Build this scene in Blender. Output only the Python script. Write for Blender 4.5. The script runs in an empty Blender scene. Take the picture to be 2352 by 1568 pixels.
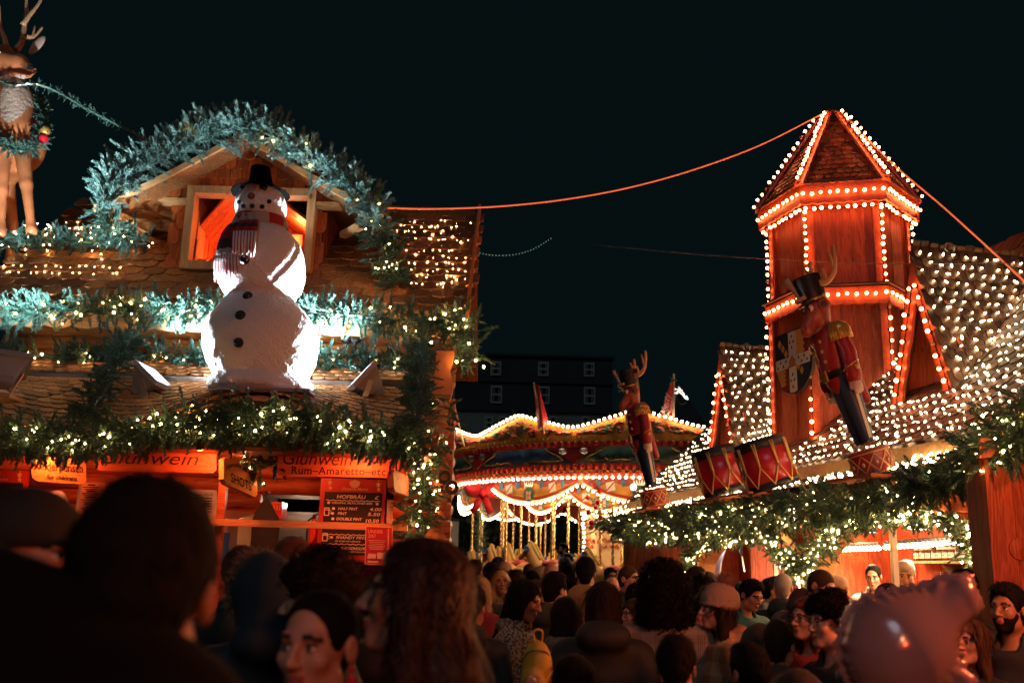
import bpy, math, random
import numpy as np
from mathutils import Vector, Matrix
random.seed(7); RNG = np.random.default_rng(7)
SC = bpy.context.scene
COL = SC.collection
pi = math.pi
def R(a): return math.radians(a)

# ------------------------------------------------------------------ camera
F_PX = 2352 * 35 / 36.0
CAM = np.array([0.0, 0.0, 1.65])
TILT = math.atan(536 / F_PX); ROLL = 0.028
_r0 = np.array([1.0, 0, 0]); _u0 = np.array([0, -math.sin(TILT), math.cos(TILT)])
FW = np.array([0, math.cos(TILT), math.sin(TILT)])
RT = _r0 * math.cos(ROLL) + _u0 * math.sin(ROLL)
UP = -_r0 * math.sin(ROLL) + _u0 * math.cos(ROLL)
def ray(u, v):
    return FW * F_PX + RT * (u - 1176) + UP * (784 - v)
def P(u, v, Y):
    d = ray(u, v); return CAM + d * (Y / d[1])
def PZ(u, v, z):
    d = ray(u, v); return CAM + d * ((z - CAM[2]) / d[2])
cam = bpy.data.objects.new('camera', bpy.data.cameras.new('camera')); COL.objects.link(cam)
cam.matrix_world = Matrix(((RT[0], UP[0], -FW[0], CAM[0]), (RT[1], UP[1], -FW[1], CAM[1]), (RT[2], UP[2], -FW[2], CAM[2]), (0, 0, 0, 1)))
cam.data.lens = 35; cam.data.sensor_width = 36; cam.data.clip_start = 0.05; cam.data.clip_end = 500
cam.data.dof.use_dof = True; cam.data.dof.focus_distance = 9.0; cam.data.dof.aperture_fstop = 2.5
SC.camera = cam
SC.view_settings.view_transform = 'Standard'; SC.view_settings.look = 'None'; SC.view_settings.exposure = .45; SC.view_settings.gamma = 1
SC.render.engine = 'CYCLES'
SC.cycles.use_denoising = True
SC.cycles.max_bounces = 5; SC.cycles.diffuse_bounces = 3; SC.cycles.glossy_bounces = 3; SC.cycles.transmission_bounces = 3; SC.cycles.transparent_max_bounces = 6
SC.cycles.sample_clamp_indirect = 4.0; SC.cycles.use_light_tree = True
SC.cycles.caustics_reflective = False; SC.cycles.caustics_refractive = False

# ------------------------------------------------------------------ objects
WL = {}
def empty(name, loc, label=None, cat=None, group=None, rot=(0, 0, 0), scale=1.0):
    o = bpy.data.objects.new(name, None); COL.objects.link(o)
    o.location = loc; o.rotation_euler = rot; o.scale = (scale,) * 3; o.empty_display_size = .1
    WL[o] = np.array(loc, float)
    tag(o, label, cat, group)
    return o
def tag(o, label=None, cat=None, group=None, kind=None):
    if label: o['label'] = label
    if cat: o['category'] = cat
    if group: o['group'] = group
    if kind: o['kind'] = kind
    return o
def link(name, me, parent=None, loc=(0, 0, 0)):
    o = bpy.data.objects.new(name, me); COL.objects.link(o); o.location = loc
    if parent is not None:
        o.parent = parent
        WL[o] = WL.get(parent, np.zeros(3)) + np.array(loc, float)
    else: WL[o] = np.array(loc, float)
    return o

def mesh_from(name, V, counts, idx, mats, mi=None, smooth=False):
    me = bpy.data.meshes.new(name)
    V = np.asarray(V, np.float32); counts = np.asarray(counts, np.int32); idx = np.asarray(idx, np.int32)
    me.vertices.add(len(V)); me.vertices.foreach_set('co', V.ravel())
    me.loops.add(len(idx)); me.loops.foreach_set('vertex_index', idx)
    me.polygons.add(len(counts))
    st = np.zeros(len(counts), np.int32); st[1:] = np.cumsum(counts)[:-1]
    me.polygons.foreach_set('loop_start', st)
    for m in (mats if isinstance(mats, (list, tuple)) else [mats]): me.materials.append(m)
    if mi is not None: me.polygons.foreach_set('material_index', np.asarray(mi, np.int32))
    me.polygons.foreach_set('use_smooth', np.full(len(counts), bool(smooth)))
    me.update(calc_edges=True); me.validate()
    return me

class MB:
    def __init__(s): s.V = []; s.C = []; s.I = []; s.M = []; s.n = 0
    def add(s, V, faces, m=0):
        V = np.asarray(V, float).reshape(-1, 3); s.V.append(V)
        for f in faces:
            s.C.append(len(f)); s.I.extend([i + s.n for i in f]); s.M.append(m)
        s.n += len(V)
    def stamp(s, T, faces, frames, locs, m=0):
        """T (n,3) template; frames (k,3,3) columns; locs (k,3); faces all the same or mixed"""
        T = np.asarray(T, float); frames = np.asarray(frames); locs = np.asarray(locs); k = len(locs)
        if k == 0: return
        W = np.einsum('kij,nj->kni', frames, T) + locs[:, None, :]
        n = len(T); s.V.append(W.reshape(-1, 3))
        c = [len(f) for f in faces]; flat = np.concatenate([np.asarray(f) for f in faces])
        allidx = (flat[None, :] + (np.arange(k) * n)[:, None] + s.n).ravel()
        s.C.extend(c * k); s.I.extend(allidx.tolist()); s.M.extend([m] * (len(c) * k)); s.n += n * k
    def box(s, a, b, m=0):
        (x0, y0, z0), (x1, y1, z1) = a, b
        s.add([(x0, y0, z0), (x1, y0, z0), (x1, y1, z0), (x0, y1, z0), (x0, y0, z1), (x1, y0, z1), (x1, y1, z1), (x0, y1, z1)],
              [(0, 3, 2, 1), (4, 5, 6, 7), (0, 1, 5, 4), (1, 2, 6, 5), (2, 3, 7, 6), (3, 0, 4, 7)], m)
    def obox(s, o, ex, ey, ez, m=0):
        o, ex, ey, ez = map(lambda q: np.asarray(q, float), (o, ex, ey, ez))
        s.add([o, o + ex, o + ex + ey, o + ey, o + ez, o + ex + ez, o + ex + ey + ez, o + ey + ez],
              [(0, 3, 2, 1), (4, 5, 6, 7), (0, 1, 5, 4), (1, 2, 6, 5), (2, 3, 7, 6), (3, 0, 4, 7)], m)
    def bar(s, a, b, w, h, up=(0, 0, 1), m=0):
        a, b = np.asarray(a, float), np.asarray(b, float); d = b - a
        x = np.cross(d, up); x /= np.linalg.norm(x) + 1e-9; y = np.cross(x, d); y /= np.linalg.norm(y) + 1e-9
        s.obox(a - x * w / 2 - y * h / 2, x * w, d, y * h, m)
    def prism(s, pts, ext, m=0):
        """polygon pts (n,3) extruded by vector ext, closed"""
        p = np.asarray(pts, float); n = len(p); q = p + np.asarray(ext, float)
        s.add(np.vstack([p, q]), [tuple(range(n))[::-1], tuple(range(n, 2 * n))] + [(i, (i + 1) % n, n + (i + 1) % n, n + i) for i in range(n)], m)
    def strip(s, A, B, ext, m=0):
        """two polylines A,B (k,3), solid of quads with thickness ext"""
        A, B = np.asarray(A, float), np.asarray(B, float); k = len(A); e = np.asarray(ext, float)
        V = np.vstack([A, B, A + e, B + e]); f = []
        for i in range(k - 1):
            f += [(i, i + 1, k + i + 1, k + i), (2 * k + i, 3 * k + i, 3 * k + i + 1, 2 * k + i + 1), (i, 2 * k + i, 2 * k + i + 1, i + 1), (k + i, k + i + 1, 3 * k + i + 1, 3 * k + i)]
        f += [(0, k, 3 * k, 2 * k), (k - 1, 3 * k - 1, 4 * k - 1, 2 * k - 1)]
        s.add(V, f, m)
    def tube(s, path, r, n=8, m=0, caps=True):
        p = np.asarray(path, float); k = len(p); r = np.broadcast_to(np.asarray(r, float), (k,))
        t = np.gradient(p, axis=0); t /= np.linalg.norm(t, axis=1)[:, None] + 1e-9
        ref = np.array([0, 0, 1.0]) if abs(t[0][2]) < .9 else np.array([1.0, 0, 0])
        V = []
        for i in range(k):
            x = np.cross(t[i], ref); x /= np.linalg.norm(x) + 1e-9; y = np.cross(t[i], x); ref = np.cross(x, t[i]) if np.linalg.norm(np.cross(x, t[i])) > .5 else ref
            a = np.arange(n) * 2 * pi / n
            V.append(p[i] + r[i] * (np.cos(a)[:, None] * x + np.sin(a)[:, None] * y))
        f = [(i * n + j, i * n + (j + 1) % n, (i + 1) * n + (j + 1) % n, (i + 1) * n + j) for i in range(k - 1) for j in range(n)]
        if caps: f += [tuple(range(n))[::-1], tuple((k - 1) * n + j for j in range(n))]
        s.add(np.vstack(V), f, m)
    def lathe(s, prof, o=(0, 0, 0), ax=((1, 0, 0), (0, 1, 0), (0, 0, 1)), n=24, m=0, sx=1, sy=1):
        """prof list of (r,z)"""
        X, Y, Z = [np.asarray(q, float) for q in ax]; o = np.asarray(o, float); V = []
        a = np.arange(n) * 2 * pi / n
        for r, z in prof: V.append(o + r * (np.cos(a)[:, None] * X * sx + np.sin(a)[:, None] * Y * sy) + z * Z)
        k = len(prof)
        f = [(i * n + j, i * n + (j + 1) % n, (i + 1) * n + (j + 1) % n, (i + 1) * n + j) for i in range(k - 1) for j in range(n)]
        if prof[0][0] > 1e-4: f.append(tuple(range(n))[::-1])
        if prof[-1][0] > 1e-4: f.append(tuple((k - 1) * n + j for j in range(n)))
        s.add(np.vstack(V), f, m)
    def ell(s, c, r, n=16, k=10, m=0, rot=None):
        th = np.linspace(-pi / 2, pi / 2, k + 1); V = []
        a = np.arange(n) * 2 * pi / n
        for t in th: V.append(np.stack([np.cos(t) * np.cos(a), np.cos(t) * np.sin(a), np.full(n, math.sin(t))], 1))
        V = np.vstack(V) * np.asarray(r, float)
        if rot is not None: V = V @ np.asarray(rot).T
        f = [(i * n + j, i * n + (j + 1) % n, (i + 1) * n + (j + 1) % n, (i + 1) * n + j) for i in range(k) for j in range(n)]
        s.add(V + np.asarray(c, float), f, m)
    def mesh(s, name, mats, o=(0, 0, 0), smooth=False):
        V = np.vstack(s.V) - np.asarray(o, float)
        return mesh_from(name, V, s.C, s.I, mats, s.M, smooth)
    def build(s, name, mats, parent=None, smooth=False, local=False, loc=None):
        """vertices are in world coordinates unless local"""
        if parent is None:
            o = np.zeros(3) if loc is None else np.asarray(loc, float)
            return link(name, s.mesh(name, mats, o, smooth), None, tuple(o))
        o = np.zeros(3) if local else WL[parent]
        return link(name, s.mesh(name, mats, o, smooth), parent)

def rotz(a): c, s = math.cos(a), math.sin(a); return np.array([[c, -s, 0], [s, c, 0], [0, 0, 1.0]])
def rotx(a): c, s = math.cos(a), math.sin(a); return np.array([[1.0, 0, 0], [0, c, -s], [0, s, c]])
def roty(a): c, s = math.cos(a), math.sin(a); return np.array([[c, 0, s], [0, 1.0, 0], [-s, 0, c]])
def nrm(v): v = np.asarray(v, float); return v / (np.linalg.norm(v, axis=-1, keepdims=True) + 1e-9)
def resample(path, step):
    p = np.asarray(path, float); d = np.r_[0, np.cumsum(np.linalg.norm(np.diff(p, axis=0), axis=1))]
    n = max(2, int(d[-1] / step) + 1); t = np.linspace(0, d[-1], n)
    return np.stack([np.interp(t, d, p[:, i]) for i in range(3)], 1)
def smoothpath(path, n=8):
    p = np.asarray(path, float)
    if len(p) < 3: return p
    q = np.vstack([2 * p[0] - p[1], p, 2 * p[-1] - p[-2]]); out = []
    for i in range(1, len(q) - 2):
        for t in np.linspace(0, 1, n, endpoint=False):
            a, b, c, d = q[i - 1:i + 3]
            out.append(.5 * ((2 * b) + (-a + c) * t + (2 * a - 5 * b + 4 * c - d) * t ** 2 + (-a + 3 * b - 3 * c + d) * t ** 3))
    out.append(p[-1]); return np.array(out)
def sag(a, b, d, n=24):
    a, b = np.asarray(a, float), np.asarray(b, float); t = np.linspace(0, 1, n)[:, None]
    p = a + (b - a) * t; p[:, 2] -= (4 * d * t * (1 - t))[:, 0]; return p

# ------------------------------------------------------------------ materials
MATS = {}
def newmat(name):
    m = bpy.data.materials.new(name); m.use_nodes = True; MATS[name] = m
    nt = m.node_tree; return m, nt, nt.nodes['Principled BSDF'], nt.links
def plain(name, col, rough=.6, metal=0, emit=None, es=0, spec=None, bump=0, bscale=40, var=0, island=0, coat=0):
    if name in MATS: return MATS[name]
    m, nt, b, L = newmat(name)
    b.inputs['Base Color'].default_value = (*col, 1); b.inputs['Roughness'].default_value = rough; b.inputs['Metallic'].default_value = metal
    if coat: b.inputs['Coat Weight'].default_value = coat
    if spec is not None: b.inputs['Specular IOR Level'].default_value = spec
    if emit: b.inputs['Emission Color'].default_value = (*emit, 1); b.inputs['Emission Strength'].default_value = es
    tc = nt.nodes.new('ShaderNodeTexCoord')
    if var or island:
        n = nt.nodes.new('ShaderNodeTexNoise'); n.inputs['Scale'].default_value = bscale * .2; n.inputs['Detail'].default_value = 4
        L.new(tc.outputs['Object'], n.inputs['Vector'])
        mx = nt.nodes.new('ShaderNodeMixRGB'); mx.blend_type = 'MULTIPLY'; mx.inputs[0].default_value = 1; mx.inputs[1].default_value = (*col, 1)
        r = nt.nodes.new('ShaderNodeMapRange'); r.inputs[1].default_value = .3; r.inputs[2].default_value = .7; r.inputs[3].default_value = 1 - var; r.inputs[4].default_value = 1 + var
        L.new(n.outputs[0], r.inputs[0])
        src = r.outputs[0]
        if island:
            g = nt.nodes.new('ShaderNodeNewGeometry'); r2 = nt.nodes.new('ShaderNodeMapRange'); r2.inputs[3].default_value = 1 - island; r2.inputs[4].default_value = 1 + island
            L.new(g.outputs['Random Per Island'], r2.inputs[0])
            mm = nt.nodes.new('ShaderNodeMath'); mm.operation = 'MULTIPLY'; L.new(src, mm.inputs[0]); L.new(r2.outputs[0], mm.inputs[1]); src = mm.outputs[0]
        L.new(src, mx.inputs[2]); L.new(mx.outputs[0], b.inputs['Base Color'])
    if bump:
        n2 = nt.nodes.new('ShaderNodeTexNoise'); n2.inputs['Scale'].default_value = bscale; n2.inputs['Detail'].default_value = 5
        L.new(tc.outputs['Object'], n2.inputs['Vector'])
        bp = nt.nodes.new('ShaderNodeBump'); bp.inputs['Strength'].default_value = bump; bp.inputs['Distance'].default_value = .02
        L.new(n2.outputs[0], bp.inputs['Height']); L.new(bp.outputs[0], b.inputs['Normal'])
    return m
def wood(name, c1, c2, axis='Z', scale=1.0, rough=.55, island=.35, knots=True, bump=.25):
    """grain runs along axis"""
    m, nt, b, L = newmat(name)
    tc = nt.nodes.new('ShaderNodeTexCoord'); g = nt.nodes.new('ShaderNodeNewGeometry')
    add = nt.nodes.new('ShaderNodeVectorMath'); add.operation = 'ADD'
    off = nt.nodes.new('ShaderNodeMath'); off.operation = 'MULTIPLY'; off.inputs[1].default_value = 37.0
    L.new(g.outputs['Random Per Island'], off.inputs[0]); L.new(tc.outputs['Object'], add.inputs[0]); L.new(off.outputs[0], add.inputs[1])
    mp = nt.nodes.new('ShaderNodeMapping'); s = [9 * scale] * 3; s['XYZ'.index(axis)] = 1.1 * scale; mp.inputs['Scale'].default_value = s
    L.new(add.outputs[0], mp.inputs['Vector'])
    n = nt.nodes.new('ShaderNodeTexNoise'); n.inputs['Scale'].default_value = 1.6; n.inputs['Detail'].default_value = 3; n.inputs['Distortion'].default_value = .6
    L.new(mp.outputs[0], n.inputs['Vector'])
    w = nt.nodes.new('ShaderNodeMath'); w.operation = 'MULTIPLY'; w.inputs[1].default_value = 26
    L.new(n.outputs[0], w.inputs[0])
    sn = nt.nodes.new('ShaderNodeMath'); sn.operation = 'SINE'; L.new(w.outputs[0], sn.inputs[0])
    n2 = nt.nodes.new('ShaderNodeTexNoise'); n2.inputs['Scale'].default_value = 9; n2.inputs['Detail'].default_value = 5; L.new(mp.outputs[0], n2.inputs['Vector'])
    a2 = nt.nodes.new('ShaderNodeMath'); a2.operation = 'MULTIPLY_ADD'; a2.inputs[1].default_value = .22; L.new(sn.outputs[0], a2.inputs[0]); L.new(n2.outputs[0], a2.inputs[2])
    rp = nt.nodes.new('ShaderNodeValToRGB'); rp.color_ramp.elements[0].position = .25; rp.color_ramp.elements[1].position = .8
    rp.color_ramp.elements[0].color = (*c2, 1); rp.color_ramp.elements[1].color = (*c1, 1); L.new(a2.outputs[0], rp.inputs[0])
    r2 = nt.nodes.new('ShaderNodeMapRange'); r2.inputs[3].default_value = 1 - island; r2.inputs[4].default_value = 1 + island
    L.new(g.outputs['Random Per Island'], r2.inputs[0])
    mx = nt.nodes.new('ShaderNodeMixRGB'); mx.blend_type = 'MULTIPLY'; mx.inputs[0].default_value = 1
    L.new(rp.outputs[0], mx.inputs[1]); L.new(r2.outputs[0], mx.inputs[2]); out = mx.outputs[0]
    if knots:
        v = nt.nodes.new('ShaderNodeTexVoronoi'); v.inputs['Scale'].default_value = 1.0
        mp2 = nt.nodes.new('ShaderNodeMapping'); s2 = [5 * scale] * 3; s2['XYZ'.index(axis)] = 2.6 * scale; mp2.inputs['Scale'].default_value = s2
        L.new(add.outputs[0], mp2.inputs['Vector']); L.new(mp2.outputs[0], v.inputs['Vector'])
        kr = nt.nodes.new('ShaderNodeValToRGB'); kr.color_ramp.elements[0].position = .05; kr.color_ramp.elements[1].position = .11
        kr.color_ramp.elements[0].color = (.3, .25, .22, 1); kr.color_ramp.elements[1].color = (1, 1, 1, 1); L.new(v.outputs[0], kr.inputs[0])
        m3 = nt.nodes.new('ShaderNodeMixRGB'); m3.blend_type = 'MULTIPLY'; m3.inputs[0].default_value = 1; L.new(out, m3.inputs[1]); L.new(kr.outputs[0], m3.inputs[2]); out = m3.outputs[0]
    L.new(out, b.inputs['Base Color']); b.inputs['Roughness'].default_value = rough
    bp = nt.nodes.new('ShaderNodeBump'); bp.inputs['Strength'].default_value = bump; bp.inputs['Distance'].default_value = .006
    L.new(a2.outputs[0], bp.inputs['Height']); L.new(bp.outputs[0], b.inputs['Normal'])
    return m
def glow(name, col, st, sampling='AUTO'):
    m, nt, b, L = newmat(name)
    b.inputs['Base Color'].default_value = (.6, .6, .6, 1); b.inputs['Emission Color'].default_value = (*col, 1); b.inputs['Emission Strength'].default_value = st
    try: m.cycles.emission_sampling = sampling
    except Exception: pass
    return m

M_LOG = wood('golden_log', (.55, .30, .11), (.36, .17, .055), 'X', 1, .45, .15)
M_REDLOG = wood('red_log', (.42, .125, .045), (.26, .065, .024), 'X', 1, .45, .15)
M_SHAKE = wood('cedar_shake', (.42, .11, .02), (.24, .055, .010), 'Z', 1.6, .6, .45, False)
M_PALE = wood('pale_pine', (.58, .36, .16), (.46, .26, .10), 'Z', 1, .5, .1)
M_PALEX = wood('pale_pine_level', (.58, .36, .16), (.46, .26, .10), 'X', 1, .5, .1)
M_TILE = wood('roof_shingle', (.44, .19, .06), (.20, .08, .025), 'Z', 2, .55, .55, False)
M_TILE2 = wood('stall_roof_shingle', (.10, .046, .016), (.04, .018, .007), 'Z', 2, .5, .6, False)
M_ROOM = wood('room_plank', (.50, .12, .04), (.28, .055, .02), 'Z', 1.2, .5, .2)
M_RED = wood('stained_plank', (.44, .095, .032), (.27, .042, .015), 'Z', 1.1, .5, .22, True, .5)
M_REDY = wood('stained_board', (.50, .125, .045), (.38, .075, .026), 'Y', 1.1, .45, .08, True)
M_DARKW = wood('dark_board', (.09, .05, .03), (.05, .03, .02), 'X', 1, .6, .1, False)
M_SIGNW = wood('sign_board', (.50, .15, .055), (.38, .095, .035), 'X', 1.2, .5, .05)
M_NEEDLE = plain('fir_needle', (.046, .125, .095), .4, island=.6, var=.1, spec=.5)
M_NEEDLE_LIT = plain('frosted_needle', (.115, .235, .205), .4, island=.5, var=.1, spec=.5)  # paler needle copy, white flood light put into its colour
M_SPIRE = wood('spire_shingle', (.36, .10, .035), (.16, .04, .015), 'Z', 2, .5, .6, False)
M_TWIG = plain('twig', (.05, .035, .02), .8)
M_BLACK = plain('black_paint', (.012, .012, .013), .5)
M_WHITEP = plain('white_paint', (.75, .75, .72), .5)
M_STEEL = plain('brushed_steel', (.55, .56, .58), .35, .9)
M_GREYM = plain('grey_cast_metal', (.32, .34, .37), .45, .3)
M_GOLD = plain('gold_paint', (.62, .36, .08), .32, .6)
M_CABLE = plain('cable_rubber', (.015, .015, .016), .5)
M_FAIRY = glow('warm_fairy_bulb', (1.0, .46, .14), 140)
M_LED = glow('white_led', (1.0, .62, .31), 28)
M_BULB = glow('red_string_bulb', (1.0, .22, .07), 36)
M_DEAD = plain('unlit_bulb', (.5, .3, .2), .1)
M_CBULB = glow('carousel_bulb', (1.0, .64, .32), 42)
def lamp(name, kind, loc, col, power, size=.05, aim=None, parent=None, angle=90, blend=.4):
    d = bpy.data.lights.new(name, kind); d.color = col; d.energy = power
    if kind in ('POINT', 'SPOT'): d.shadow_soft_size = size
    if kind == 'AREA': d.size = size
    if kind == 'SPOT': d.spot_size = R(angle); d.spot_blend = blend
    o = bpy.data.objects.new(name, d); COL.objects.link(o); o.location = loc
    if aim is not None: o.rotation_euler = (Vector(aim) - Vector(loc)).to_track_quat('-Z', 'Y').to_euler()
    return o

# ------------------------------------------------------------------ world and added fill
w = bpy.data.worlds.new('World'); SC.world = w; w.use_nodes = True
nt = w.node_tree; bg = nt.nodes['Background']
sky = nt.nodes.new('ShaderNodeTexSky'); sky.sky_type = 'NISHITA'; sky.sun_disc = False; sky.sun_elevation = R(-6); sky.sun_rotation = R(180)
mixs = nt.nodes.new('ShaderNodeMixRGB'); mixs.inputs[0].default_value = .97; mixs.inputs[2].default_value = (.0015, .0047, .0053, 1)
nt.links.new(sky.outputs[0], mixs.inputs[1]); nt.links.new(mixs.outputs[0], bg.inputs[0]); bg.inputs[1].default_value = .8
fill_sun = lamp('moonlight', 'SUN', (0, -10, 20), (.62, .86, 1.0), .12); fill_sun.data.angle = R(20); fill_sun.rotation_euler = (R(50), 0, R(-15))  # added cool fill from behind the camera, not an actual moon

# ------------------------------------------------------------------ shared meshes
def ico(name, r, sub, mat, scale=(1, 1, 1)):
    import bmesh
    bm = bmesh.new(); bmesh.ops.create_icosphere(bm, subdivisions=sub, radius=r)
    for v in bm.verts: v.co = Vector((v.co.x * scale[0], v.co.y * scale[1], v.co.z * scale[2]))
    me = bpy.data.meshes.new(name); bm.to_mesh(me); bm.free(); me.materials.append(mat)
    for p in me.polygons: p.use_smooth = True
    return me
ME_FAIRY = ico('fairy_bulb', .0062, 1, M_FAIRY)
ME_FAIRYB = ico('fairy_bulb_large', .011, 1, M_FAIRY)
def copies(name, me, pts, parent, m=None):
    w0 = WL[parent]; out = []
    for p in pts:
        o = bpy.data.objects.new(name, me); COL.objects.link(o); o.parent = parent; o.location = tuple(np.asarray(p) - w0); out.append(o)
    return out
def lights(parent, pts, me=None, name='fairy_light', most=100, mat=None):
    """the first `most` bulbs are parts of their own, the rest one stuff part"""
    me = me or ME_FAIRY
    pts = np.asarray(pts); copies(name, me, pts[:most], parent)
    if len(pts) > most:
        T = np.array([v.co[:] for v in me.vertices]); F = [tuple(p.vertices) for p in me.polygons]
        mb = MB(); k = len(pts) - most; mb.stamp(T, F, np.repeat(np.eye(3)[None], k, 0), pts[most:])
        o = mb.build(name + '_rest', list(me.materials), parent, True); o['kind'] = 'stuff'

# ------------------------------------------------------------------ garlands
def sprig_template(n=60, L=.145, nl=.036, w=.0075, seed=0):
    r = np.random.default_rng(seed); V = []; F = []
    for i in range(n):
        z = L * (.05 + .95 * (i / n)); a = i * 2.399 + r.uniform(-.3, .3); out = R(r.uniform(34, 58)) * (1 - .45 * (i / n))
        d = np.array([math.cos(a) * math.sin(out), math.sin(a) * math.sin(out), math.cos(out)])
        sd = nrm(np.cross(d, r.normal(size=3))); l = nl * r.uniform(.75, 1.15) * (1 - .3 * (i / n)); b = np.array([0, 0, z])
        k = len(V); V += [b - sd * w / 2, b + sd * w / 2, b + d * l + sd * w * .2, b + d * l - sd * w * .2]; F.append((k, k + 1, k + 2, k + 3))
    k = len(V); q = .004
    V += [np.array([q, 0, -.05]), np.array([-q, q, -.05]), np.array([-q, -q, -.05]), np.array([0, 0, L])]; F += [(k, k + 1, k + 3), (k + 1, k + 2, k + 3), (k + 2, k, k + 3)]
    return np.array(V), F
SPRIGS = [sprig_template(seed=i) for i in range(4)]
def basis_from_z(Z, r):
    Z = nrm(Z); t = r.normal(size=Z.shape); X = nrm(np.cross(t, Z)); Y = np.cross(Z, X); return np.stack([X, Y, Z], 2)
def garland_mesh(mb, path, rad, per_m, sl=1.0, hang=0.0, out=None, seed=0):
    r = np.random.default_rng(seed + 100); p = resample(path, .02); t = nrm(np.gradient(p, axis=0))
    L = len(p) * .02; k = int(L * per_m * 1.45); i = r.integers(0, len(p), k); c = p[i]; tt = t[i]
    d = r.normal(size=(k, 3)); d -= (d * tt).sum(1)[:, None] * tt * .75
    if out is not None: d += np.asarray(out) * 1.0
    d[:, 2] -= hang * np.abs(r.normal(size=k)); d = nrm(d)
    loc = c + d * rad * r.uniform(0, .75, (k, 1)) + r.normal(size=(k, 3)) * rad * .12
    fr = basis_from_z(d + r.normal(size=(k, 3)) * .35, r) * (sl * r.uniform(.7, 1.25, (k, 1, 1)))
    which = r.integers(0, 4, k)
    for s in range(4):
        q = which == s; mb.stamp(SPRIGS[s][0], SPRIGS[s][1], fr[q], loc[q])
    mb.tube(p[::4] if len(p) > 12 else p, .014, 5)
def garland(label, path, rad, per_m=85, sl=1.0, nlights=0, hang=0.0, out=None, seed=0, group=None, big=0, toward=(0, -1, 0), name='garland', mat=None):
    path = np.asarray(path, float); root = empty(name, tuple(path.mean(0)), label, 'garland', group)
    mb = MB(); garland_mesh(mb, path, rad, per_m, sl, hang, out, seed); mb.build('foliage', mat or M_NEEDLE, root)
    if nlights:
        r = np.random.default_rng(seed + 900); p = resample(path, .03); i = r.integers(0, len(p), nlights)
        d = nrm(r.normal(size=(nlights, 3)) * .75 + np.asarray(toward)); pts = p[i] + d * rad * r.uniform(.8, 1.5, (nlights, 1)) + np.array([0, 0, -hang * .05])
        nb = int(nlights * big)
        if nb: copies('fairy_light', ME_FAIRYB, pts[:nb], root)
        lights(root, pts[nb:], most=100 - nb)
        mbw = MB(); o = np.argsort(i); mbw.tube(pts[o], .0025, 3, caps=False); mbw.build('light_cable', M_CABLE, root)
    return root

# ------------------------------------------------------------------ tiles
def tile_template(w, l, th, rnd=.32, n=5):
    """x across, y up the slope (0 = lower rounded end), z out"""
    pts = [(-w / 2, l), (-w / 2, l * rnd * .6)]
    for i in range(1, n): a = pi + pi * i / n; pts.append((math.cos(a) * w / 2, l * rnd * .6 + math.sin(a) * l * rnd * .6))
    pts += [(w / 2, l * rnd * .6), (w / 2, l)]
    m = len(pts); V = [(x, y, th * (1 - y / l) + .001) for x, y in pts] + [(x, y, th * (1 - y / l) + th) for x, y in pts]
    F = [tuple(range(m, 2 * m))] + [(i, (i + 1) % m, m + (i + 1) % m, m + i) for i in range(m)]
    return np.array(V), F
def tiles(mb, surf, s0, s1, rows, tw, lap=1.75, th=.012, jit=.15, seed=1, keep=None, rnd=.32):
    """surf(s,t) -> points for arrays s,t ; t 0..1 from the lower edge up"""
    r = np.random.default_rng(seed); S = []; Tt = []
    for i in range(rows):
        n = int((s1 - s0) / tw); ss = s0 + (np.arange(n + 1) + (.5 if i % 2 else 0)) * tw + r.normal(size=n + 1) * tw * .04
        S.append(ss); Tt.append(np.full(n + 1, i / rows) + r.normal(size=n + 1) * jit * .1 / rows)
    s = np.concatenate(S); t = np.concatenate(Tt); e = 1e-3
    p = surf(s, t); es = nrm(surf(s + e, t) - p); et0 = (surf(s, t + e) - p) / e; el = np.linalg.norm(et0, axis=1)[:, None]; et = et0 / el
    nn = nrm(np.cross(es, et)); fr = np.stack([es, et, nn], 2)
    V, F = tile_template(1, 1, 1, rnd)
    ln = el[:, 0] / rows * lap; sc = np.stack([tw * .97 * r.uniform(.9, 1.03, len(s)), ln * r.uniform(.94, 1.06, len(s)), np.full(len(s), th)], 1)
    k = np.ones(len(s), bool) if keep is None else keep(p)
    mb.stamp(V, F, fr[k] * sc[k][:, None, :], p[k])

# ------------------------------------------------------------------ text
_tc = {}
def text_geo(s, shear=0.0, bold=0.0, space=1.0):
    key = (s, shear, bold, space)
    if key in _tc: return _tc[key]
    c = bpy.data.curves.new('lettering', 'FONT'); c.body = s; c.size = 1; c.shear = shear; c.offset = bold; c.align_x = 'CENTER'; c.align_y = 'CENTER'; c.resolution_u = 3; c.space_character = space
    o = bpy.data.objects.new('lettering', c); COL.objects.link(o)
    dg = bpy.context.evaluated_depsgraph_get(); dg.update(); me = o.evaluated_get(dg).to_mesh()
    V = np.array([v.co[:] for v in me.vertices]).reshape(-1, 3); F = [tuple(p.vertices) for p in me.polygons]
    o.evaluated_get(dg).to_mesh_clear(); bpy.data.objects.remove(o); bpy.data.curves.remove(c)
    _tc[key] = (V, F); return V, F
def put_text(mb, s, c, X, Y, height, width=None, m=0, shear=0, bold=0, off=.004, warp=None, space=1.0):
    V, F = text_geo(s, shear, bold, space)
    if not len(V): return
    lo, hi = V.min(0), V.max(0); h = hi[1] - lo[1]; wd = hi[0] - lo[0]
    X = nrm(X); Y = nrm(Y); N = np.cross(X, Y); k = height / .72; kx = k if width is None else width / wd
    q = V - np.array([(lo[0] + hi[0]) / 2, (.0 if width is None else 0), 0])
    x = q[:, 0] * kx; y = q[:, 1] * k
    if warp: x, y = warp(x, y)
    mb.add(np.asarray(c, float) + x[:, None] * X + y[:, None] * Y + N * off, F, m)
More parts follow.
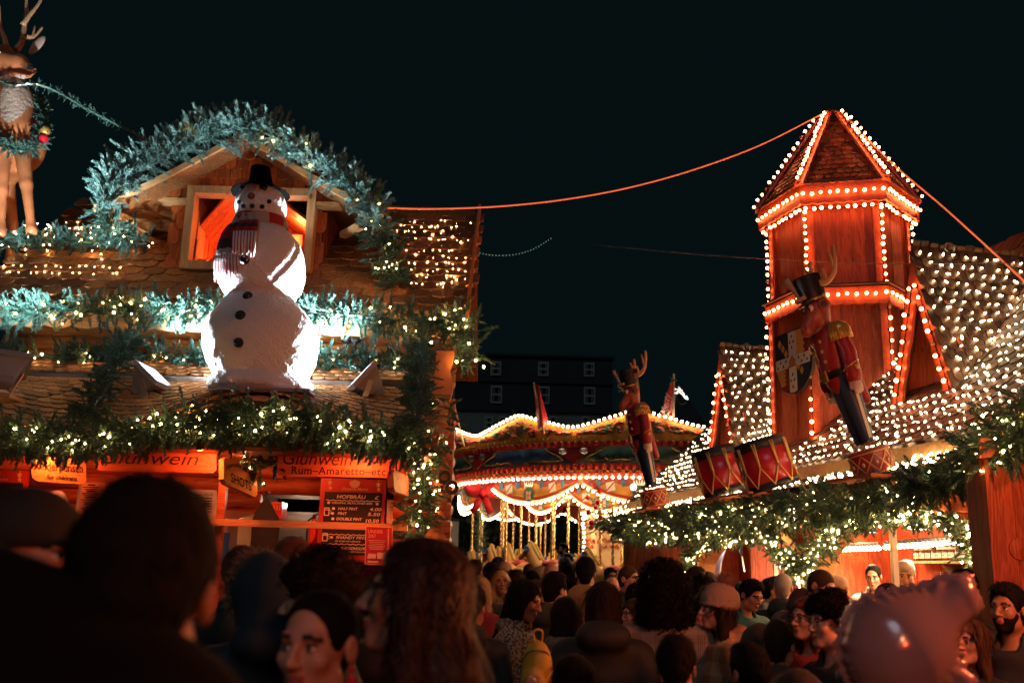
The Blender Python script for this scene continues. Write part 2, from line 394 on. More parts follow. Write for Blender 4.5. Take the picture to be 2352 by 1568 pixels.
# ================================================================== LEFT STALL
def hit(u, v, p0, n):
    d = ray(u, v); return CAM + d * (np.dot(np.asarray(p0) - CAM, n) / np.dot(d, n))
def PX(u, v, Y): return P(u, v, Y)[0]
def Pz(u, v, Y): return P(u, v, Y)[2]
LXL, LXR = PX(-60, 800, 8.6), -.42
house = empty('market_stall', (-2.6, 8.8, 0), 'log-built drinks stall with snowman on its curved shingle roof', 'market stall')

# lower curved roof
Y0, Y1 = 7.5, 8.45
ZB = Pz(200, 990, Y0); BU = Pz(590, 905, Y0) - Pz(590, 1001, Y0); XB = PX(590, 905, Y0); ZT1 = Pz(600, 884, Y1)
def zeave(x):
    x = np.asarray(x, float); z = np.full(x.shape, ZB)
    for c, wd, a in ((XB, 1.12, BU), (XB - 2.75, 1.2, BU * .85)):
        q = np.clip(np.abs(x - c) / wd, 0, 1); z = z + a * (.5 + .5 * np.cos(pi * q))
    return z - .02 * (x - XB) * 0
def low1(s, t):
    s = np.asarray(s, float); t = np.asarray(t, float); a = t ** 1.0
    return np.stack([s, Y0 + (Y1 - Y0) * t, zeave(s) * (1 - a) + ZT1 * a], -1)
YA, YB2 = 8.5, 9.02; ZA, ZB2 = Pz(600, 871, YA), Pz(600, 834, YB2)
def low2(s, t): return np.stack([s, YA + (YB2 - YA) * t, ZA + (ZB2 - ZA) * t], -1)
def sheet(mb, surf, s0, s1, t0, t1, ns, nt_, drop, m=0):
    s = np.linspace(s0, s1, ns); t = np.linspace(t0, t1, nt_); S, T = np.meshgrid(s, t, indexing='ij')
    p = surf(S.ravel(), T.ravel()); p[:, 2] -= drop; q = p.copy(); q[:, 2] -= .04; n = ns * nt_
    F = []
    for i in range(ns - 1):
        for j in range(nt_ - 1):
            a = i * nt_ + j; F.append((a, a + nt_, a + nt_ + 1, a + 1)); F.append((n + a, n + a + 1, n + a + nt_ + 1, n + a + nt_))
    for i in range(ns - 1): a = i * nt_; F.append((a, n + a, n + a + nt_, a + nt_)); b = a + nt_ - 1; F.append((b, b + nt_, n + b + nt_, n + b))
    for j in range(nt_ - 1): F.append((j, j + 1, n + j + 1, n + j)); b = (ns - 1) * nt_ + j; F.append((b, n + b, n + b + 1, b + 1))
    mb.add(np.vstack([p, q]), F, m)
mb = MB(); tiles(mb, low1, LXL, LXR - .12, 12, .118, th=.016, seed=3); tiles(mb, low2, LXL, LXR - .12, 5, .118, th=.016, seed=4)
sheet(mb, low1, LXL, LXR - .12, 0, 1, 60, 4, .012); sheet(mb, low2, LXL, LXR - .12, 0, 1, 3, 2, .012)
mb.build('lower_roof', M_TILE, house)
mb = MB(); mb.box((LXL, Y1 - .02, ZT1 - .06), (LXR - .12, Y1 + .03, ZA - .005)); mb.build('roof_batten', M_DARKW, house)

# upper log wall, fascia, upper roof
mb = MB(); zt = Pz(600, 752, 9.05)
for i in range(4):
    z = zt - .06 - i * .128; mb.tube([(LXL, 9.12, z), (-1.2, 9.12, z), (LXR - .1, 9.12, z)], .066, 14)
mb.build('upper_log_wall', M_LOG, house, True)
EY, EZ = 8.55, Pz(600, 697, 8.55); RY, RZ = 10.4, Pz(600, 478, 10.4)
rn = nrm(np.cross([1, 0, 0], [0, RY - EY, RZ - EZ]))
def uproof(s, t): s = np.asarray(s, float); return np.stack([s, EY + (RY - EY) * t, EZ + (RZ - EZ) * t], -1)
DXL, DXR = PX(388, 560, 9.1), PX(738, 560, 9.1); TD = (9.1 - EY) / (RY - EY)
mb = MB()
tiles(mb, uproof, LXL, LXR - .06, 15, .21, th=.02, seed=5, keep=lambda p: ~((p[:, 0] > DXL + .05) & (p[:, 0] < DXR - .05) & (p[:, 1] > 9.08)))
sheet(mb, uproof, LXL, DXL + .06, 0, 1, 2, 2, .015); sheet(mb, uproof, DXR - .06, LXR, 0, 1, 2, 2, .015); sheet(mb, uproof, DXL + .06, DXR - .06, 0, TD, 2, 2, .015)
mb.build('upper_roof', M_TILE, house)
mb = MB(); fx = np.linspace(LXL, LXR - .02, 150); ztop = Pz(600, 705, 8.5); zlo = Pz(600, 760, 8.5)
lo = zlo - .022 * np.abs(np.sin(fx * 13)); mb.strip(np.stack([fx, 0 * fx + 8.52, 0 * fx + ztop], 1), np.stack([fx, 0 * fx + 8.52, lo], 1), (0, -.03, 0))
mb.build('scalloped_fascia', M_PALEX, house)
mb = MB(); mb.box((LXL, 8.54, EZ - .09), (LXR - .03, 9.3, EZ - .06)); mb.build('soffit', M_LOG, house)
M_RAKE = plain('rake_paint', (.8, .25, .07), .5)
mb = MB(); mb.obox((LXR + .005, EY - .05, EZ - .12), (.03, 0, 0), (0, RY - EY + .05, RZ - EZ + .1), (0, 0, .14)); mb.build('rake_board', M_RAKE, house)
mb = MB(); mb.prism([(LXR - .05, EY + .3, EZ - .2), (LXR - .05, RY, RZ - .1), (LXR - .05, RY + .3, EZ - .2)], (-.06, 0, 0)); mb.build('gable_end', M_DARKW, house)
mb = MB(); mb.obox((LXL, RY, RZ - .02), (LXR - LXL, 0, 0), (0, 1.9, -1.5), (0, 0, .04)); mb.build('rear_roof', M_TILE, house)

# dormer
DY = 9.1; zb = Pz(560, 640, DY); zs = Pz(560, 466, DY); APX = PX(560, 400, 9.0)
wx0, wx1, wz0, wz1 = PX(440, 520, 8.93), PX(702, 520, 8.93), Pz(560, 602, 8.93), Pz(560, 446, 8.93)
dorm = link('dormer', mesh_from('dormer_core', np.array([(DXL + .02, DY + .03, zb), (wx0, DY + .03, zb), (wx0, DY + .03, zs), (DXL + .02, DY + .03, zs), (wx1, DY + .03, zb), (DXR - .02, DY + .03, zb), (DXR - .02, DY + .03, zs), (wx1, DY + .03, zs), (wx1, DY + .03, wz0), (wx0, DY + .03, wz0)]) - WL[house], [4, 4, 4], [0, 1, 2, 3, 4, 5, 6, 7, 1, 4, 8, 9], M_SHAKE), house)
def wallsurf(Yp, za, zz): return lambda s, t: np.stack([np.asarray(s, float), np.full(np.shape(s), Yp), za + (zz - za) * np.asarray(t)], -1)
mb = MB(); tw = .112
inwin = lambda p: ~((p[:, 0] > wx0 - .03) & (p[:, 0] < wx1 + .03) & (p[:, 2] > wz0 - .15) & (p[:, 2] < wz1 + .02))
tiles(mb, wallsurf(DY, zb, zs + .02), DXL + .05, DXR - .05, 5, tw, lap=1.35, th=.02, seed=8, keep=inwin, rnd=.28)
GZ = Pz(560, 318, 8.9); gl, gr = PX(338, 465, 8.98), PX(782, 470, 8.98); GYf = 8.97
def under(p):
    h = np.where(p[:, 0] < APX, (p[:, 0] - gl) / (APX - gl), (gr - p[:, 0]) / (gr - APX)); return (p[:, 2] < zs - .12 + (GZ - zs) * h) & ~((p[:, 0] > wx0 - .06) & (p[:, 0] < wx1 + .06) & (p[:, 2] < wz1 + .03))
tiles(mb, wallsurf(GYf, zs - .02, GZ), gl + .05, gr, 6, tw, lap=1.35, th=.02, seed=9, keep=under, rnd=.28)
zt0 = wz1 + .075; hz = lambda x: zs + .03 + (GZ - zs) * ((x - gl) / (APX - gl) if x < APX else (gr - x) / (gr - APX))
mb.prism([(wx0 - .075, GYf + .01, zt0), (wx1 + .075, GYf + .01, zt0), (wx1 + .075, GYf + .01, hz(wx1 + .075)), (APX, GYf + .01, GZ), (wx0 - .075, GYf + .01, hz(wx0 - .075))], (0, .05, 0))
mb.prism([(gl, GYf + .01, zs - .02), (wx0 - .075, GYf + .01, zs - .02), (wx0 - .075, GYf + .01, hz(wx0 - .075)), (gl, GYf + .01, zs + .03)], (0, .05, 0)); mb.prism([(wx1 + .075, GYf + .01, zs - .02), (gr, GYf + .01, zs - .02), (gr, GYf + .01, zs + .03), (wx1 + .075, GYf + .01, hz(wx1 + .075))], (0, .05, 0))
mb.box((DXL, DY + .02, zb), (DXL + .03, 10.3, zs)); mb.box((DXR - .03, DY + .02, zb), (DXR, 10.3, zs))
o = mb.build('gable_shingle', M_SHAKE, house); o.parent = dorm
mb = MB(); mb.box((gl, GYf - .02, zs - .055), (wx0 - .08, DY, zs - .022)); o = mb.build('sill_board', M_PALEX, house); o.parent = dorm; mb = MB(); mb.box((wx1 + .08, GYf - .02, zs - .055), (gr, DY, zs - .022)); o = mb.build('sill_board', M_PALEX, house); o.parent = dorm
fw = .075; mb = MB()
for pts in ([(wx0 - fw, wz0 - fw), (wx1 + fw, wz0 - fw), (wx1, wz0), (wx0, wz0)], [(wx0 - fw, wz1 + fw), (wx1 + fw, wz1 + fw), (wx1, wz1), (wx0, wz1)][::-1],
            [(wx0 - fw, wz0 - fw), (wx0, wz0), (wx0, wz1), (wx0 - fw, wz1 + fw)], [(wx1 + fw, wz0 - fw), (wx1 + fw, wz1 + fw), (wx1, wz1), (wx1, wz0)]):
    mb.prism([(x, GYf - .045, z) for x, z in pts], (0, .15, 0))
mb.box((wx0 - .012, DY + .02, wz0), (wx0, DY + .25, wz1)); mb.box((wx1, DY + .02, wz0), (wx1 + .012, DY + .25, wz1))
o = mb.build('window_frame', M_PALE, house); o.parent = dorm
# room behind the opening
mb = MB(); ra, rb, rc = wx0 - .02, wx1 + .1, 10.25
n = 9
for i in range(n): y = DY + .1 + (rc - DY - .1) * i / n; mb.box((ra - .03, y, wz0 - .05), (ra + .004 * (i % 2), y + (rc - DY - .1) / n - .006, wz1 + .3))
for i in range(16): x = ra + (rb - ra) * i / 16; mb.box((x, rc + .004 * (i % 2), wz0 - .05), (x + (rb - ra) / 16 - .006, rc + .05, wz1 + .6))
for i in range(9):
    y = DY + .06 + (rc - DY) * i / 9
    for s in (-1, 1):
        a = np.array([APX + s * .02, y, wz1 + .28 + (.004 * (i % 2))]); e = np.array([ra if s < 0 else rb, y, wz1 - .28]); mb.obox(a, e - a, (0, (rc - DY) / 9 - .006, 0), (0, 0, .03))
for i in range(8): y = DY + .1 + (rc - DY - .1) * i / 8; mb.box((rb, y, wz0 - .05), (rb + .03 + .004 * (i % 2), y + (rc - DY - .1) / 8 - .006, wz1 + .3))
mb.box((ra, DY + .05, wz0 - .06), (rb, rc, wz0 - .03))
bx = PX(666, 546, 9.75); bz = Pz(666, 546, 9.75)
mb.box((bx - .09, 9.78, wz0), (bx + .12, 9.84, wz1 - .1))
o = mb.build('room_lining', M_ROOM, house); o.parent = dorm
rbulb = empty('room_bulb', (bx, 9.74, bz), 'glowing round bulb inside the red-lit dormer room', 'light bulb')
mb = MB(); mb.ell((bx, 9.735, bz), (.03, .03, .03)); mb.build('glass', glow('room_bulb_glow', (1, .55, .2), 30), rbulb, True); mb = MB(); mb.lathe([(.016, 0), (.016, .045)], (bx, 9.785, bz), ((1, 0, 0), (0, 0, 1), (0, -1, 0)), 10); mb.build('socket', M_BLACK, rbulb)
lamp('room_light', 'POINT', (bx, 9.66, bz), (1, .22, .05), 17, .04)
lamp('room_light_low', 'POINT', (wx0 + .22, 9.5, wz0 + .1), (1, .2, .045), 6, .03)
# dormer roof
mb = MB(); ez = Pz(300, 474, 8.65); elx, erx = PX(222, 470, 8.65), PX(892, 484, 8.65); az = Pz(560, 304, 8.65); apx = PX(560, 300, 8.65)
def droof(side):
    def f(s, t):
        s = np.asarray(s, float); t = np.asarray(t, float); x0 = elx if side < 0 else erx; h = t ** 1.12
        return np.stack([x0 + (apx - x0) * t, (s if side > 0 else 19.0 - s), ez + (az - ez) * h], -1)
    return f
for side in (-1, 1):
    mb = MB(); f = droof(side); a0, a1 = (8.65, 10.35) if side > 0 else (19 - 10.35, 19 - 8.65)
    tiles(mb, f, a0 + .05, a1 - .05, 9, .16, th=.018, seed=20 + side); sheet(mb, f, a0, a1, 0, 1, 2, 8, .012); o = mb.build('dormer_roof', M_TILE, house); o.parent = dorm
for side in (-1, 1):
    mb = MB(); t = np.linspace(0, 1, 14); p = droof(side)(np.full(14, 8.63 if side > 0 else 19 - 8.63), t); q = p.copy(); q[:, 2] -= .075; p[:, 2] -= .014
    mb.strip(p, q, (0, -.03, 0)); o = mb.build('barge_board', M_PALEX, house); o.parent = dorm
    mb = MB(); e = p[1] + np.array([0, .05, -.06]); b = np.array([gl - .02 if side < 0 else gr + .02, DY, zs - .30])
    mb.bar(e, b, .06, .07, (0, 1, 0)); o = mb.build('bracket', M_PALEX, house); o.parent = dorm; mb = MB(); mb.bar(e + [0, .55, 0], b + [0, .5, 0], .05, .06, (0, 1, 0)); o = mb.build('bracket', M_PALEX, house); o.parent = dorm

# lower facade below the garland: red logs, opening, corner of log ends
LY = 8.75
mb = MB(); zrow = np.arange(1.0, Pz(600, 985, LY), .135); zopen = Pz(680, 1138, LY); xo0, xo1 = PX(592, 1180, LY), PX(742, 1180, LY)
for z in zrow:
    if z < zopen: segs = [(LXL, xo0), (xo1, LXR - .3)]
    else: segs = [(LXL, LXR - .3)]
    for a, b in segs: mb.tube([(a, LY + .07, z), ((a + b) / 2, LY + .07, z), (b, LY + .07, z)], .072, 14)
mb.build('red_log_wall', M_REDLOG, house, True)
mb = MB()
for z in zrow[zrow < zopen + .1]: mb.ell((xo1 + .02, LY - .02, z), (.05, .05, .066), 12, 8)
mb.build('log_end', M_LOG, house, True)
mb = MB(); mb.box((xo0 - .3, 9.9, .9), (xo1 + .3, 9.95, 2.9)); mb.box((xo0 - .3, LY + .15, zopen + .06), (xo1 + .3, 9.9, zopen + .1)); mb.box((LXL, 9.5, 0), (LXR - .26, 9.55, 3.2)); mb.box((-.70, 8.8, 0), (-.66, 9.5, EZ - .1)); mb.build('bar_back_wall', M_DARKW, house)
mb = MB()
for a, b in ((PX(640, 1150, 8.7) - .3, PX(640, 1150, 8.7) - .3),): pass
xp = PX(1006, 1100, 8.55)
for i, z in enumerate(np.arange(.3, Pz(1010, 940, 8.5), .148)):
    mb.tube([(xp + .02, 8.15, z), (xp + .02, 9.4, z)], .078, 14)
    mb.tube([(xp - .35, 8.42, z + .07), (xp + .13, 8.42, z + .07)], .07, 12)
mb.build('corner_log', M_REDLOG, house, True)
mb = MB(); xw = PX(1003, 900, 8.3)
zz = np.linspace(Pz(1010, 1005, 8.3), Pz(1010, 805, 8.3), 40); wv = .035 * np.abs(np.sin((zz - zz[0]) * 11))
mb.strip(np.stack([0 * zz + xw - .02, 0 * zz + 8.3, zz], 1), np.stack([xw + .10 + wv, 0 * zz + 8.3, zz], 1), (0, .05, 0)); mb.bar((xw - .09, 8.36, zz[0]), (xw + .02, 8.36, zz[-1] - .1), .05, .05, (0, 1, 0)); mb.build('carved_corner_board', plain('carved_board', (.55, .20, .07), .5, bump=.3, bscale=12), house)
mb = MB(); mb.box((LXL, 8.1, 0), (LXR - .25, 8.16, 1.0)); mb.box((LXL, 7.98, 1.0), (LXR - .2, 8.5, 1.05)); mb.build('counter', M_REDLOG, house)
mb = MB(); za = Pz(600, 1201, 8.0); xa, xb = PX(-20, 1195, 8.0), PX(936, 1210, 8.0); mb.box((xa, 7.98, za - .028), (xb, 8.02, za + .024)); mb.build('counter_rail', M_PALEX, house)
mb = MB()
for x in (PX(300, 1200, 8), PX(505, 1200, 8.05)): mb.box((x - .03, 8.03, 1.05), (x + .03, 8.09, 2.4))
mb.build('counter_post', M_REDLOG, house)
mb = MB(); mb.box((LXL, 7.62, ZB - .10), (LXR - .2, 8.7, ZB - .07)); mb.build('eave_soffit', M_REDLOG, house)

# red lamps added behind the garland to light the signs
for i, u in enumerate((60, 430, 800)):
    x = PX(u, 1040, 7.3); z = ZB - .0
    t = empty('heat_lamp', (x, 7.33, z), ['black tube heat lamp under the eave above the children sign', 'black tube heat lamp under the eave behind the middle wine sign', 'black tube heat lamp under the eave behind the rum sign'][i], 'heat lamp', 'heat lamps under the drinks stall eave')
    mb = MB(); mb.tube([(x, 7.57, z - .02), (x, 7.60, z - .10)], .03, 10); mb.tube([(x, 7.57, z - .02), (x, 7.62, z + .0)], .012, 6); mb.build('housing', M_BLACK, t)
    mb = MB(); mb.tube([(x, 7.60, z - .102), (x, 7.602, z - .106)], .022, 10); mb.build('element', glow('red_heater', (1, .16, .03), 14) if 'red_heater' not in MATS else MATS['red_heater'], t)
    lamp('heater_light', 'SPOT', (x, 7.61, z - .12), (1, .14, .03), 25, .04, (x, 8.2, 1.9), angle=165, blend=.8)
lamp('bar_light', 'POINT', (PX(690, 1150, 9.3), 9.3, 2.25), (1, .75, .55), 5, .05)
for u in (120, 420, 700): lamp('bar_light_left', 'POINT', (PX(u, 1060, 8.2), 8.15, 2.5), (1, .19, .05), 5.5, .05)  # added red fill for the log wall, no fixture

# ------------------------------------------------------------------ signs of the stall
def signboard(name, label, pts, Y, th=.03, mat=None, lettering=(), tm=None, cat='sign'):
    """pts: pixel outline clockwise at depth Y"""
    c = np.mean([P(u, v, Y) for u, v in pts], 0); t = empty(name, tuple(c), label, cat)
    mb = MB(); mb.prism([P(u, v, Y) for u, v in pts], (0, th, 0)); mb.build('board', mat or M_SIGNW, t)
    if lettering:
        mb = MB()
        for l in lettering:
            s, u, v, hpx, wpx = l[:5]; kw = l[5] if len(l) > 5 else {}
            X = P(u + 10, v + 10 * l_slope, Y) - P(u - 10, v - 10 * l_slope, Y); put_text(mb, s, P(u, v, Y - .0), X, (0, 0, 1), hpx / F_PX * Y, None if wpx is None else wpx / F_PX * Y, off=.004, **kw)
        mb.build('lettering', tm or M_BLACK, t)
    return t
l_slope = .02
def chamf(u0, v0, u1, v1, c=8, s=.022):
    p = [(u0, v0 + c), (u0 + c, v0), (u1 - c, v0), (u1, v0 + c), (u1, v1 - c), (u1 - c, v1), (u0 + c, v1), (u0, v1 - c)]
    return [(u, v + (u - u0) * s) for u, v in p]
M_INK = plain('burnt_lettering', (.03, .010, .006), .7)
signboard('wine_sign', 'orange wooden sign reading Glühwein over the left of the counter', chamf(220, 1022, 497, 1080), 7.9, lettering=[('Glühwein', 345, 1053, 30, 222, dict(shear=.25))], tm=M_INK)
signboard('wine_sign', 'orange wooden sign reading Glühwein with Rum-Amaretto-etc beneath', chamf(637, 1030, 934, 1091), 7.9, lettering=[('Glühwein', 730, 1054, 32, 158, dict(shear=.2)), ('mit', 850, 1052, 26, 50, dict(shear=.2)), ('Rum–Amaretto–etc', 778, 1082, 17, 215, dict(bold=.02, space=1.1))], tm=M_INK)
signboard('wine_sign', 'orange wooden sign cut off beside the children punch board', chamf(-80, 1018, 72, 1074), 7.9, lettering=[('heiße Schokolade', -40, 1045, 26, 150, dict(shear=.2)), ('d  e', 50, 1048, 24, 50, dict(shear=.15))], tm=M_INK)
M_YEL = wood('yellow_sign_board', (.62, .40, .13), (.50, .28, .07), 'X', 1.2, .5, .04, False)
# boards hung crosswise on chains: turned about the vertical
def hung_sign(label, tl, tr, br, bl, Yl, Yr, lines, mat, arc=None, kind='hanging_sign', flip=False):
    a, b, c, d = P(*tl, Yl), P(*tr, Yr), P(*br, Yr), P(*bl, Yl); cen = (a + b + c + d) / 4
    t = empty(kind, tuple(cen), label, 'hanging sign'); X = nrm(b - a); Z = nrm(a - d); N = np.cross(X, Z)
    wd = np.linalg.norm(b - a); ht = np.linalg.norm(a - d); mb = MB(); cc = .03
    o = d
    pts = [o + X * x + Z * z for x, z in ((cc, 0), (wd - cc, 0), (wd, cc), (wd, ht - cc), (wd - cc, ht), (cc, ht), (0, ht - cc), (0, cc))]
    mb.prism(pts, -N * .05); mb.build('board', mat, t)
    mb = MB()
    for l in lines:
        s, fx, fz, h, wf, kw = l; put_text(mb, s, o + X * wd * fx + Z * ht * fz, X, Z, ht * h, wd * wf, off=.005, **kw)
    if lines: mb.build('lettering', M_INK, t)
    for q in (.2, .8): mb = MB(); mb.tube([o + X * wd * q + Z * ht, o + X * wd * q + Z * ht + np.array([0, 0, .18])], .006, 5); mb.build('chain', M_BLACK, t)
    return t
hung_sign('yellow hanging sign reading Kinderpunsch for childrens', (72, 1046), (197, 1056), (192, 1125), (73, 1104), 7.66, 7.86, [('Kinderpunsch', .5, .62, .36, .88, dict(bold=.01)), ('for childrens', .55, .2, .17, .55, dict(bold=.03))], M_YEL)
def arcw(x, y): return x, y + .06 - x * x * 2.2
hung_sign('yellow hanging sign reading Jägermeister and more SHOTS', (514, 1046), (591, 1084), (588, 1147), (514, 1108), 7.66, 8.0, [('Jägermeister and more...', .5, .62, .17, .9, dict(bold=.015, warp=arcw)), ('SHOTS', .5, .3, .34, .62, dict(bold=.02))], M_YEL)
hung_sign('orange hanging sign seen almost edge-on beside the garland post', (903, 1078), (938, 1092), (938, 1150), (905, 1128), 7.6, 8.0, [], M_SIGNW)

# menu board
def star(mb, c, r, X=(1, 0, 0), Z=(0, 0, 1), m=0, th=.004):
    X = np.asarray(X, float); Z = np.asarray(Z, float); N = np.cross(X, Z)
    mb.prism([c + (r if i % 2 == 0 else r * .42) * (math.sin(i * pi / 5) * X + math.cos(i * pi / 5) * Z) for i in range(10)], N * th, m)
M_CHALK = plain('chalk_white', (.92, .92, .9), .6); M_CREAM = plain('cream_print', (.75, .55, .35), .6)
M_REDP = plain('red_board_paint', (.50, .05, .035), .45); M_SLATE = plain('slate_black', (.018, .018, .018), .5)
def wavy(mb, a, b, amp, th, m=0, n=60):
    a, b = np.asarray(a, float), np.asarray(b, float); t = np.linspace(0, 1, n); p = a + (b - a) * t[:, None]; p[:, 2] += amp * np.sin(t * 60); q = p.copy(); q[:, 2] -= th; mb.strip(p, q, (0, -.003, 0), m)
def menu(label, Y, px, full=True):
    f = lambda fx, fz: P(px[0] + (px[2] - px[0]) * fx, px[1] + (px[3] - px[1]) * fz, Y)
    t = empty('menu_board', tuple(f(.5, .5)), label, 'menu board'); a, d = f(0, 0), f(1, 1); x0, x1, z1, z0 = a[0], d[0], a[2], d[2]
    W, H = x1 - x0, z1 - z0; q = lambda fx, fz: np.array([x0 + W * fx, Y - .022, z1 - H * fz])
    mb = MB(); mb.box((x0, Y - .02, z0), (x1, Y + .01, z1)); mb.build('board', M_REDP, t)
    mb = MB(); mb.box((x0 + W * .07, Y - .026, z1 - H * .93), (x1 - W * .05, Y - .0205, z1 - H * .165)); mb.build('slate_panel', M_SLATE, t)
    mb = MB(); e = 2 * pi / 4
    for x, z, r in ((.14, .05, .045), (.15, .12, .035), (.88, .06, .045), (.89, .125, .035)): star(mb, q(x, z), W * r)
    for x, z in ((.14, .0), (.88, .0)): c = q(x, z); mb.box((c[0] - .002, Y - .026, c[2] - H * .12), (c[0] + .002, Y - .022, c[2]))
    put_text(mb, 'Christmas Market', q(.53, .125), (1, 0, 0), (0, 0, 1), H * .035, W * .40, shear=.3, bold=.015, off=.004)
    for k in range(7): an = pi + k * pi / 6; mb.ell(q(.52, .05) + np.array([math.cos(an) * W * .055, -.004, math.sin(an) * W * .05]), (W * .03, .004, W * .03), 8, 4)
    mb.ell(q(.52, .045) + np.array([0, -.003, 0]), (W * .06, .003, W * .04), 10, 4)
    mb.build('header_print', M_CREAM, t)
    if full:
        mb = MB(); X, Z = (1, 0, 0), (0, 0, 1); o = .007
        for s, x, z, h, wd in (('HOFBRÄU', .48, .225, .045, .44), ('£', .87, .225, .045, .07), ('ORIGINAL MÜNCHNER BIER', .5, .30, .026, .62), ('HALF PINT', .44, .37, .034, .30), ('4.00', .86, .37, .04, .18), ('PINT', .36, .43, .034, .14), ('5.50', .84, .43, .04, .19), ('DOUBLE PINT', .47, .495, .034, .39), ('10.50', .82, .51, .04, .2), ('WEISSBIER PINT', .5, .60, .034, .5), ('5.50', .85, .60, .036, .17), ('SHANDY PINT', .52, .72, .036, .47), ('MIX OF BEER WITH LEMONADE', .47, .765, .015, .38), ('BIER-ALKOHOLFREI', .54, .85, .034, .48), ('BEER,ALCOHOLFREE - BOTTLE 0.5 LITER', .5, .89, .015, .5)):
            put_text(mb, s, q(x, z), X, Z, H * h, W * wd, shear=.15, bold=.02, off=o)
        for z in (.265, .555, .68, .795): wavy(mb, q(.1, z) - [0, .005, 0], q(.92, z) - [0, .005, 0], .003, .006)
        for x, z in ((.22, .37), (.21, .43), (.22, .495), (.22, .72), (.21, .85), (.14, .30), (.88, .30)): c = q(x, z); mb.ell(c - [0, .006, 0], (.014, .003, .012), 8, 4)
        for x, z in ((.12, .41), (.12, .72)):
            c = q(x, z); w2, h2 = W * .035, H * .045
            for dx in (-w2, w2): mb.box((c[0] + dx - .004, Y - .031, c[2] - h2), (c[0] + dx + .004, Y - .027, c[2] + h2))
            for dz in (-h2, h2 * .5, h2): mb.box((c[0] - w2, Y - .031, c[2] + dz - .004), (c[0] + w2, Y - .027, c[2] + dz + .004))
            mb.box((c[0] + w2, Y - .031, c[2] - h2 * .5), (c[0] + w2 * 1.9, Y - .027, c[2] - h2 * .4)); mb.box((c[0] + w2 * 1.8, Y - .031, c[2] - h2 * .5), (c[0] + w2 * 1.95, Y - .027, c[2] + h2 * .4)); mb.box((c[0] + w2, Y - .031, c[2] + h2 * .3), (c[0] + w2 * 1.9, Y - .027, c[2] + h2 * .4))
        c = q(.12, .86); mb.lathe([(.012, -.04), (.012, 0), (.005, .02), (.005, .04)], c, ((1, 0, 0), (0, .2, 0), (0, 0, 1)), 8)
        mb.build('chalk_lettering', M_CHALK, t)
    return t
menu('red framed beer price board with white chalk lettering', 8.5, (739, 1098, 878, 1290))
menu('red framed menu board cut off behind the capped man', 8.5, (-90, 1076, 44, 1260), False)

def sheetsign(name, label, px, Y, col, lines, ink=None, extra=None, tilt=0, cat='notice'):
    a, b, c, d = [P(u, v, Y) for u, v in px]; cen = (a + b + c + d) / 4; t = empty(name, tuple(cen), label, cat)
    X = nrm(b - a); Z = nrm(a - d); wd = np.linalg.norm(b - a); ht = np.linalg.norm(a - d)
    mb = MB(); mb.obox(d, X * wd, Z * ht, np.array([0, .006, 0])); mb.build('sheet', col, t)
    mb = MB()
    for s, fx, fz, h, wf, kw in lines:
        if s is None: p = d + X * wd * (fx - wf / 2) + Z * ht * fz - np.array([0, .003, 0]); mb.obox(p, X * wd * wf, Z * ht * h, np.array([0, .002, 0]))
        else: put_text(mb, s, d + X * wd * fx + Z * ht * fz, X, Z, ht * h, wd * wf, off=.003, **kw)
    mb.build('print', ink or M_INK, t)
    if extra: extra(t, d, X * wd, Z * ht)
    return t
M_PAPER = plain('white_paper', (.72, .70, .66), .6); M_REDPOST = plain('red_poster', (.45, .02, .03), .4); M_PINK = plain('pale_pink_print', (.8, .42, .34), .5)
def frame_extra(t, d, X, Z):
    mb = MB()
    for a, b, c, e in ((0, 0, 1, .02), (0, .98, 1, 1), (0, 0, .025, 1), (.975, 0, 1, 1)): mb.obox(d + X * a + Z * b - np.array([0, .006, 0]), X * (c - a), Z * (e - b), np.array([0, .005, 0]))
    mb.obox(d + X * .82 + Z * .45 - np.array([0, .005, 0]), X * .05, Z * .5, np.array([0, .003, 0])); mb.prism([d + X * .77 + Z * .45 - np.array([0, .005, 0]), d + X * .92 + Z * .45 - np.array([0, .005, 0]), d + X * .845 + Z * .38 - np.array([0, .005, 0])], (0, .003, 0))
    mb.build('poster_border', M_PINK, t)
    mb = MB(); mb.obox(d + X * .45 + Z * .16 - np.array([0, .005, 0]), X * .3, Z * .16, np.array([0, .003, 0])); mb.obox(d + X * .08 + Z * .15 - np.array([0, .005, 0]), X * .3, Z * .13 + X * .04, np.array([0, .003, 0])); mb.obox(d + X * .1 + Z * .05 - np.array([0, .005, 0]), X * .4, Z * .05, np.array([0, .003, 0])); mb.build('card_picture', M_CREAM, t)
sheetsign('age_notice', 'red UNDER 25? notice with arrow fixed to the counter rail', [(840, 1207), (902, 1210), (899, 1298), (838, 1295)], 7.93, M_REDPOST, [('UNDER', .37, .86, .085, .56, dict(bold=.02)), ('25?', .24, .74, .085, .28, dict(bold=.02))] + [(None, .42, .62 - i * .045, .02, .62 - .06 * (i % 3), {}) for i in range(6)], M_PINK, frame_extra)
lines = [('Merry Christmas', .5, .80, .05, .8, {}), ('Frankfurt Christmas Market Ltd', .5, .73, .03, .8, {}), ('German Christmas', .5, .52, .035, .6, {}), ('Company Ltd', .5, .44, .035, .45, {}), ('F12', .5, .2, .12, .42, dict(shear=.2))] + [(None, .5, .9 - i * .012, .02, .6 - .16 * i, {}) for i in range(3)]
sheetsign('stall_certificate', 'white framed certificate hung between board and garland post', [(889, 1147), (938, 1148), (936, 1236), (886, 1235)], 8.45, M_PAPER, lines, M_SLATE)
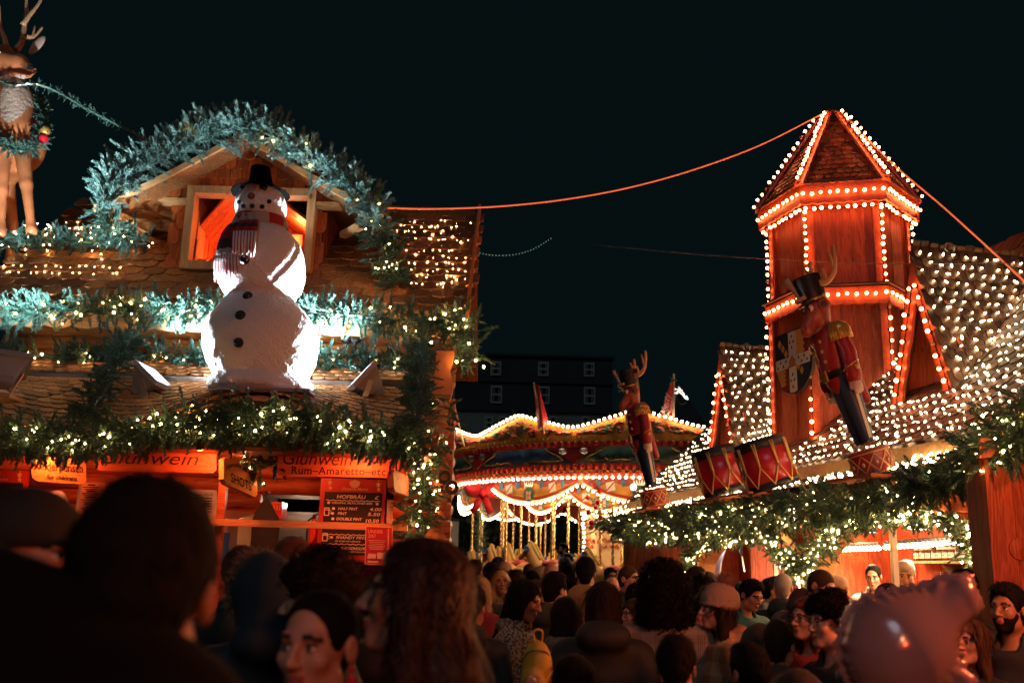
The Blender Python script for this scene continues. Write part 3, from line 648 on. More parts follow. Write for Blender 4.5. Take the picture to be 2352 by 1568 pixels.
sheetsign('paper_notice', 'pinkish printed notice taped left of the window post', [(181, 1107), (241, 1108), (236, 1196), (174, 1195)], 8.35, plain('aged_paper', (.62, .34, .25), .7), [(None, .5, .92 - i * .055, .02 + .012 * (i % 3 == 0), .3 + .5 * ((i * 37) % 10) / 10, {}) for i in range(15)])
sheetsign('paper_notice', 'pale blue notice behind the big dark head', [(395, 1122), (498, 1125), (495, 1192), (395, 1190)], 8.4, plain('bluish_paper', (.45, .55, .62), .6), [('GRUSE', .82, .84, .1, .2, dict(shear=.2))] + [(None, .7, .7 - i * .09, .03, .4, {}) for i in range(6)])

# ------------------------------------------------------------------ things on the bar
def thing_box(name, label, cat, px, Y, dy, mat, extra=None):
    a, b = P(px[0], px[1], Y), P(px[2], px[3], Y); t = empty(name, ((a[0] + b[0]) / 2, Y, b[2]), label, cat)
    mb = MB(); mb.box((a[0], Y, b[2]), (b[0], Y + dy, a[2])); mb.build('body', mat, t); return t, a, b
t, a, b = thing_box('drinks_cooler', 'steel drinks cooler with blue side panel on the counter', 'cooler', (490, 1188, 540, 1290), 8.3, .5, M_STEEL)
mb = MB(); mb.prism([(a[0], 8.3, a[2]), (b[0], 8.3, a[2]), (b[0] + .14, 8.5, a[2] + .07), (a[0], 8.5, a[2] + .07)], (0, .02, .0)); mb.prism([(b[0], 8.3, b[2]), (b[0] + .15, 8.5, b[2]), (b[0] + .15, 8.5, a[2] + .07), (b[0], 8.3, a[2])], (0, .02, 0)); mb.build('lid', M_STEEL, t)
mb = MB(); mb.box((a[0], 8.293, b[2]), (b[0] - .06, 8.299, a[2] - .12)); mb.build('blue_panel', plain('blue_plastic', (.02, .10, .5), .3), t)
c = P(612, 1145, 8.45); t = empty('jacket', tuple(c), 'dark hooded jacket hanging from a hook by the bar opening', 'jacket')
mb = MB(); wj = [(0, .012), (-.05, .05), (-.11, .085), (-.16, .12), (-.21, .13), (-.35, .125), (-.55, .13)]
mb.lathe([(w_, z) for z, w_ in wj[::-1]], c, ((1, 0, 0), (0, .45, 0), (0, 0, 1)), 18); o = mb.build('cloth', plain('navy_cloth', (.012, .018, .03), .9, bump=.6, bscale=14), t, True)
mb = MB(); mb.tube([c + [0, .1, .06], c + [0, 0, .06], c + [0, -.01, .02]], .008, 6); mb.build('hook', M_BLACK, t)
t, a, b = thing_box('plastic_crate', 'bright red plastic crate beside the hanging jacket', 'crate', (624, 1152, 646, 1190), 8.9, .2, plain('red_plastic', (.6, .015, .02), .3))
mb = MB()
for i in range(3): mb.box((a[0] + .02 + i * .025, 8.892, a[2] - .07), (a[0] + .032 + i * .025, 8.899, a[2] - .03))
mb.build('handle_slot', M_PINK, t)
t, a, b = thing_box('back_shelf', 'steel back shelf with dark hood inside the bar opening', 'shelf', (640, 1180, 736, 1212), 9.6, .2, M_STEEL)
mb = MB(); mb.box((a[0], 9.5, a[2] + .02), (b[0], 9.85, a[2] + .14)); mb.build('hood', M_GREYM, t)
c = P(722, 1190, 8.55); t = empty('fire_extinguisher', tuple(c - [0, 0, .5]), 'small red cylinder extinguisher on the bar wall beside the price board', 'fire extinguisher')
mb = MB(); mb.lathe([(.03, -.42), (.035, -.40), (.035, -.06), (.02, -.02), (.014, .0)], c, n=14); mb.build('cylinder', plain('extinguisher_red', (.55, .02, .015), .3), t, True)
mb = MB(); mb.lathe([(.016, 0), (.016, .03)], c, n=10); mb.bar(c + [0, 0, .03], c + [.07, 0, .05], .015, .012); mb.tube([c + [.0, 0, .02], c + [-.05, 0, -.02], c + [-.055, 0, -.25]], .008, 6); mb.build('valve', M_BLACK, t)
c = P(128, 1152, 8.3); t = empty('round_lamp', tuple(c), 'small milky globe lamp with bracket on the counter', 'lamp'); mb = MB(); mb.ell(c, (.095, .095, .095), 18, 12); mb.build('globe', plain('milky_glass', (.5, .62, .75), .15), t, True)
mb = MB(); mb.bar(c + [.0, 0, -.1], c + [.16, 0, -.1], .03, .02); mb.tube([c + [.17, 0, -.4], c + [.19, 0, .3]], .012, 8); mb.build('bracket', M_STEEL, t)
t = empty('wall_socket', tuple(P(806, 781, 8.98)), 'double power socket with two plugs on the golden logs', 'power socket')
a, b = P(787, 771, 8.97), P(827, 793, 8.97); mb = MB(); mb.box((a[0], 8.97, b[2]), (b[0], 9.05, a[2])); mb.build('box', plain('grey_plastic', (.4, .42, .46), .4), t)
for u in (797, 817):
    c = P(u, 780, 8.94); mb = MB(); mb.ell(c, (.055, .04, .04), 10, 6); mb.tube(smoothpath([c, c + [0, -.02, -.1], c + [-.05, 0, -.22], c + [-.15 if u < 800 else .06, -.05, -.33]]), .010, 6); mb.build('plug', M_CABLE, t, True)

# ------------------------------------------------------------------ floodlights
def floodlight(label, u, v, Y, aim, on=True, size=.20, power=0, yaw=0, cone=135):
    c = P(u, v, Y); t = empty('floodlight', tuple(c), label, 'floodlight', 'floodlights on the lower shingle roof')
    d = nrm(np.asarray(aim, float) - c); X = nrm(np.cross(d, [0, 0, 1])); U = np.cross(X, d); s = size
    mb = MB(); fr = lambda a, b, k: c + X * a * s + U * b * s + d * k * s
    def frust(k0, w0, h0, k1, w1, h1, m=0):
        V = [fr(-w0, -h0, k0), fr(w0, -h0, k0), fr(w0, h0, k0), fr(-w0, h0, k0), fr(-w1, -h1, k1), fr(w1, -h1, k1), fr(w1, h1, k1), fr(-w1, h1, k1)]
        mb.add(V, [(0, 3, 2, 1), (0, 1, 5, 4), (1, 2, 6, 5), (2, 3, 7, 6), (3, 0, 4, 7), (4, 5, 6, 7)], m)
    frust(-.75, .35, .3, -.05, .78, .58); frust(-.05, .9, .68, .08, .9, .68); frust(-.95, .3, .22, -.76, .32, .27)
    for a, b, ww, hh in ((-.86, 0, .06, .66), (.86, 0, .06, .66), (0, .62, .8, .06), (0, -.62, .8, .06)):
        V = [fr(a - ww, b - hh, .081), fr(a + ww, b - hh, .081), fr(a + ww, b + hh, .081), fr(a - ww, b + hh, .081), fr(a - ww, b - hh, .15), fr(a + ww, b - hh, .15), fr(a + ww, b + hh, .15), fr(a - ww, b + hh, .15)]
        mb.add(V, [(0, 3, 2, 1), (0, 1, 5, 4), (1, 2, 6, 5), (2, 3, 7, 6), (3, 0, 4, 7), (4, 5, 6, 7)])
    mb.build('housing', M_GREYM, t)
    mb = MB(); frust(.082, .8, .56, .10, .8, .56); mb.build('lens', glow('flood_lens', (.78, .88, 1.0), 16, 'NONE') if 'flood_lens' not in MATS else MATS['flood_lens'], t)
    b = c - np.array([0, 0, .235]); mb = MB()
    for sg in (-1, 1):
        q = c + X * s * .7 * sg - d * s * .3; mb.bar(q, b + X * s * .7 * sg * .5, .045, .012, X)
    mb.bar(b - X * s * .42, b + X * s * .42, .06, .014); mb.build('yoke', M_STEEL, t)
    mb = MB(); mb.box((b[0] - .13, b[1] - .13, b[2] - .035), (b[0] + .15, b[1] + .12, b[2] - .006)); mb.build('mount_block', M_PALEX, t)
    if power:
        L = lamp('floodlight_beam', 'SPOT', tuple(c + d * s * .22), (.80, .90, 1.0), power, .07, tuple(aim), angle=cone, blend=.7)
    return t, c, b
SN = P(599, 700, 8.0)
tA, cA, bA = floodlight('grey floodlight with glowing lens aimed up at the snowman', 352, 866, 8.18, SN + [-.15, .12, .25], power=800)
tB, cB, bB = floodlight('floodlight seen from behind on a plank beside the snowman', 832, 868, 8.22, SN + [.25, .02, -.05], size=.21, power=1150)
tC, cC, bC = floodlight('grey floodlight cut off under the reindeer', 6, 838, 7.45, P(40, 230, 8.9), size=.21, power=800, cone=75)
for lab, a, b in (('grey floodlight cable lying on the shingles towards the snowman plinth', cA - [0, 0, .1], P(500, 903, 7.9)), ('black cable from the rear floodlight to the snowman plinth', cB - [0, 0, .12], P(712, 888, 8.0))):
    mb = MB(); mb.tube(sag(a, b, .07, 16), .011, 6); o = mb.build('power_cable', M_CABLE, None, True, loc=tuple(a)); tag(o, lab, 'cable')

# ------------------------------------------------------------------ snowman
def Z2(zx, zy): return (750 + zx / 1.567) * .5742, (650 + zy / 1.567) * .5742
SY = 8.0; SC0 = P(599, 700, SY); kx = SY / F_PX
prof = [(908, 100), (904, 116), (895, 122), (886, 123), (876, 117), (866, 109), (858, 112), (850, 117), (832, 126), (813, 131), (795, 133.5), (776, 134), (757, 130), (740, 122), (728, 114), (714, 103), (700, 92), (690, 82), (685, 77), (680, 84), (668, 93), (650, 101), (630, 105), (608, 105.5), (585, 102), (560, 93), (540, 78), (527, 63), (515, 52), (507, 51), (501, 56), (490, 61), (472, 62.5), (455, 58), (440, 48), (428, 34), (420, 16), (417, 0)]
SNOW = empty('snowman', tuple(P(599, 908, SY)), 'giant white snowman in black hat and striped scarf on the shingle roof', 'snowman')
vv = np.array([p[0] for p in prof], float)[::-1]; hh = np.array([p[1] for p in prof], float)[::-1]
zz_ = np.array([Pz(599, v, SY) for v in vv])
def srad(z): return np.interp(-np.asarray(z), -zz_, hh * kx)
def sx(z): return np.interp(z, [Pz(599, 908, SY), Pz(599, 420, SY)], [PX(599, 908, SY), PX(599, 420, SY)]) * 0 + PX(599, 660, SY)
zs_ = np.linspace(Pz(599, 908, SY), Pz(599, 417, SY) - .001, 190)
_vz = np.array([[Pz(599, v, SY), PX(599, v, SY)] for v in range(940, 360, -10)])
def xz(z): return np.interp(z, _vz[:, 0], _vz[:, 1])
xc = PX(599, 660, SY)
# slight lean so the axis follows the picture
def axis_x(z): return xc + 0 * z
mb = MB(); na = 150; rr = np.random.default_rng(3); a = np.arange(na) * 2 * pi / na; V = []
rs = np.convolve(np.pad(srad(zs_), 2, 'edge'), np.ones(5) / 5, 'valid'); rs[-3:] = srad(zs_)[-3:]
ph = rr.uniform(0, 6, (60, 3))
for i, z in enumerate(zs_):
    d = sum(.0028 * np.sin(a * int(3 + k * 1.1) + ph[k, 0] + z * (9 + 2.3 * k) * (1 if k % 2 else -1)) for k in range(26)) * .22
    r_ = rs[i] * (1 + 0) + d
    V.append(np.stack([xz(z) + r_ * np.cos(a), SY + r_ * .9 * np.sin(a), np.full(na, z)], 1))
k = len(zs_); F = [(i * na + j, i * na + (j + 1) % na, (i + 1) * na + (j + 1) % na, (i + 1) * na + j) for i in range(k - 1) for j in range(na)] + [tuple(range(na))[::-1], tuple((k - 1) * na + j for j in range(na))]
mb.add(np.vstack(V), F); mb.build('body', plain('snow_render', (.74, .73, .72), .55, bump=.75, bscale=45, spec=.3), SNOW, True)
def front(u, v, off=0.0):
    p = P(u, v, SY); r = srad(p[2]) + off; dx = np.clip(p[0] - xz(p[2]), -r * .985, r * .985); p[1] = SY - math.sqrt(max(r * r - dx * dx, 1e-6)) * .9; p[0] = xz(p[2]) + dx; return p
M_COAL = plain('coal', (.012, .014, .018), .25, bump=.5, bscale=60)
for nm, zx, zy, r in (('eye', 368, 197, .030), ('eye', 505, 203, .034), ('nose', 435, 262, .033), ('mouth_coal', 352, 287, .021), ('mouth_coal', 383, 318, .022), ('mouth_coal', 440, 323, .023), ('mouth_coal', 500, 325, .022), ('mouth_coal', 540, 290, .021), ('button', 420, 685, .042), ('button', 432, 897, .042), ('button', 410, 1035, .045), ('button', 400, 1198, .043)):
    c = front(*Z2(zx, zy)); mb = MB(); mb.ell(c, (r, r * .7, r * .95), 12, 8); mb.build(nm, plain('nose_brown', (.22, .06, .03), .35) if nm == 'nose' else M_COAL, SNOW, True)
hc = P(599, 432, SY); mb = MB(); ax = ((1, 0, 0), (0, 1, 0), nrm([-.09, 0, 1]))
mb.lathe([(45 * kx, -.002), (66 * kx, -.05), (70 * kx, -.055), (50 * kx, -.012), (36 * kx, .02), (30 * kx, .035)], hc, ax, 40); brim = mb
mb.build('hat_brim', plain('black_felt', (.0035, .004, .004), 1.0, spec=0, bump=.3, bscale=60), SNOW, True)
mb = MB(); mb.lathe([(31 * kx, .02), (29 * kx, .05), (25 * kx, .13), (23 * kx, .183), (20 * kx, .19), (0.0001, .19)], hc, ax, 32); mb.build('hat_crown', MATS['black_felt'], SNOW, True)
mb = MB(); aa = np.linspace(0, 2 * pi, 60); r0 = 69 * kx; pa = np.stack([hc[0] + r0 * np.cos(aa), SY + r0 * np.sin(aa), hc[2] - .053 + .006 * np.sin(aa * 14)], 1); mb.tube(pa, .004, 5); mb.build('hat_rim', MATS['black_felt'], SNOW, True)
M_SC1 = plain('scarf_red', (.36, .02, .025), .9, bump=.5, bscale=80); M_SC2 = plain('scarf_grey', (.42, .36, .33), .9, bump=.5, bscale=80); M_SC3 = plain('scarf_dark', (.05, .03, .03), .9, bump=.5, bscale=80)
mb = MB(); n = 48; a = np.arange(n + 1) * 2 * pi / n
z1, z2 = Pz(599, 502, SY), Pz(599, 526, SY)
for i in range(n):
    for a0, a1 in ((a[i], a[i + 1]),):
        q = []
        for aa in (a0, a1):
            for z, r in ((z1, .215), ((z1 + z2) / 2, .235), (z2, .225)): q.append((xz(z) + r * math.cos(aa), SY + r * .92 * math.sin(aa), z))
        mm = (0 if (i // 5) % 2 == 0 else 1)
        mb.add(q, [(0, 1, 4, 3), (1, 2, 5, 4)], mm)
mb.build('scarf_loop', [M_SC1, M_SC2], SNOW, True)
def tail(rows, cols, bands, off):
    """rows: list of (left px, right px) in zoom coordinates down the length"""
    L = smoothpath(np.array([[*Z2(*r[0]), 0] for r in rows]), 8); Rr = smoothpath(np.array([[*Z2(*r[1]), 0] for r in rows]), 8); k = len(L); mb = MB(); V = []
    for i in range(k):
        for j in range(cols + 1):
            q = L[i] + (Rr[i] - L[i]) * j / cols; V.append(front(q[0], q[1], off + .012 * math.sin(j * 1.9 + i * .13)))
    F0 = []; M0 = []
    for i in range(k - 1):
        for j in range(cols): F0.append((i * (cols + 1) + j, i * (cols + 1) + j + 1, (i + 1) * (cols + 1) + j + 1, (i + 1) * (cols + 1) + j)); M0.append(bands[min(len(bands) - 1, int(i / (k - 1) * len(bands)))])
    V = np.array(V); V2 = V + [0, .02, 0]; nV = len(V)
    for f, m in zip(F0, M0): pass
    for m in range(3):
        fs = [f for f, q in zip(F0, M0) if q == m]
        if fs: mb.add(V, fs, m)
    return mb
mb = tail([((352, 365), (420, 365)), ((300, 430), (400, 430)), ((262, 510), (375, 515)), ((240, 570), (365, 580)), ((222, 640), (352, 650))], 8, [1, 1, 2, 0, 0, 2, 2, 1], .045); mb.build('scarf_tail', [M_SC1, M_SC2, M_SC3], SNOW, True)
mb = tail([((375, 365), (470, 370)), ((372, 430), (490, 430)), ((368, 510), (497, 515))], 8, [1, 1, 0, 2, 0], .06); mb.build('scarf_tail', [M_SC1, M_SC2, M_SC3], SNOW, True)
rr = np.random.default_rng(5)
for (x0, y0, x1, y1, dx, ln, off, n) in ((222, 642, 384, 655, -14, 140, .05, 26), (350, 512, 495, 520, 0, 150, .065, 24)):
    mb = MB()
    for i in range(n):
        f = i / (n - 1); zx, zy = x0 + (x1 - x0) * f, y0 + (y1 - y0) * f; l = ln * rr.uniform(.8, 1.1); j = rr.uniform(-6, 6); p = [front(*Z2(zx + (dx * (1 - f) + j) * q, zy + l * q), off) for q in (0, .35, .7, 1)]
        mb.tube(p, .0065, 5, m=int(i % 3 != 0))
    mb.build('scarf_fringe', [M_SC1, M_WHITEP], SNOW, True)
t = empty('snowman_plinth', tuple(P(597, 912, 7.9)), 'flat grey board under the snowman on the roof', 'board'); a, b = P(478, 905, 7.62), P(712, 905, 7.62); z = Pz(599, 908, SY)
mb = MB(); mb.box((a[0], 7.6, z - .03), (b[0], 8.4, z - .004)); mb.build('board', plain('grey_board', (.22, .23, .25), .5), t)
mb = MB(); mb.box((xc - .04, 7.585, z - .05), (xc - .02, 7.599, z + .03)); mb.build('clip', M_STEEL, t)

# ------------------------------------------------------------------ garlands of the left stall
def path(pts, Y): return smoothpath([P(u, v, Y if np.isscalar(Y) else Y[i]) for i, (u, v) in enumerate(pts)], 6)
G = 'fir garlands on the drinks stall'
garland('frosted fir garland arched over the dormer gable', path([(236, 478), (262, 425), (320, 385), (390, 350), (470, 313), (560, 292), (640, 320), (710, 366), (780, 415), (838, 452), (866, 505), (862, 525)], 8.53), .125, 170, 1.15, 10, .1, (0, -.5, .7), 1, G, .3, mat=M_NEEDLE_LIT)
garland('dark fir garland hanging down beside the dormer over the lit net', path([(868, 500), (880, 560), (898, 612), (915, 640)], [8.7, 8.8, 8.8, 8.75]), .12, 110, 1.1, 14, .2, (0, -.5, 0), 2, G)
garland('dark fir garland hanging under the dormer eave by the reindeer', path([(225, 480), (250, 515), (290, 540), (320, 545)], [8.7, 8.75, 8.85, 8.9]), .12, 100, 1.1, 6, .2, (0, -.5, 0), 3, G)
garland('long fir garland along the upper eave behind the snowman', path([(-50, 720), (120, 715), (300, 712), (480, 712), (700, 718), (860, 728), (960, 740), (1040, 745)], 8.42), .11, 135, 1.0, 60, .4, (0, -.6, .15), 4, G, .5)
garland('fir garland along the foot of the golden logs', path([(-50, 825), (130, 822), (300, 820), (440, 825), (620, 828), (760, 832), (880, 838), (985, 825)], 8.85), .10, 110, 1.0, 36, .3, (0, -.6, .3), 5, G, .4)
garland('bushy fir garland wrapped round the upper eave corner', path([(1020, 735), (1065, 740), (1088, 770), (1080, 815), (1055, 835)], [8.35, 8.3, 8.3, 8.35, 8.4]), .115, 120, 1.0, 16, .2, (0, -.5, 0), 6, G, .5)
garland('dark fir garland climbing diagonally over the lower roof', path([(318, 765), (290, 790), (265, 840), (240, 880), (215, 930), (196, 978)], [8.4, 8.3, 8.05, 7.85, 7.6, 7.45]), .085, 130, .8, 0, .1, (0, -.6, .2), 7, G)
garland('dark fir garland hanging straight down the lower roof corner', path([(968, 770), (966, 820), (962, 880), (955, 950), (952, 1000)], [8.4, 8.3, 8.0, 7.6, 7.4]), .085, 130, .8, 0, .1, (0, -.6, .1), 8, G)
garland('thick drooping fir garland along the arched lower eave', path([(-50, 985), (60, 1000), (200, 1000), (320, 986), (440, 960), (590, 950), (720, 960), (830, 984), (930, 1005), (975, 1015)], 7.42), .105, 150, .95, 60, .4, (0, -.4, -.2), 9, G, .15)
garland('lower fringe of dark fir hanging over the wine signs', path([(-50, 1006), (60, 1014), (200, 1010), (330, 990), (450, 970), (560, 985), (640, 975), (760, 990), (850, 1006), (940, 1035)], 7.5), .09, 130, .95, 50, .5, (0, -.3, -.3), 10, G, .1)
garland('fir garland column down the log-end corner of the stall', path([(985, 985), (978, 1050), (972, 1120), (965, 1190), (955, 1260)], [8.05, 8.1, 8.1, 8.1, 8.1]), .125, 120, 1.0, 34, .4, (0, -.5, 0), 11, G, .15)
garland('fir garland strip beside the carved corner board', path([(1018, 925), (1012, 960), (1000, 1010), (985, 1040)], [8.15, 8.15, 8.15, 8.1]), .11, 110, 1.0, 16, .3, (0, -.5, 0), 12, G, .2)
garland('small dim fir swag lit by one bulb between the signs', path([(560, 1060), (600, 1072), (650, 1052)], 8.0), .085, 110, .9, 6, .5, (0, -.5, 0), 13, G, .4)
# black ring fittings on the corner
for u, v in ((1020, 1096), (1037, 1119)):
    c = P(u, v, 8.1); mb = MB(); a = np.linspace(0, 2 * pi, 25); mb.tube(np.stack([c[0] + .042 * np.cos(a), c[1] + .01 * np.cos(a), c[2] + .042 * np.sin(a)], 1), .017, 8); o = mb.build('iron_ring', M_BLACK, None, True, loc=tuple(c)); tag(o, 'upper black iron ring on the log-end corner' if u < 1030 else 'lower black iron ring on the log-end corner', 'iron ring')

# net lights on the upper roof
rr = np.random.default_rng(31)
def onroof(u, v, off=.028): return hit(u, v, np.array([0, EY, EZ]) + rn * off, rn)
t = empty('net_light', tuple(onroof(990, 580)), 'warm net of fairy lights on shingles beside the dormer', 'net light', 'net lights on the upper roof')
pts = []
for i in range(15):
    for j in range(17):
        u = 902 + i * 12.6 + rr.normal() * 3.5 + (6 if j % 2 else 0); v = 512 + j * 9.2 + rr.normal() * 2.5
        if u < 1082 - (v - 500) * .07 and rr.random() < .9 and not (u < 905 + (v - 505) * .25): pts.append(onroof(u, v))
rr.shuffle(pts); lights(t, pts)
mb = MB()
for j in range(17): mb.tube([onroof(905 + i * 20 + j, 512 + j * 9.2 + rr.normal() * 4, .024) for i in range(9)], .0025, 3, caps=False)
mb.build('light_cable', M_CABLE, t)
t = empty('net_light', tuple(onroof(140, 575)), 'rows of warm fairy lights on shingles below the reindeer', 'net light', 'net lights on the upper roof')
pts = [onroof(u + rr.normal() * 3, v + rr.normal() * 1.5 + u * .012) for v in (612, 625) for u in range(-30, 275, 19)]
pts += [onroof(20 + rr.random() * 245, 508 + rr.random() * 36) for i in range(60)] + [onroof(236 + rr.normal() * 4, v) for v in range(560, 612, 12)]
rr.shuffle(pts); lights(t, pts)
mb = MB(); mb.tube([onroof(u, 618 + 8 * math.sin(u * .2)) for u in range(-30, 275, 10)], .0025, 3, caps=False); mb.build('light_cable', M_CABLE, t)
garland('low dim fir garland lying on the shingles at the reindeer hooves', path([(-50, 555), (60, 560), (160, 556), (260, 560)], 9.25), .08, 110, .9, 20, .1, (0, -.5, .5), 14, G)
garland('short fir garland on the far upper roof left of the dormer', path([(240, 545), (290, 556), (340, 560)], 9.3), .07, 90, .9, 8, .1, (0, -.5, .5), 15, G)
# ================================================================== RIGHT STALL
A0 = np.array([3.29, 7.0]); KS = 1.0215
FD = nrm(np.array([-.208, 1.0])); FN = np.array([FD[1], -FD[0]])          # along (away), inward
def RS(u, v, k):
    d = ray(u, v); t = (A0[0] + .208 * A0[1] + KS * k) / (d[0] + .208 * d[1]); return CAM + d * t
def W(s, k, z):
    """s metres along from A0, k inward"""
    s, k, z = np.broadcast_arrays(np.asarray(s, float), np.asarray(k, float), np.asarray(z, float))
    return np.stack([A0[0] + FD[0] * s + FN[0] * k, A0[1] + FD[1] * s + FN[1] * k, z], -1)
def S_of(p): return (p[0] - A0[0]) * FD[0] + (p[1] - A0[1]) * FD[1]
EX = np.array([FD[0], FD[1], 0]); EN = np.array([FN[0], FN[1], 0])
SN0, SN1 = -.55, 9.0          # near and far end of the roof
ZL, ZF = 2.48, 2.83
stall = empty('market_stall', tuple(W(4, 1, 0)), 'red plank sweets stall with turret and light-covered shingle roof', 'market stall')

def zroof(k): k = np.asarray(k, float); return ZF + .78 * (k - .45) + .10 * (k - .45) ** 2
def upr(s, t):  # parametrised so that s runs towards the viewer's right (near end) for outward normals
    k = .45 + 2.5 * np.asarray(t, float); return W(-np.asarray(s, float), k, zroof(k))
def lwr(s, t): k = -.05 + .5 * np.asarray(t, float); return W(-np.asarray(s, float), k, ZL + .03 + .16 * np.asarray(t, float))
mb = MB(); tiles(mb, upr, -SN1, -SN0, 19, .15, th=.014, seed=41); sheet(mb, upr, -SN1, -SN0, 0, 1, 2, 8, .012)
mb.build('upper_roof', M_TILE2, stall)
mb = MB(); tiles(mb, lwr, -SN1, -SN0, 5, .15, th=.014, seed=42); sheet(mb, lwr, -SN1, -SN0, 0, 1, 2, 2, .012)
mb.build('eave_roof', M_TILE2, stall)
ss = np.linspace(SN0 + .1, SN1, 160); mb = MB()
mb.strip(W(ss, .43, ZF - .015), W(ss, .43, ZF - .13 - .018 * np.abs(np.sin(ss * 9))), EN * .03); mb.build('wavy_fascia', M_PALEX, stall)

# walls with arches
ZC = 1.05
def u2s(u, k=.4, v=1250): return S_of(RS(u, v, k))
a1 = (u2s(1868), u2s(1608)); a2 = (u2s(2262), u2s(1872))
def archz(u_, s0, s1): pass
mb = MB()
def wallpiece(s0, s1, z0, z1, k=.4, n=None):
    n = n or max(1, int(abs(s1 - s0) / .17))
    for i in range(n):
        a = s0 + (s1 - s0) * i / n; b = s0 + (s1 - s0) * (i + 1) / n
        o = W(a, k + .004 * (i % 2), z0); mb.obox(o, EX * (b - a - .004), EN * .05, (0, 0, z1 - z0))
ztop = ZL - .02
wallpiece(SN0, a2[0], 0, ztop); wallpiece(a1[1], SN1, 0, ztop); wallpiece(a2[1] , a1[0], ZC, ztop, n=1) if a1[0] > a2[1] + .02 else None
wallpiece(a2[0], a1[1], 0, ZC)
AH = 2.22; AR = 1.62
def archprof(s0, s1, n=26):
    x = np.linspace(0, 1, n); return s0 + (s1 - s0) * x, AR + (AH - AR) * np.sqrt(np.clip(1 - (2 * x - 1) ** 2, 0, 1)) ** .9
for s0, s1 in (a1, a2):
    x, z = archprof(s0, s1); mb.strip(W(x, .4, z), W(x, .4, ztop), EN * .05)
mb.build('plank_front', M_RED, stall)
for s0, s1 in (a1, a2):
    x, z = archprof(s0, s1); mb = MB(); mb.strip(W(x, .33, z), W(x, .33, z + .075), EN * .07); mb.strip(W(x, .40, z - .025), W(x, .40, z), EN * .16)
    mb.obox(W(s0, .4, ZC), EX * .03, EN * .16, (0, 0, AR - ZC)); mb.obox(W(s1 - .03, .4, ZC), EX * .03, EN * .16, (0, 0, AR - ZC)); mb.build('arch_frame', M_PALEX, stall)
for u in (2026, 1757):
    s = u2s(u); mb = MB(); mb.obox(W(s, .5, ZC), EX * .045, EN * .05, (0, 0, 1.3)); mb.build('white_post', M_WHITEP, stall)
KB = 2.3
mb = MB(); n = 44
for i in range(n):
    a = SN0 + (SN1 - SN0) * i / n; o = W(a, KB + .006 * (i % 2), .9); mb.obox(o, EX * ((SN1 - SN0) / n - .005), EN * .05, (0, 0, 1.6))
for s in (SN1 - .05, S_of(RS(1752, 1250, .5)) + .2):
    for i in range(10): k = .45 + (KB - .45) * i / 10; mb.obox(W(s + .005 * (i % 2), k, .9), EN * ((KB - .45) / 10 - .005), EX * .05, (0, 0, 1.6))
mb.build('back_plank_wall', M_RED, stall)
mb = MB(); mb.obox(W(SN0, .45, 2.44), EX * (SN1 - SN0), EN * (KB - .4), (0, 0, .03)); mb.build('ceiling', M_WHITEP, stall)
mb = MB(); mb.obox(W(SN0, .12, ZC - .05), EX * (SN1 - SN0 - .1), EN * .7, (0, 0, .05)); mb.build('counter', M_PALEX, stall)
mb = MB(); mb.obox(W(SN0, 2.95, 0), EX * (SN1 - SN0), EN * .05, (0, 0, 4.7)); mb.obox(W(SN1, .4, 0), EN * 2.5, EX * .05, (0, 0, 2.4)); mb.build('rear_wall', M_DARKW, stall)
mb = MB(); sA, sB = u2s(2262, .2), u2s(2098, .2); zz = RS(2200, 1166, .2)[2]; mb.obox(W(sA, .2, zz - .03), EX * (sB - sA), EN * .05, (0, 0, .075)); mb.obox(W(sA + .02, .2, zz - .02), EN * .25, EX * .05, (0, 0, .05)); mb.build('awning_bar', M_REDY, stall)
mb = MB(); p = RS(2262, 1166, .15); mb.bar(p, p - EX * .16, .04, .04); mb.build('bar_clamp', M_BLACK, stall)
mb = MB(); sA, sB = u2s(1868, .2), u2s(1640, .2); zz = RS(1780, 1208, .2)[2]; mb.obox(W(sA, .2, zz - .03), EX * (sB - sA) * .35, EN * .05, (0, 0, .07)); mb.build('awning_bar', M_REDY, stall)

# near end wing: tall stained planks
WY = 6.35
mb = MB(); x0 = PX(2272, 1200, WY); zt_ = Pz(2320, 1045, WY)
for i in range(9): mb.box((x0 + i * .17, WY + .004 * (i % 2), 0), (x0 + i * .17 + .165, WY + .06, zt_))
mb.obox((x0, WY + .06, 0), (0, .22, 0), (.05, 0, 0), (0, 0, zt_)); mb.build('end_wing', M_RED, stall)
mb = MB(); c = P(2342, 1260, WY); mb.lathe([(.07, -.012), (.07, .012), (.001, .02)], c, ((1, 0, 0), (0, 0, 1), (0, -1, 0)), 24); mb.build('wood_disc', M_RED, stall)
mb = MB(); zf0, zf1 = Pz(2330, 1012, WY), Pz(2330, 1045, WY); xx = np.linspace(x0 - .05, x0 + 1.5, 60); mb.strip(np.stack([xx, 0 * xx + WY - .08, 0 * xx + zf0], 1), np.stack([xx, 0 * xx + WY - .08, zf1 - .03 * np.abs(np.sin(xx * 10))], 1), (0, .03, 0)); mb.build('wing_fascia', M_REDY, stall)

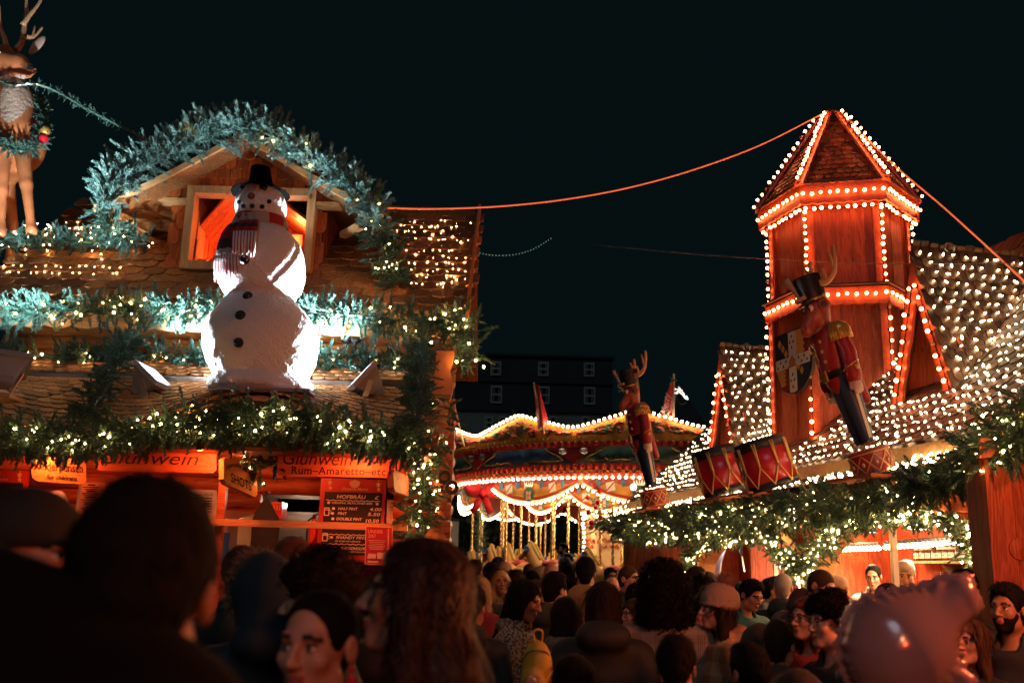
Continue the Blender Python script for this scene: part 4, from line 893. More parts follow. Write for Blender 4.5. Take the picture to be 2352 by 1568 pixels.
def bulb_string(label, pts, nrmls=None, parent_cat='bulb string', group='bulb strings on the sweets stall', r=.029, me=None, dead=()):
    pts = np.asarray(pts, float); t = empty('bulb_string', tuple(pts.mean(0)), label, 'bulb string', group)
    global ME_BULB, ME_DEAD
    rb = np.random.default_rng(int(abs(pts.sum()) * 1000) % 99991)
    for i, p in enumerate(pts):
        p = p + rb.normal(size=3) * .0045; o = bpy.data.objects.new('bulb', ME_DEAD if i in dead or rb.random() < .035 else (me or ME_BULB)); o.scale = (rb.uniform(.84, 1.1),) * 3; COL.objects.link(o); o.parent = t; o.location = tuple(p - WL[t])
    mb = MB(); n = np.zeros(3) if nrmls is None else np.asarray(nrmls)
    if len(pts) > 1: mb.tube(pts - n * r * 1.1, .006, 4, caps=False)
    T = np.array([(math.cos(a) * .018, math.sin(a) * .018, z) for z in (-.5, .5) for a in np.arange(8) * pi / 4]); 
    if nrmls is not None:
        Z = nrm(n); X = nrm(np.cross(Z, [.3, .5, .8])); Yv = np.cross(Z, X); fr = np.stack([X, Yv, Z * .028], 1)
        mb.stamp(T, [(i, (i + 1) % 8, 8 + (i + 1) % 8, 8 + i) for i in range(8)], np.repeat(fr[None], len(pts), 0), pts - n * r * .95)
    mb.build('cable', M_BLACK, t); return t
ME_BULB = ico('bulb', .020, 2, M_BULB); ME_DEAD = ico('unlit_bulb', .0235, 2, M_DEAD); ME_SMALLB = ico('white_bulb', .026, 2, M_CBULB)

# ------------------------------------------------------------------ turret
TC = P(1938, 800, 11.66); tx, ty = TC[0], TC[1]; va = math.atan2(tx, ty)
def hexpt(i, r, z): a = R(-25 + 60 * i) ; ang = a; d = np.array([math.sin(ang + 0) , -math.cos(ang)]); c, s = math.cos(-va), math.sin(-va); return np.array([tx + r * (d[0] * c - d[1] * s), ty + r * (d[0] * s + d[1] * c), z])
def tz(v): return Pz(1938, v, 11.4)
tow = empty('turret', (tx, ty, 0), 'six-sided red plank turret with tiled spire outlined in bulbs', 'turret')
zA, zE, zE2, zM, zM2, zB = tz(250), tz(462), tz(500), tz(692), tz(722), 2.9
RB, RE, RL = .80, .955, .835
mb = MB()
for i in range(6):
    for za, zb_, r in ((zM, zE2 + .05, RB), (zB, zM2 + .05, RL)):
        p, q = hexpt(i, r, za), hexpt(i + 1, r, za); e = (q - p); n = nrm(np.cross(e, [0, 0, 1])); N = 5
        for j in range(N):
            o = p + e * j / N - n * (.005 * (j % 2)); mb.obox(o, e / N * .985, -n * .04, (0, 0, zb_ - za))
mb.build('plank_wall', M_RED, tow)
mb = MB()
for i in range(6):
    for za, zb_, r in ((zM, zE2, RB), (zB, zM2, RL)):
        p = hexpt(i, r + .012, za); q = hexpt(i, r + .012, zb_)
        for sgn in (-1, 1):
            e = nrm(hexpt(i + sgn, r, 0) - hexpt(i, r, 0)); n = nrm(np.cross(e, [0, 0, 1])) * (sgn if True else 1); n = n if np.dot(n[:2], p[:2] - [tx, ty]) > 0 else -n
            mb.obox(p, e * .075, n * .02, (0, 0, zb_ - za))
mb.build('corner_batten', M_REDY, tow)
def tface(i, za, ra, zb_, rb_, k0=0):
    p0, p1 = hexpt(i, ra, za), hexpt(i + 1, ra, za); q0, q1 = hexpt(i, rb_, zb_), hexpt(i + 1, rb_, zb_)
    def f(s, t):
        s = np.asarray(s, float)[..., None]; t = np.asarray(t, float)[..., None]; L = np.linalg.norm(p1 - p0); m0, m1 = (p0 + p1) / 2, (q0 + q1) / 2; d = nrm(p1 - p0); return m0 + (m1 - m0) * t + d * s
    L = np.linalg.norm(p1 - p0); L2 = np.linalg.norm(q1 - q0); return f, L, L2, (p0, p1, q0, q1)
mb = MB(); RA = .095
for i in range(6):
    f, L, L2, (p0, p1, q0, q1) = tface(i, zE, RE, zA, RA); m0 = (p0 + p1) / 2; d = nrm(p1 - p0); ax_ = (q0 + q1) / 2 - m0
    def kp(p, m0=m0, d=d, ax_=ax_, L=L, L2=L2): s = np.abs((p - m0) @ d); t = ((p - m0) @ ax_) / (ax_ @ ax_); return (s < (L + (L2 - L) * t) / 2 - .03) & (t < .97)
    tiles(mb, f, -L / 2, L / 2, 16, .095, th=.014, seed=60 + i, keep=kp); mb.add([p0, p1, q1, q0], [(0, 1, 2, 3)])
mb.build('spire', M_SPIRE, tow)
mb = MB()
for i in range(6):
    a, b = hexpt(i, RE + .02, zE + .01), hexpt(i, RA + .03, zA + .03); rad_ = nrm(np.array([a[0] - tx, a[1] - ty, 0])); mb.bar(a, b, .11, .03, rad_)
mb.build('hip_board', M_REDY, tow)
for zt_, zl_, r in ((zE + .02, zE2 + .0, RE), (zM + .03, zM2, RL + .07)):
    mb = MB()
    for i in range(6):
        p, q = hexpt(i, r, 0), hexpt(i + 1, r, 0); x = np.linspace(0, 1, 40)[:, None]; b = p + (q - p) * x; t_ = b.copy(); t_[:, 2] = zt_; b[:, 2] = zl_ - .02 * np.abs(np.sin(x[:, 0] * 22)); n = nrm(np.cross(q - p, [0, 0, 1])); n = n if np.dot(n[:2], p[:2] - [tx, ty]) > 0 else -n
        mb.strip(t_, b, -n * .025)
    mb.build('eave_fascia', M_REDY, tow)
for z, r in ((zE + .0, RE - .02), (zM + .02, RL + .06)):
    mb = MB(); mb.prism([hexpt(i, r, z) for i in range(6)], (0, 0, .03)); mb.prism([hexpt(i, r + .05, z + .031) for i in range(6)], (0, 0, .02)); mb.build('eave_roof', M_DARKW, tow)
mb = MB()
mb.lathe([(.14, 0), (.15, .03), (.10, .05), (.07, .10), (.03, .13), (.001, .135)], (tx, ty, zA), n=16); mb.build('finial', M_DARKW, tow)
names = ['front left', 'front right', 'far right', 'rear right', 'rear left', 'far left']
def outn(i0, i1=None):
    p = hexpt(i0, 1, 0) if i1 is None else (hexpt(i0, 1, 0) + hexpt(i1, 1, 0)) / 2; d = np.array([p[0] - tx, p[1] - ty, 0]); return nrm(d)
rr = np.random.default_rng(77)
for i in (0, 1, 2, 5):
    a, b = hexpt(i, RE + .02, zE + .06), hexpt(i, RA + .06, zA + .02); n = outn(i); nb = 17 if i in (0, 1) else 16
    e = nrm(hexpt(i + (1 if i in (5,) else -1), 1, 0) - hexpt(i, 1, 0))
    pts = [a + (b - a) * (j + .5) / nb + n * .05 for j in range(nb)]
    bulb_string(f'string of round bulbs up the {names[i]} hip of the turret spire', pts, n, dead=(3, 12) if i == 5 else (13,) if i == 1 else ())
for i, nm in ((0, 'front face'), (5, 'left face'), (1, 'right face')):
    for z, r, row, nb in ((zE - .10, RE + .028, 'upper row of bulbs on the eave fascia', 10), (zE2 - .06, RE - .03, 'lower row of bulbs under the eave fascia', 10), (zM - .06, RL + .10, 'row of bulbs on the mid skirt', 9)):
        p, q = hexpt(i, r, z), hexpt(i + 1, r, z); n = outn(i, i + 1); pts = [p + (q - p) * (j + .5) / nb for j in range(nb)]
        bulb_string(f'{row}, {nm} of the turret', pts, n)
for i, nm in ((0, 'front left'), (1, 'front right'), (5, 'far left'), (2, 'far right')):
    n = outn(i); e = nrm(hexpt((i + 1) % 6 if i in (0,5) else i - 1, 1, 0) - hexpt(i, 1, 0)); e = e * (-1 if i == 0 else 1)
    for z0, z1, r, nb, nm2 in ((zM + .09, zE2 - .08, RB, 11, 'upper'), (3.15, zM2 - .06, RL, 13, 'lower')):
        if i == 2 and nm2 == 'lower': continue
        pts = [hexpt(i, r + .06, z1 + (z0 - z1) * j / (nb - 1)) for j in range(nb)]
        bulb_string(f'vertical bulb string on the {nm} corner of the {nm2} turret wall', pts, n, dead=(2, 6, 7) if (i == 0 and nm2 == 'lower') else ())

# ------------------------------------------------------------------ gabled dormers of the roof
def gable_dormer(label, sc, side_label, nb, led_label, deadset):
    """sc: centre along the stall"""
    t = empty('gable_dormer', tuple(W(sc, 1.1, 3.3)), label, 'dormer', 'gabled dormers on the sweets stall roof')
    hw, zf, za, k0 = .55, 3.30, 4.77, 1.1
    mb = MB(); n = 6
    for i in range(n):
        a, b = -hw + .1 + (2 * hw - .2) * i / n, -hw + .1 + (2 * hw - .2) * (i + 1) / n; h = lambda x: zf + (za - zf) * (1 - abs(x) / hw) - .05
        mb.prism([W(sc + a, k0 + .16 + .005 * (i % 2), zf - .15), W(sc + b - .004, k0 + .16, zf - .15), W(sc + b - .004, k0 + .16, h(b)), W(sc + (a + b) / 2, k0 + .16, max(h(a), h(b), h((a + b) / 2))), W(sc + a, k0 + .16, h(a))], EN * .03)
    mb.build('gable_wall', M_RED, t)
    mb = MB()
    for sg in (-1, 1):
        x = np.linspace(0, 1, 30); top = W(sc + sg * hw * (1 - x) * 1.06, k0, zf - .12 + (za + .1 - zf + .12) * x); inn = W(sc + sg * (hw * (1 - x) * 1.06 - .17 + .012 * np.sin(x * 30)), k0, zf - .12 + (za + .1 - zf + .12) * x)
        mid = W(np.full(30, float(sc)), k0, zf + .0 + 0 * x)
        s_in = np.maximum(hw * (1 - x) * 1.06 - .17 + .010 * np.sin(x * 34), 0); inn = W(sc + sg * s_in, k0, zf - .12 + (za + .1 - zf + .12) * x)
        mb.strip(top, inn, EN * .03)
    mb.build('gable_board', M_REDY, t)
    mb = MB()
    for sg in (-1, 1):
        s_ = lambda sg=sg: (lambda s, tt: W(sc + sg * hw * 1.1 * (1 - np.asarray(tt)), (k0 + np.asarray(s) if sg < 0 else k0 + 1.9 - np.asarray(s)), zf - .15 + (za + .12 - zf + .15) * np.asarray(tt)))
        mb = MB(); tiles(mb, s_(), 0.0, 1.9, 16, .10, th=.011, seed=70 + sg); sheet(mb, s_(), 0, 1.9, 0, 1, 2, 2, .0); mb.build('dormer_roof', M_TILE2, t)
    mb = MB(); c = W(sc, k0 + .42, za + .15); a = np.linspace(0, 2 * pi, 21); mb.tube(c + np.stack([np.cos(a) * .05 * EN[0], np.cos(a) * .05 * EN[1], .05 * np.sin(a) + .02], 1), .013, 6); mb.build('lifting_ring', M_GREYM, t)
    for sg, nm in ((1, 'far'), (-1, 'near')):
        pts = [W(sc + sg * (hw * 1.06 * (1 - x) - .085 * (1 if x < .85 else .4)), k0 - .035, zf - .12 + (za + .1 - zf + .12) * x) for x in np.linspace(.04, .78, nb)]
        bulb_string(f'bulb string on the {nm} rake board of the {side_label} dormer', pts, -EN, dead=deadset if sg < 0 else ())
    r_ = np.random.default_rng(int(sc * 10) + 5); pts = []; kk = 1.85
    for j in range(17):
        for i in range(14):
            x = (i + .5 * (j % 2) + r_.normal() * .16) / 14 * 1.78 + .05; tt = (j + .3 + r_.normal() * .1) / 17; pts.append(W(sc - hw * 1.1 * (1 - tt) - .02, k0 + x, zf - .13 + (za + .12 - zf + .15) * tt))
    return t, np.array(pts)
ME_LED = ico('led', .0128, 1, M_LED, (2.1, .62, .62)); 
def led_net(label, pts, n=None, seed=0, cable=None):
    t = empty('light_net', tuple(np.mean(pts, 0)), label, 'light net', 'white light nets on the sweets stall roof'); r_ = np.random.default_rng(seed); pts = np.asarray(pts)[r_.permutation(len(pts))]
    V = np.array([v.co[:] for v in ME_LED.vertices]); F = [tuple(p.vertices) for p in ME_LED.polygons]
    for p in pts[:100]:
        o = bpy.data.objects.new('led', ME_LED); COL.objects.link(o); o.parent = t; o.location = tuple(p - WL[t]); o.rotation_euler = (r_.normal() * .4, r_.normal() * .5, math.atan2(FD[1], FD[0]) + r_.normal() * .5); s = r_.uniform(.8, 1.25); o.scale = (s, s, s)
    k = len(pts) - 100
    if k > 0:
        fr = np.array([rotz(math.atan2(FD[1], FD[0]) + r_.normal() * .5) @ roty(r_.normal() * .5) * r_.uniform(.8, 1.25) for _ in range(k)])
        mb = MB(); mb.stamp(V, F, fr, pts[100:]); o = mb.build('led_rest', M_LED, t, True); o['kind'] = 'stuff'
    if cable is not None: mb = MB(); [mb.tube(c, .004, 3, caps=False) for c in cable]; mb.build('net_cable', M_CABLE, t)
    return t
dA, pA = gable_dormer('small steep gabled dormer beside the red drums', S_of(RS(1655, 900, 1.1)), 'smaller left', 11, '', (4,))
dB, pB = gable_dormer('large steep gabled dormer nearest the stall end', S_of(RS(2110, 800, 1.1)), 'larger right', 11, '', (1, 5))
led_net('white light net over the dormer roof beside the turret', pA, seed=1)
led_net('white light net over the big dormer roof at the stall end', pB, seed=2)
r_ = np.random.default_rng(8)
def roofpts(ns, rows, s0, s1, k0, k1, fz, dz, skip=None):
    pts = []; cab = []
    for j in range(rows):
        row = []
        for i in range(ns):
            s = s0 + (s1 - s0) * (i + .5 * (j % 2) + r_.normal() * .16) / ns; k = k0 + (k1 - k0) * (j + r_.normal() * .12) / rows; p = W(s, k, fz(k) + dz); row.append(p)
            if skip is None or not skip(s, k): pts.append(p)
        cab.append(np.array(row))
    return pts, cab
sT = S_of(np.array([tx, ty])); kT = (tx - A0[0]) * FN[0] + (ty - A0[1]) * FN[1]
sA_, sB_ = S_of(RS(1655, 900, 1.1)), S_of(RS(2110, 800, 1.1))
skip = lambda s, k: (abs(s - sT) < .75 and abs(k - kT) < .8) or (k > 1.15 and (abs(s - sA_) < .5 - (k - 1.15) * .35 or abs(s - sB_) < .5 - (k - 1.15) * .35))
pts, cab = roofpts(88, 15, SN0 + .1, SN1 - .1, .5, 2.2, zroof, .03, skip); led_net('white light net covering the main shingle roof of the sweets stall', pts, seed=3, cable=cab)
pts, cab = roofpts(72, 3, SN0 + .1, SN1 - .1, 0.0, .4, lambda k: ZL + .05 + .16 * (k + .05) / .5, .025); led_net('white light net along the narrow eave roof under the wavy fascia', pts, seed=4, cable=cab)
c = W(u2s(2150, .42), .42, ZF - .1); cz = [W(s, .40, ZF - .12 - .06 * (i % 2)) for i, s in enumerate(np.linspace(u2s(2195, .4, 1030), u2s(2090, .4, 1050), 12))]
led_net('zigzag light chain hanging from the wavy fascia', cz, cable=[np.array(cz)])

# ------------------------------------------------------------------ garlands of the right stall
G2 = 'fir garlands on the sweets stall'
def rpath(pts, k): return smoothpath([RS(u, v, k if np.isscalar(k) else k[i]) for i, (u, v) in enumerate(pts)], 6)
garland('thick fir garland full of lights along the sweets stall eave', rpath([(1405, 1204), (1480, 1200), (1600, 1184), (1740, 1168), (1900, 1150), (2030, 1134), (2150, 1106), (2260, 1060)], -.08), .105, 170, .95, 150, .5, (-.6, -.4, -.2), 51, G2, .15, (-.8, -.5, 0))
garland('second row of fir below the eave, glittering with lights', rpath([(1420, 1222), (1520, 1226), (1640, 1214), (1760, 1192), (1900, 1172), (2040, 1150)], .12), .09, 120, .9, 170, .6, (-.6, -.4, -.3), 52, G2, .35, (-.8, -.5, 0))
garland('dark fir garland rising to the stall end over the red wing', rpath([(2240, 1060), (2290, 1030), (2330, 985), (2360, 920)], [-.1, -.2, -.3, -.3]), .16, 170, 1.2, 26, .8, (-.5, -.5, 0), 53, G2, .3, (-.6, -.7, 0))
garland('fir garland framing the smaller arch by the carousel', rpath([(1585, 1335), (1585, 1290), (1608, 1258), (1660, 1238), (1740, 1232), (1790, 1246)], .28), .06, 120, .75, 80, .4, (-.6, -.3, 0), 54, G2, .35, (-.8, -.5, 0))
garland('fir swag hanging in a point between the two arches', rpath([(1790, 1262), (1835, 1290), (1853, 1325), (1862, 1300), (1880, 1262), (1910, 1230)], .22), .095, 150, .9, 60, .6, (-.6, -.3, 0), 55, G2, .4, (-.8, -.5, 0))
garland('fir garland over the crown of the larger arch', rpath([(1910, 1222), (1960, 1196), (2040, 1184), (2110, 1178), (2180, 1188), (2225, 1215)], .22), .075, 120, .8, 100, .5, (-.6, -.3, 0), 56, G2, .4, (-.8, -.5, 0))
garland('fir garland down the near side of the larger arch', rpath([(2225, 1225), (2250, 1270), (2265, 1320), (2275, 1370)], .2), .10, 150, .9, 40, .3, (-.6, -.5, 0), 57, G2, .5, (-.7, -.7, 0))

# ------------------------------------------------------------------ inside the sweets stall
def interior_row(label, u0, v0, u1, v1, k, n):
    p, q = RS(u0, v0, k), RS(u1, v1, k); pts = [p + (q - p) * i / (n - 1) for i in range(n)]; t = empty('bulb_row', tuple((p + q) / 2), label, 'bulb string', 'white bulb rows inside the sweets stall')
    for x in pts:
        o = bpy.data.objects.new('bulb', ME_SMALLB); COL.objects.link(o); o.parent = t; o.location = tuple(x - WL[t])
    mb = MB()
    for x in pts: mb.lathe([(.016, .025), (.016, .055)], x, n=8)
    mb.tube([p + [0, 0, .055], q + [0, 0, .055]], .012, 5); mb.build('holder', M_BLACK, t)
interior_row('white bulb row inside the larger arch left of the white post', 1898, 1262, 2018, 1258, 1.5, 16)
interior_row('white bulb row inside the larger arch above the jar shelf', 2034, 1256, 2212, 1244, 1.5, 20)
interior_row('two white bulbs inside the smaller arch', 1797, 1276, 1812, 1276, 1.5, 2)
for lab, u, v, k in (('dark dome pendant lamp over the jar shelf', 2112, 1212, 1.3), ('second dark dome pendant lamp nearer the arch edge', 2154, 1206, 1.3), ('dark dome pendant lamp over the staff woman', 1992, 1219, 1.3), ('dome pendant lamp at the edge of the larger arch', 1952, 1222, 1.3), ('dome pendant lamp in the smaller arch beside the post', 1778, 1243, 1.0), ('second dome pendant lamp in the smaller arch', 1800, 1241, 1.3)):
    c = RS(u, v, k); t = empty('pendant_lamp', tuple(c), lab, 'pendant lamp', 'dome pendant lamps in the sweets stall')
    mb = MB(); mb.lathe([(.10, -.01), (.11, -.015), (.09, .03), (.04, .06), (.02, .08), (.02, .12)], c, n=20); mb.build('shade', M_BLACK, t, True)
    mb = MB(); mb.lathe([(.0001, -.018), (.085, -.012)], c, n=16); mb.build('bulb', glow('pendant_glow', (1, .86, .72), 9) if 'pendant_glow' not in MATS else MATS['pendant_glow'], t)
    lamp('pendant_light', 'SPOT', tuple(c - [0, 0, .03]), (1, .60, .36), 110, .05, tuple(c - [0, 0, 1]), angle=160, blend=.6)
for s in (1.0, 2.4, 4.2, 5.6): lamp('stall_bulb_light', 'POINT', tuple(W(s, 1.4, 2.2)), (1, .42, .18), 42, .06)
p0, p1 = RS(2068, 1288, KB - .3), RS(2210, 1283, KB - .3); t = empty('jar_shelf', tuple((p0 + p1) / 2), 'pale wooden shelf on the back wall of the sweets stall', 'shelf'); sA, sB = S_of(p1) - .2, S_of(p0); zsh = p0[2]
mb = MB(); mb.obox(W(sA, KB - .28, zsh - .025), EX * (sB - sA), EN * .28, (0, 0, .025)); mb.build('board', M_PALEX, t)
mb = MB(); mb.prism([W(sA + .6, KB - .02, zsh - .03), W(sA + .6, KB - .25, zsh - .03), W(sA + .6, KB - .02, zsh - .3)], EX * .03); mb.build('bracket', M_DARKW, t)
M_CHOC = plain('hazelnut_spread', (.07, .025, .012), .2); M_LABEL = plain('jar_label', (.8, .7, .62), .5); M_LABR = plain('jar_lettering', (.5, .03, .02), .5)
cx = lambda s: W(s, KB - .2, zsh)
jar = None; spots = []
layout = [('j', .04)] * 3 + [('b', .075)] + [('j', .05)] * 3 + [('b', .06), ('b', .06)] + [('j', .05)] * 4
s = sB - .08; kinds = 'jjjbjjjbbjjjj'; first = {}
for i, kd in enumerate(kinds):
    s -= .105 if kd == 'j' else .09
    pos = cx(s)
    if kd not in first:
        if kd == 'j':
            o = empty('spread_jar', tuple(pos), 'brown spread jar with white lid on the sweets stall shelf', 'jar', 'spread jars on the sweets stall shelf'); mb = MB(); mb.lathe([(.043, 0), (.045, .01), (.045, .10), (.036, .12)], pos, n=16); mb.build('glass', M_CHOC, o, True)
            mb = MB(); mb.lathe([(.038, .12), (.038, .145), (.001, .146)], pos, n=16); mb.build('lid', M_WHITEP, o, True)
            mb = MB(); a = np.linspace(-1.1, 1.1, 9); d = -EN; X_ = EX; pr = [pos + .0462 * (math.cos(q) * d + math.sin(q) * X_) for q in a]; mb.strip([p + [0, 0, .085] for p in pr], [p + [0, 0, .03] for p in pr], EN * .001); mb.build('label_band', M_LABEL, o)
            mb = MB(); put_text(mb, 'nutella', pos + np.array([0, 0, .058]) - EN * .047, -EX, (0, 0, 1), .018, .06, off=.001, bold=.03); mb.build('lettering', M_LABR, o)
        else:
            o = empty('sauce_bottle', tuple(pos), 'dark sauce bottle between the jars on the shelf', 'bottle', 'sauce bottles on the sweets stall shelf'); mb = MB(); mb.lathe([(.03, 0), (.033, .01), (.033, .11), (.016, .16), (.012, .19)], pos, n=14); mb.build('glass', M_CHOC, o, True)
            mb = MB(); mb.lathe([(.013, .19), (.008, .23), (.001, .231)], pos, n=10); mb.build('cap', plain('bottle_cap', (.6, .3, .1), .4), o)
            mb = MB(); mb.lathe([(.0335, .03), (.0335, .085)], pos, n=14); mb.build('label_band', M_LABEL, o)
        first[kd] = (o, pos)
    else:
        o, p0_ = first[kd]; c_ = o.copy(); COL.objects.link(c_); c_.location = tuple(pos); WL[c_] = pos
        for ch in o.children: k_ = ch.copy(); COL.objects.link(k_); k_.parent = c_
def rsheet(name, label, px, k, mat, lines, ink, cat, deco=None):
    a, b, c, d = [RS(u, v, k) for u, v in px]; t = empty(name, tuple((a + b + c + d) / 4), label, cat); X = nrm(b - a); Z = nrm(a - d); N = np.cross(X, Z); wd, ht = np.linalg.norm(b - a), np.linalg.norm(a - d)
    mb = MB(); mb.obox(d - N * .006, X * wd, Z * ht, N * .006); mb.build('sheet', mat, t); mb = MB()
    for s, fx, fz, h, wf, kw in lines: put_text(mb, s, d + X * wd * fx + Z * ht * fz, X, Z, ht * h, wd * wf, off=.003, **kw)
    if deco: deco(mb, d, X * wd, Z * ht, N)
    if mb.n: mb.build('print', ink, t)
    return t
rsheet('stall_certificate', 'cream Merry Christmas certificate numbered F44 on the stall back wall', [(1935, 1290), (1962, 1288), (1964, 1350), (1939, 1351)], KB - .03, M_PAPER, [('Merry Christmas', .5, .70, .06, .8, {}), ('Frankfurt Christmas Market Ltd', .5, .62, .035, .85, {}), ('German Christmas', .5, .47, .04, .7, {}), ('Company Ltd', .5, .40, .04, .5, {}), ('F44', .5, .2, .13, .5, dict(shear=.1))], M_SLATE, 'notice')
rsheet('price_card', 'small pale card above the F44 certificate', [(1932, 1263), (1960, 1262), (1961, 1283), (1934, 1284)], KB - .03, M_PINK, [('Contactless', .5, .75, .2, .8, {}), ('VISA', .55, .3, .22, .5, dict(bold=.02))], M_REDPOST, 'notice')
def starsdeco(mb, d, X, Z, N):
    for fx, fz, r in ((.06, .9, .025), (.12, .75, .03), (.18, .86, .025), (.08, .58, .03), (.15, .5, .035), (.06, .35, .03)): star(mb, d + X * fx + Z * fz + N * .004, r, nrm(X), nrm(Z))
    for k in range(7): an = pi + k * pi / 6; mb.ell(d + X * .62 + Z * .62 + N * .004 + nrm(X) * math.cos(an) * .04 + nrm(Z) * math.sin(an) * .05, (.018, .018, .018), 6, 4)
rsheet('christmas_board', 'red Christmas Market board with stars behind the staff woman', [(1980, 1262), (2040, 1260), (2042, 1318), (1984, 1320)], KB - .05, M_REDP, [('Christmas Market', .6, .88, .12, .62, dict(shear=.2, warp=lambda x, y: (x, y - x * x * 2.0))), ('Christmas', .6, .2, .14, .6, dict(shear=.3))], M_CREAM, 'sign', starsdeco)
rsheet('drinks_menu', 'dark drinks panel under the red Christmas Market board', [(1984, 1321), (2042, 1319), (2043, 1370), (1986, 1372)], KB - .04, M_SLATE, [('CREPES 5.00', .5, .8, .1, .7, {}), ('WAFFLES 5.50', .5, .6, .1, .7, {})], M_CHALK, 'menu board')
p = [RS(1893, 1268, 2.0), RS(1930, 1266, 2.0), RS(1934, 1350, 2.0), RS(1893, 1352, 2.0)]; t = empty('clear_screen', tuple(np.mean(p, 0)), 'dark clear screen standing at the left of the larger arch', 'screen'); mb = MB(); mb.prism(p, EN * .01); o = mb.build('pane', plain('smoky_pane', (.10, .07, .06), .1), t)
cj = RS(1914, 1300, 1.95); t = empty('apron', tuple(cj), 'dark blue coat hanging behind the clear screen', 'coat'); mb = MB(); mb.lathe([(.14, -.5), (.13, -.2), (.09, -.06), (.03, .03)], cj - EN * .12, (EX, EN * .3, (0, 0, 1)), 16); mb.build('cloth', plain('blue_cloth', (.02, .04, .08), .9), t, True)
m_sheet = plain('splash_steel', (.75, .8, .85), .3, .4)
p = [RS(1614, 1330, .9), RS(1622, 1285, .9), RS(1650, 1252, .9), RS(1668, 1252, .9), RS(1655, 1290, .9), RS(1650, 1345, .9)]; t = empty('steel_splashback', tuple(np.mean(p, 0)), 'gleaming steel splashback inside the smaller arch', 'splashback'); mb = MB(); mb.prism(p, EN * .02); mb.build('sheet', m_sheet, t)
lamp('splash_light', 'POINT', tuple(RS(1650, 1262, .8)), (.9, .95, 1.0), 2.5, .04)
for lab, u, v, k, tilt in (('dark tap handle above the crowd in the smaller arch', 1704, 1275, .9, -.15), ('white bladed knife-like lever leaning by the post', 1742, 1315, .7, .9)):
    c = RS(u, v, k); t = empty('lever', tuple(c), lab, 'lever'); d = np.array([math.sin(tilt) * .9, 0, math.cos(tilt)]); mb = MB(); mb.bar(c, c + d * .13, .035, .03, (0, 1, 0)); mb.build('grip', M_BLACK, t); mb = MB(); mb.bar(c - d * .2, c - d * .01, .018, .015, (0, 1, 0)); mb.build('shaft', M_WHITEP, t)

# ------------------------------------------------------------------ shield on the turret
p0, p1 = hexpt(5, RL + .05, 0), hexpt(6, RL + .05, 0); X = nrm(p1 - p0); N = outn(5, 6)
def onface(u, v): d = ray(u, v); q = p0.copy(); return CAM + d * (np.dot(q + N * .03 - CAM, N) / np.dot(d, N))
cs = onface(1823, 830); wS = np.linalg.norm(onface(1866, 822) - onface(1783, 838)); hS = np.linalg.norm(onface(1824, 760) - onface(1826, 907)); 
t = empty('coat_of_arms', tuple(cs), 'quartered heraldic shield with ermine cross hung on the turret', 'shield')
def shp(fx, fz): return cs + X * wS * fx * .5 + np.array([0, 0, 1]) * hS * fz * .5
def halfw(fz): return 1.0 if fz > -.15 else math.sqrt(max(0, 1 - ((-.15 - fz) / .85) ** 1.7))
zz = np.linspace(1, -1, 30); out = [shp(-halfw(z), z) for z in zz] + [shp(halfw(z), z) for z in zz[::-1][1:]]
mb = MB(); mb.prism(out, -N * .04); o = mb.build('rim', plain('shield_rim', (.03, .02, .015), .5), t)
M_AZ = plain('shield_blue', (.015, .03, .06), .5); M_GU = plain('shield_red', (.24, .02, .02), .5); M_OR = plain('shield_gold', (.62, .30, .05), .5); M_ER = plain('shield_white', (.70, .62, .55), .5)
def flat(poly, mat_i, off, mb): q = [shp(x, z) + N * off for x, z in poly]; mb.prism(q, N * .004, mat_i)
mb = MB(); ins = lambda z, k=.93: halfw(z) * k
def quad(x0, x1, z0, z1, mi):
    zs2 = np.linspace(z1, z0, 12)
    L = [(max(x0, -ins(z)), z) for z in zs2]; Rr = [(min(x1, ins(z)), z) for z in zs2]; flat(L + Rr[::-1], mi, .003, mb)
cw = .20
for qa in ((-1, -cw, .17, .94, 0), (cw, 1, .17, .94, 1), (-1, -cw, -.85, -.17, 1), (cw, 1, -.85, -.17, 0)): mb = MB(); quad(*qa); mb.build('quarter', [M_AZ, M_GU], t)
mb = MB()
for x0, sgn in ((-.55, 1), (.55, -1)):
    pass
for qx, qz in ((-.6, .58), (.58, -.45)):
    for i in range(4):
        c_ = np.array([qx - .28 + i * .17, qz + .27 - i * .18]); 
        if abs(c_[0]) + .1 < ins(c_[1] - .1): flat([(c_[0], c_[1] + .14), (c_[0] + .1, c_[1]), (c_[0], c_[1] - .14), (c_[0] - .1, c_[1])], 0, .009, mb)
for x0, x1, z0, z1 in ((cw, .55, .17, .94), (-1, -.55, -.7, -.17)):
    n = 9; zl = np.linspace(z0, z1, n); edge = [((x1 if x0 > 0 else -.5) + (.12 if i % 2 else 0), z) for i, z in enumerate(zl)]; flat(edge + ([(x0, z1), (x0, z0)] if x0 > 0 else [(max(-1, -ins(z1)), z1), (-ins(z0), z0)]), 0, .009, mb)
mb.build('gold_charge', M_OR, t)
mb = MB(); flat([(-cw, .94), (cw, .94), (cw, -.93), (0, -.97), (-cw, -.93)], 0, .012, mb); flat([(-.93, .17), (-cw, .17), (-cw, -.17), (-.93, -.17)], 0, .012, mb); flat([(cw, .17), (.93, .17), (.93, -.17), (cw, -.17)], 0, .012, mb); mb.build('ermine_cross', M_ER, t)
mb = MB()
for x, z in [(0, .8), (-.1, .62), (.1, .62), (0, .45), (0, -.4), (-.1, -.58), (.1, -.58), (0, -.78)] + [(sg * x, z) for sg in (-1, 1) for x, z in ((.35, .07), (.5, -.07), (.65, .07), (.8, -.07))]: flat([(x, z + .05), (x + .045, z - .05), (x, z - .03), (x - .045, z - .05)], 0, .018, mb)
mb.build('ermine_spot', M_BLACK, t)
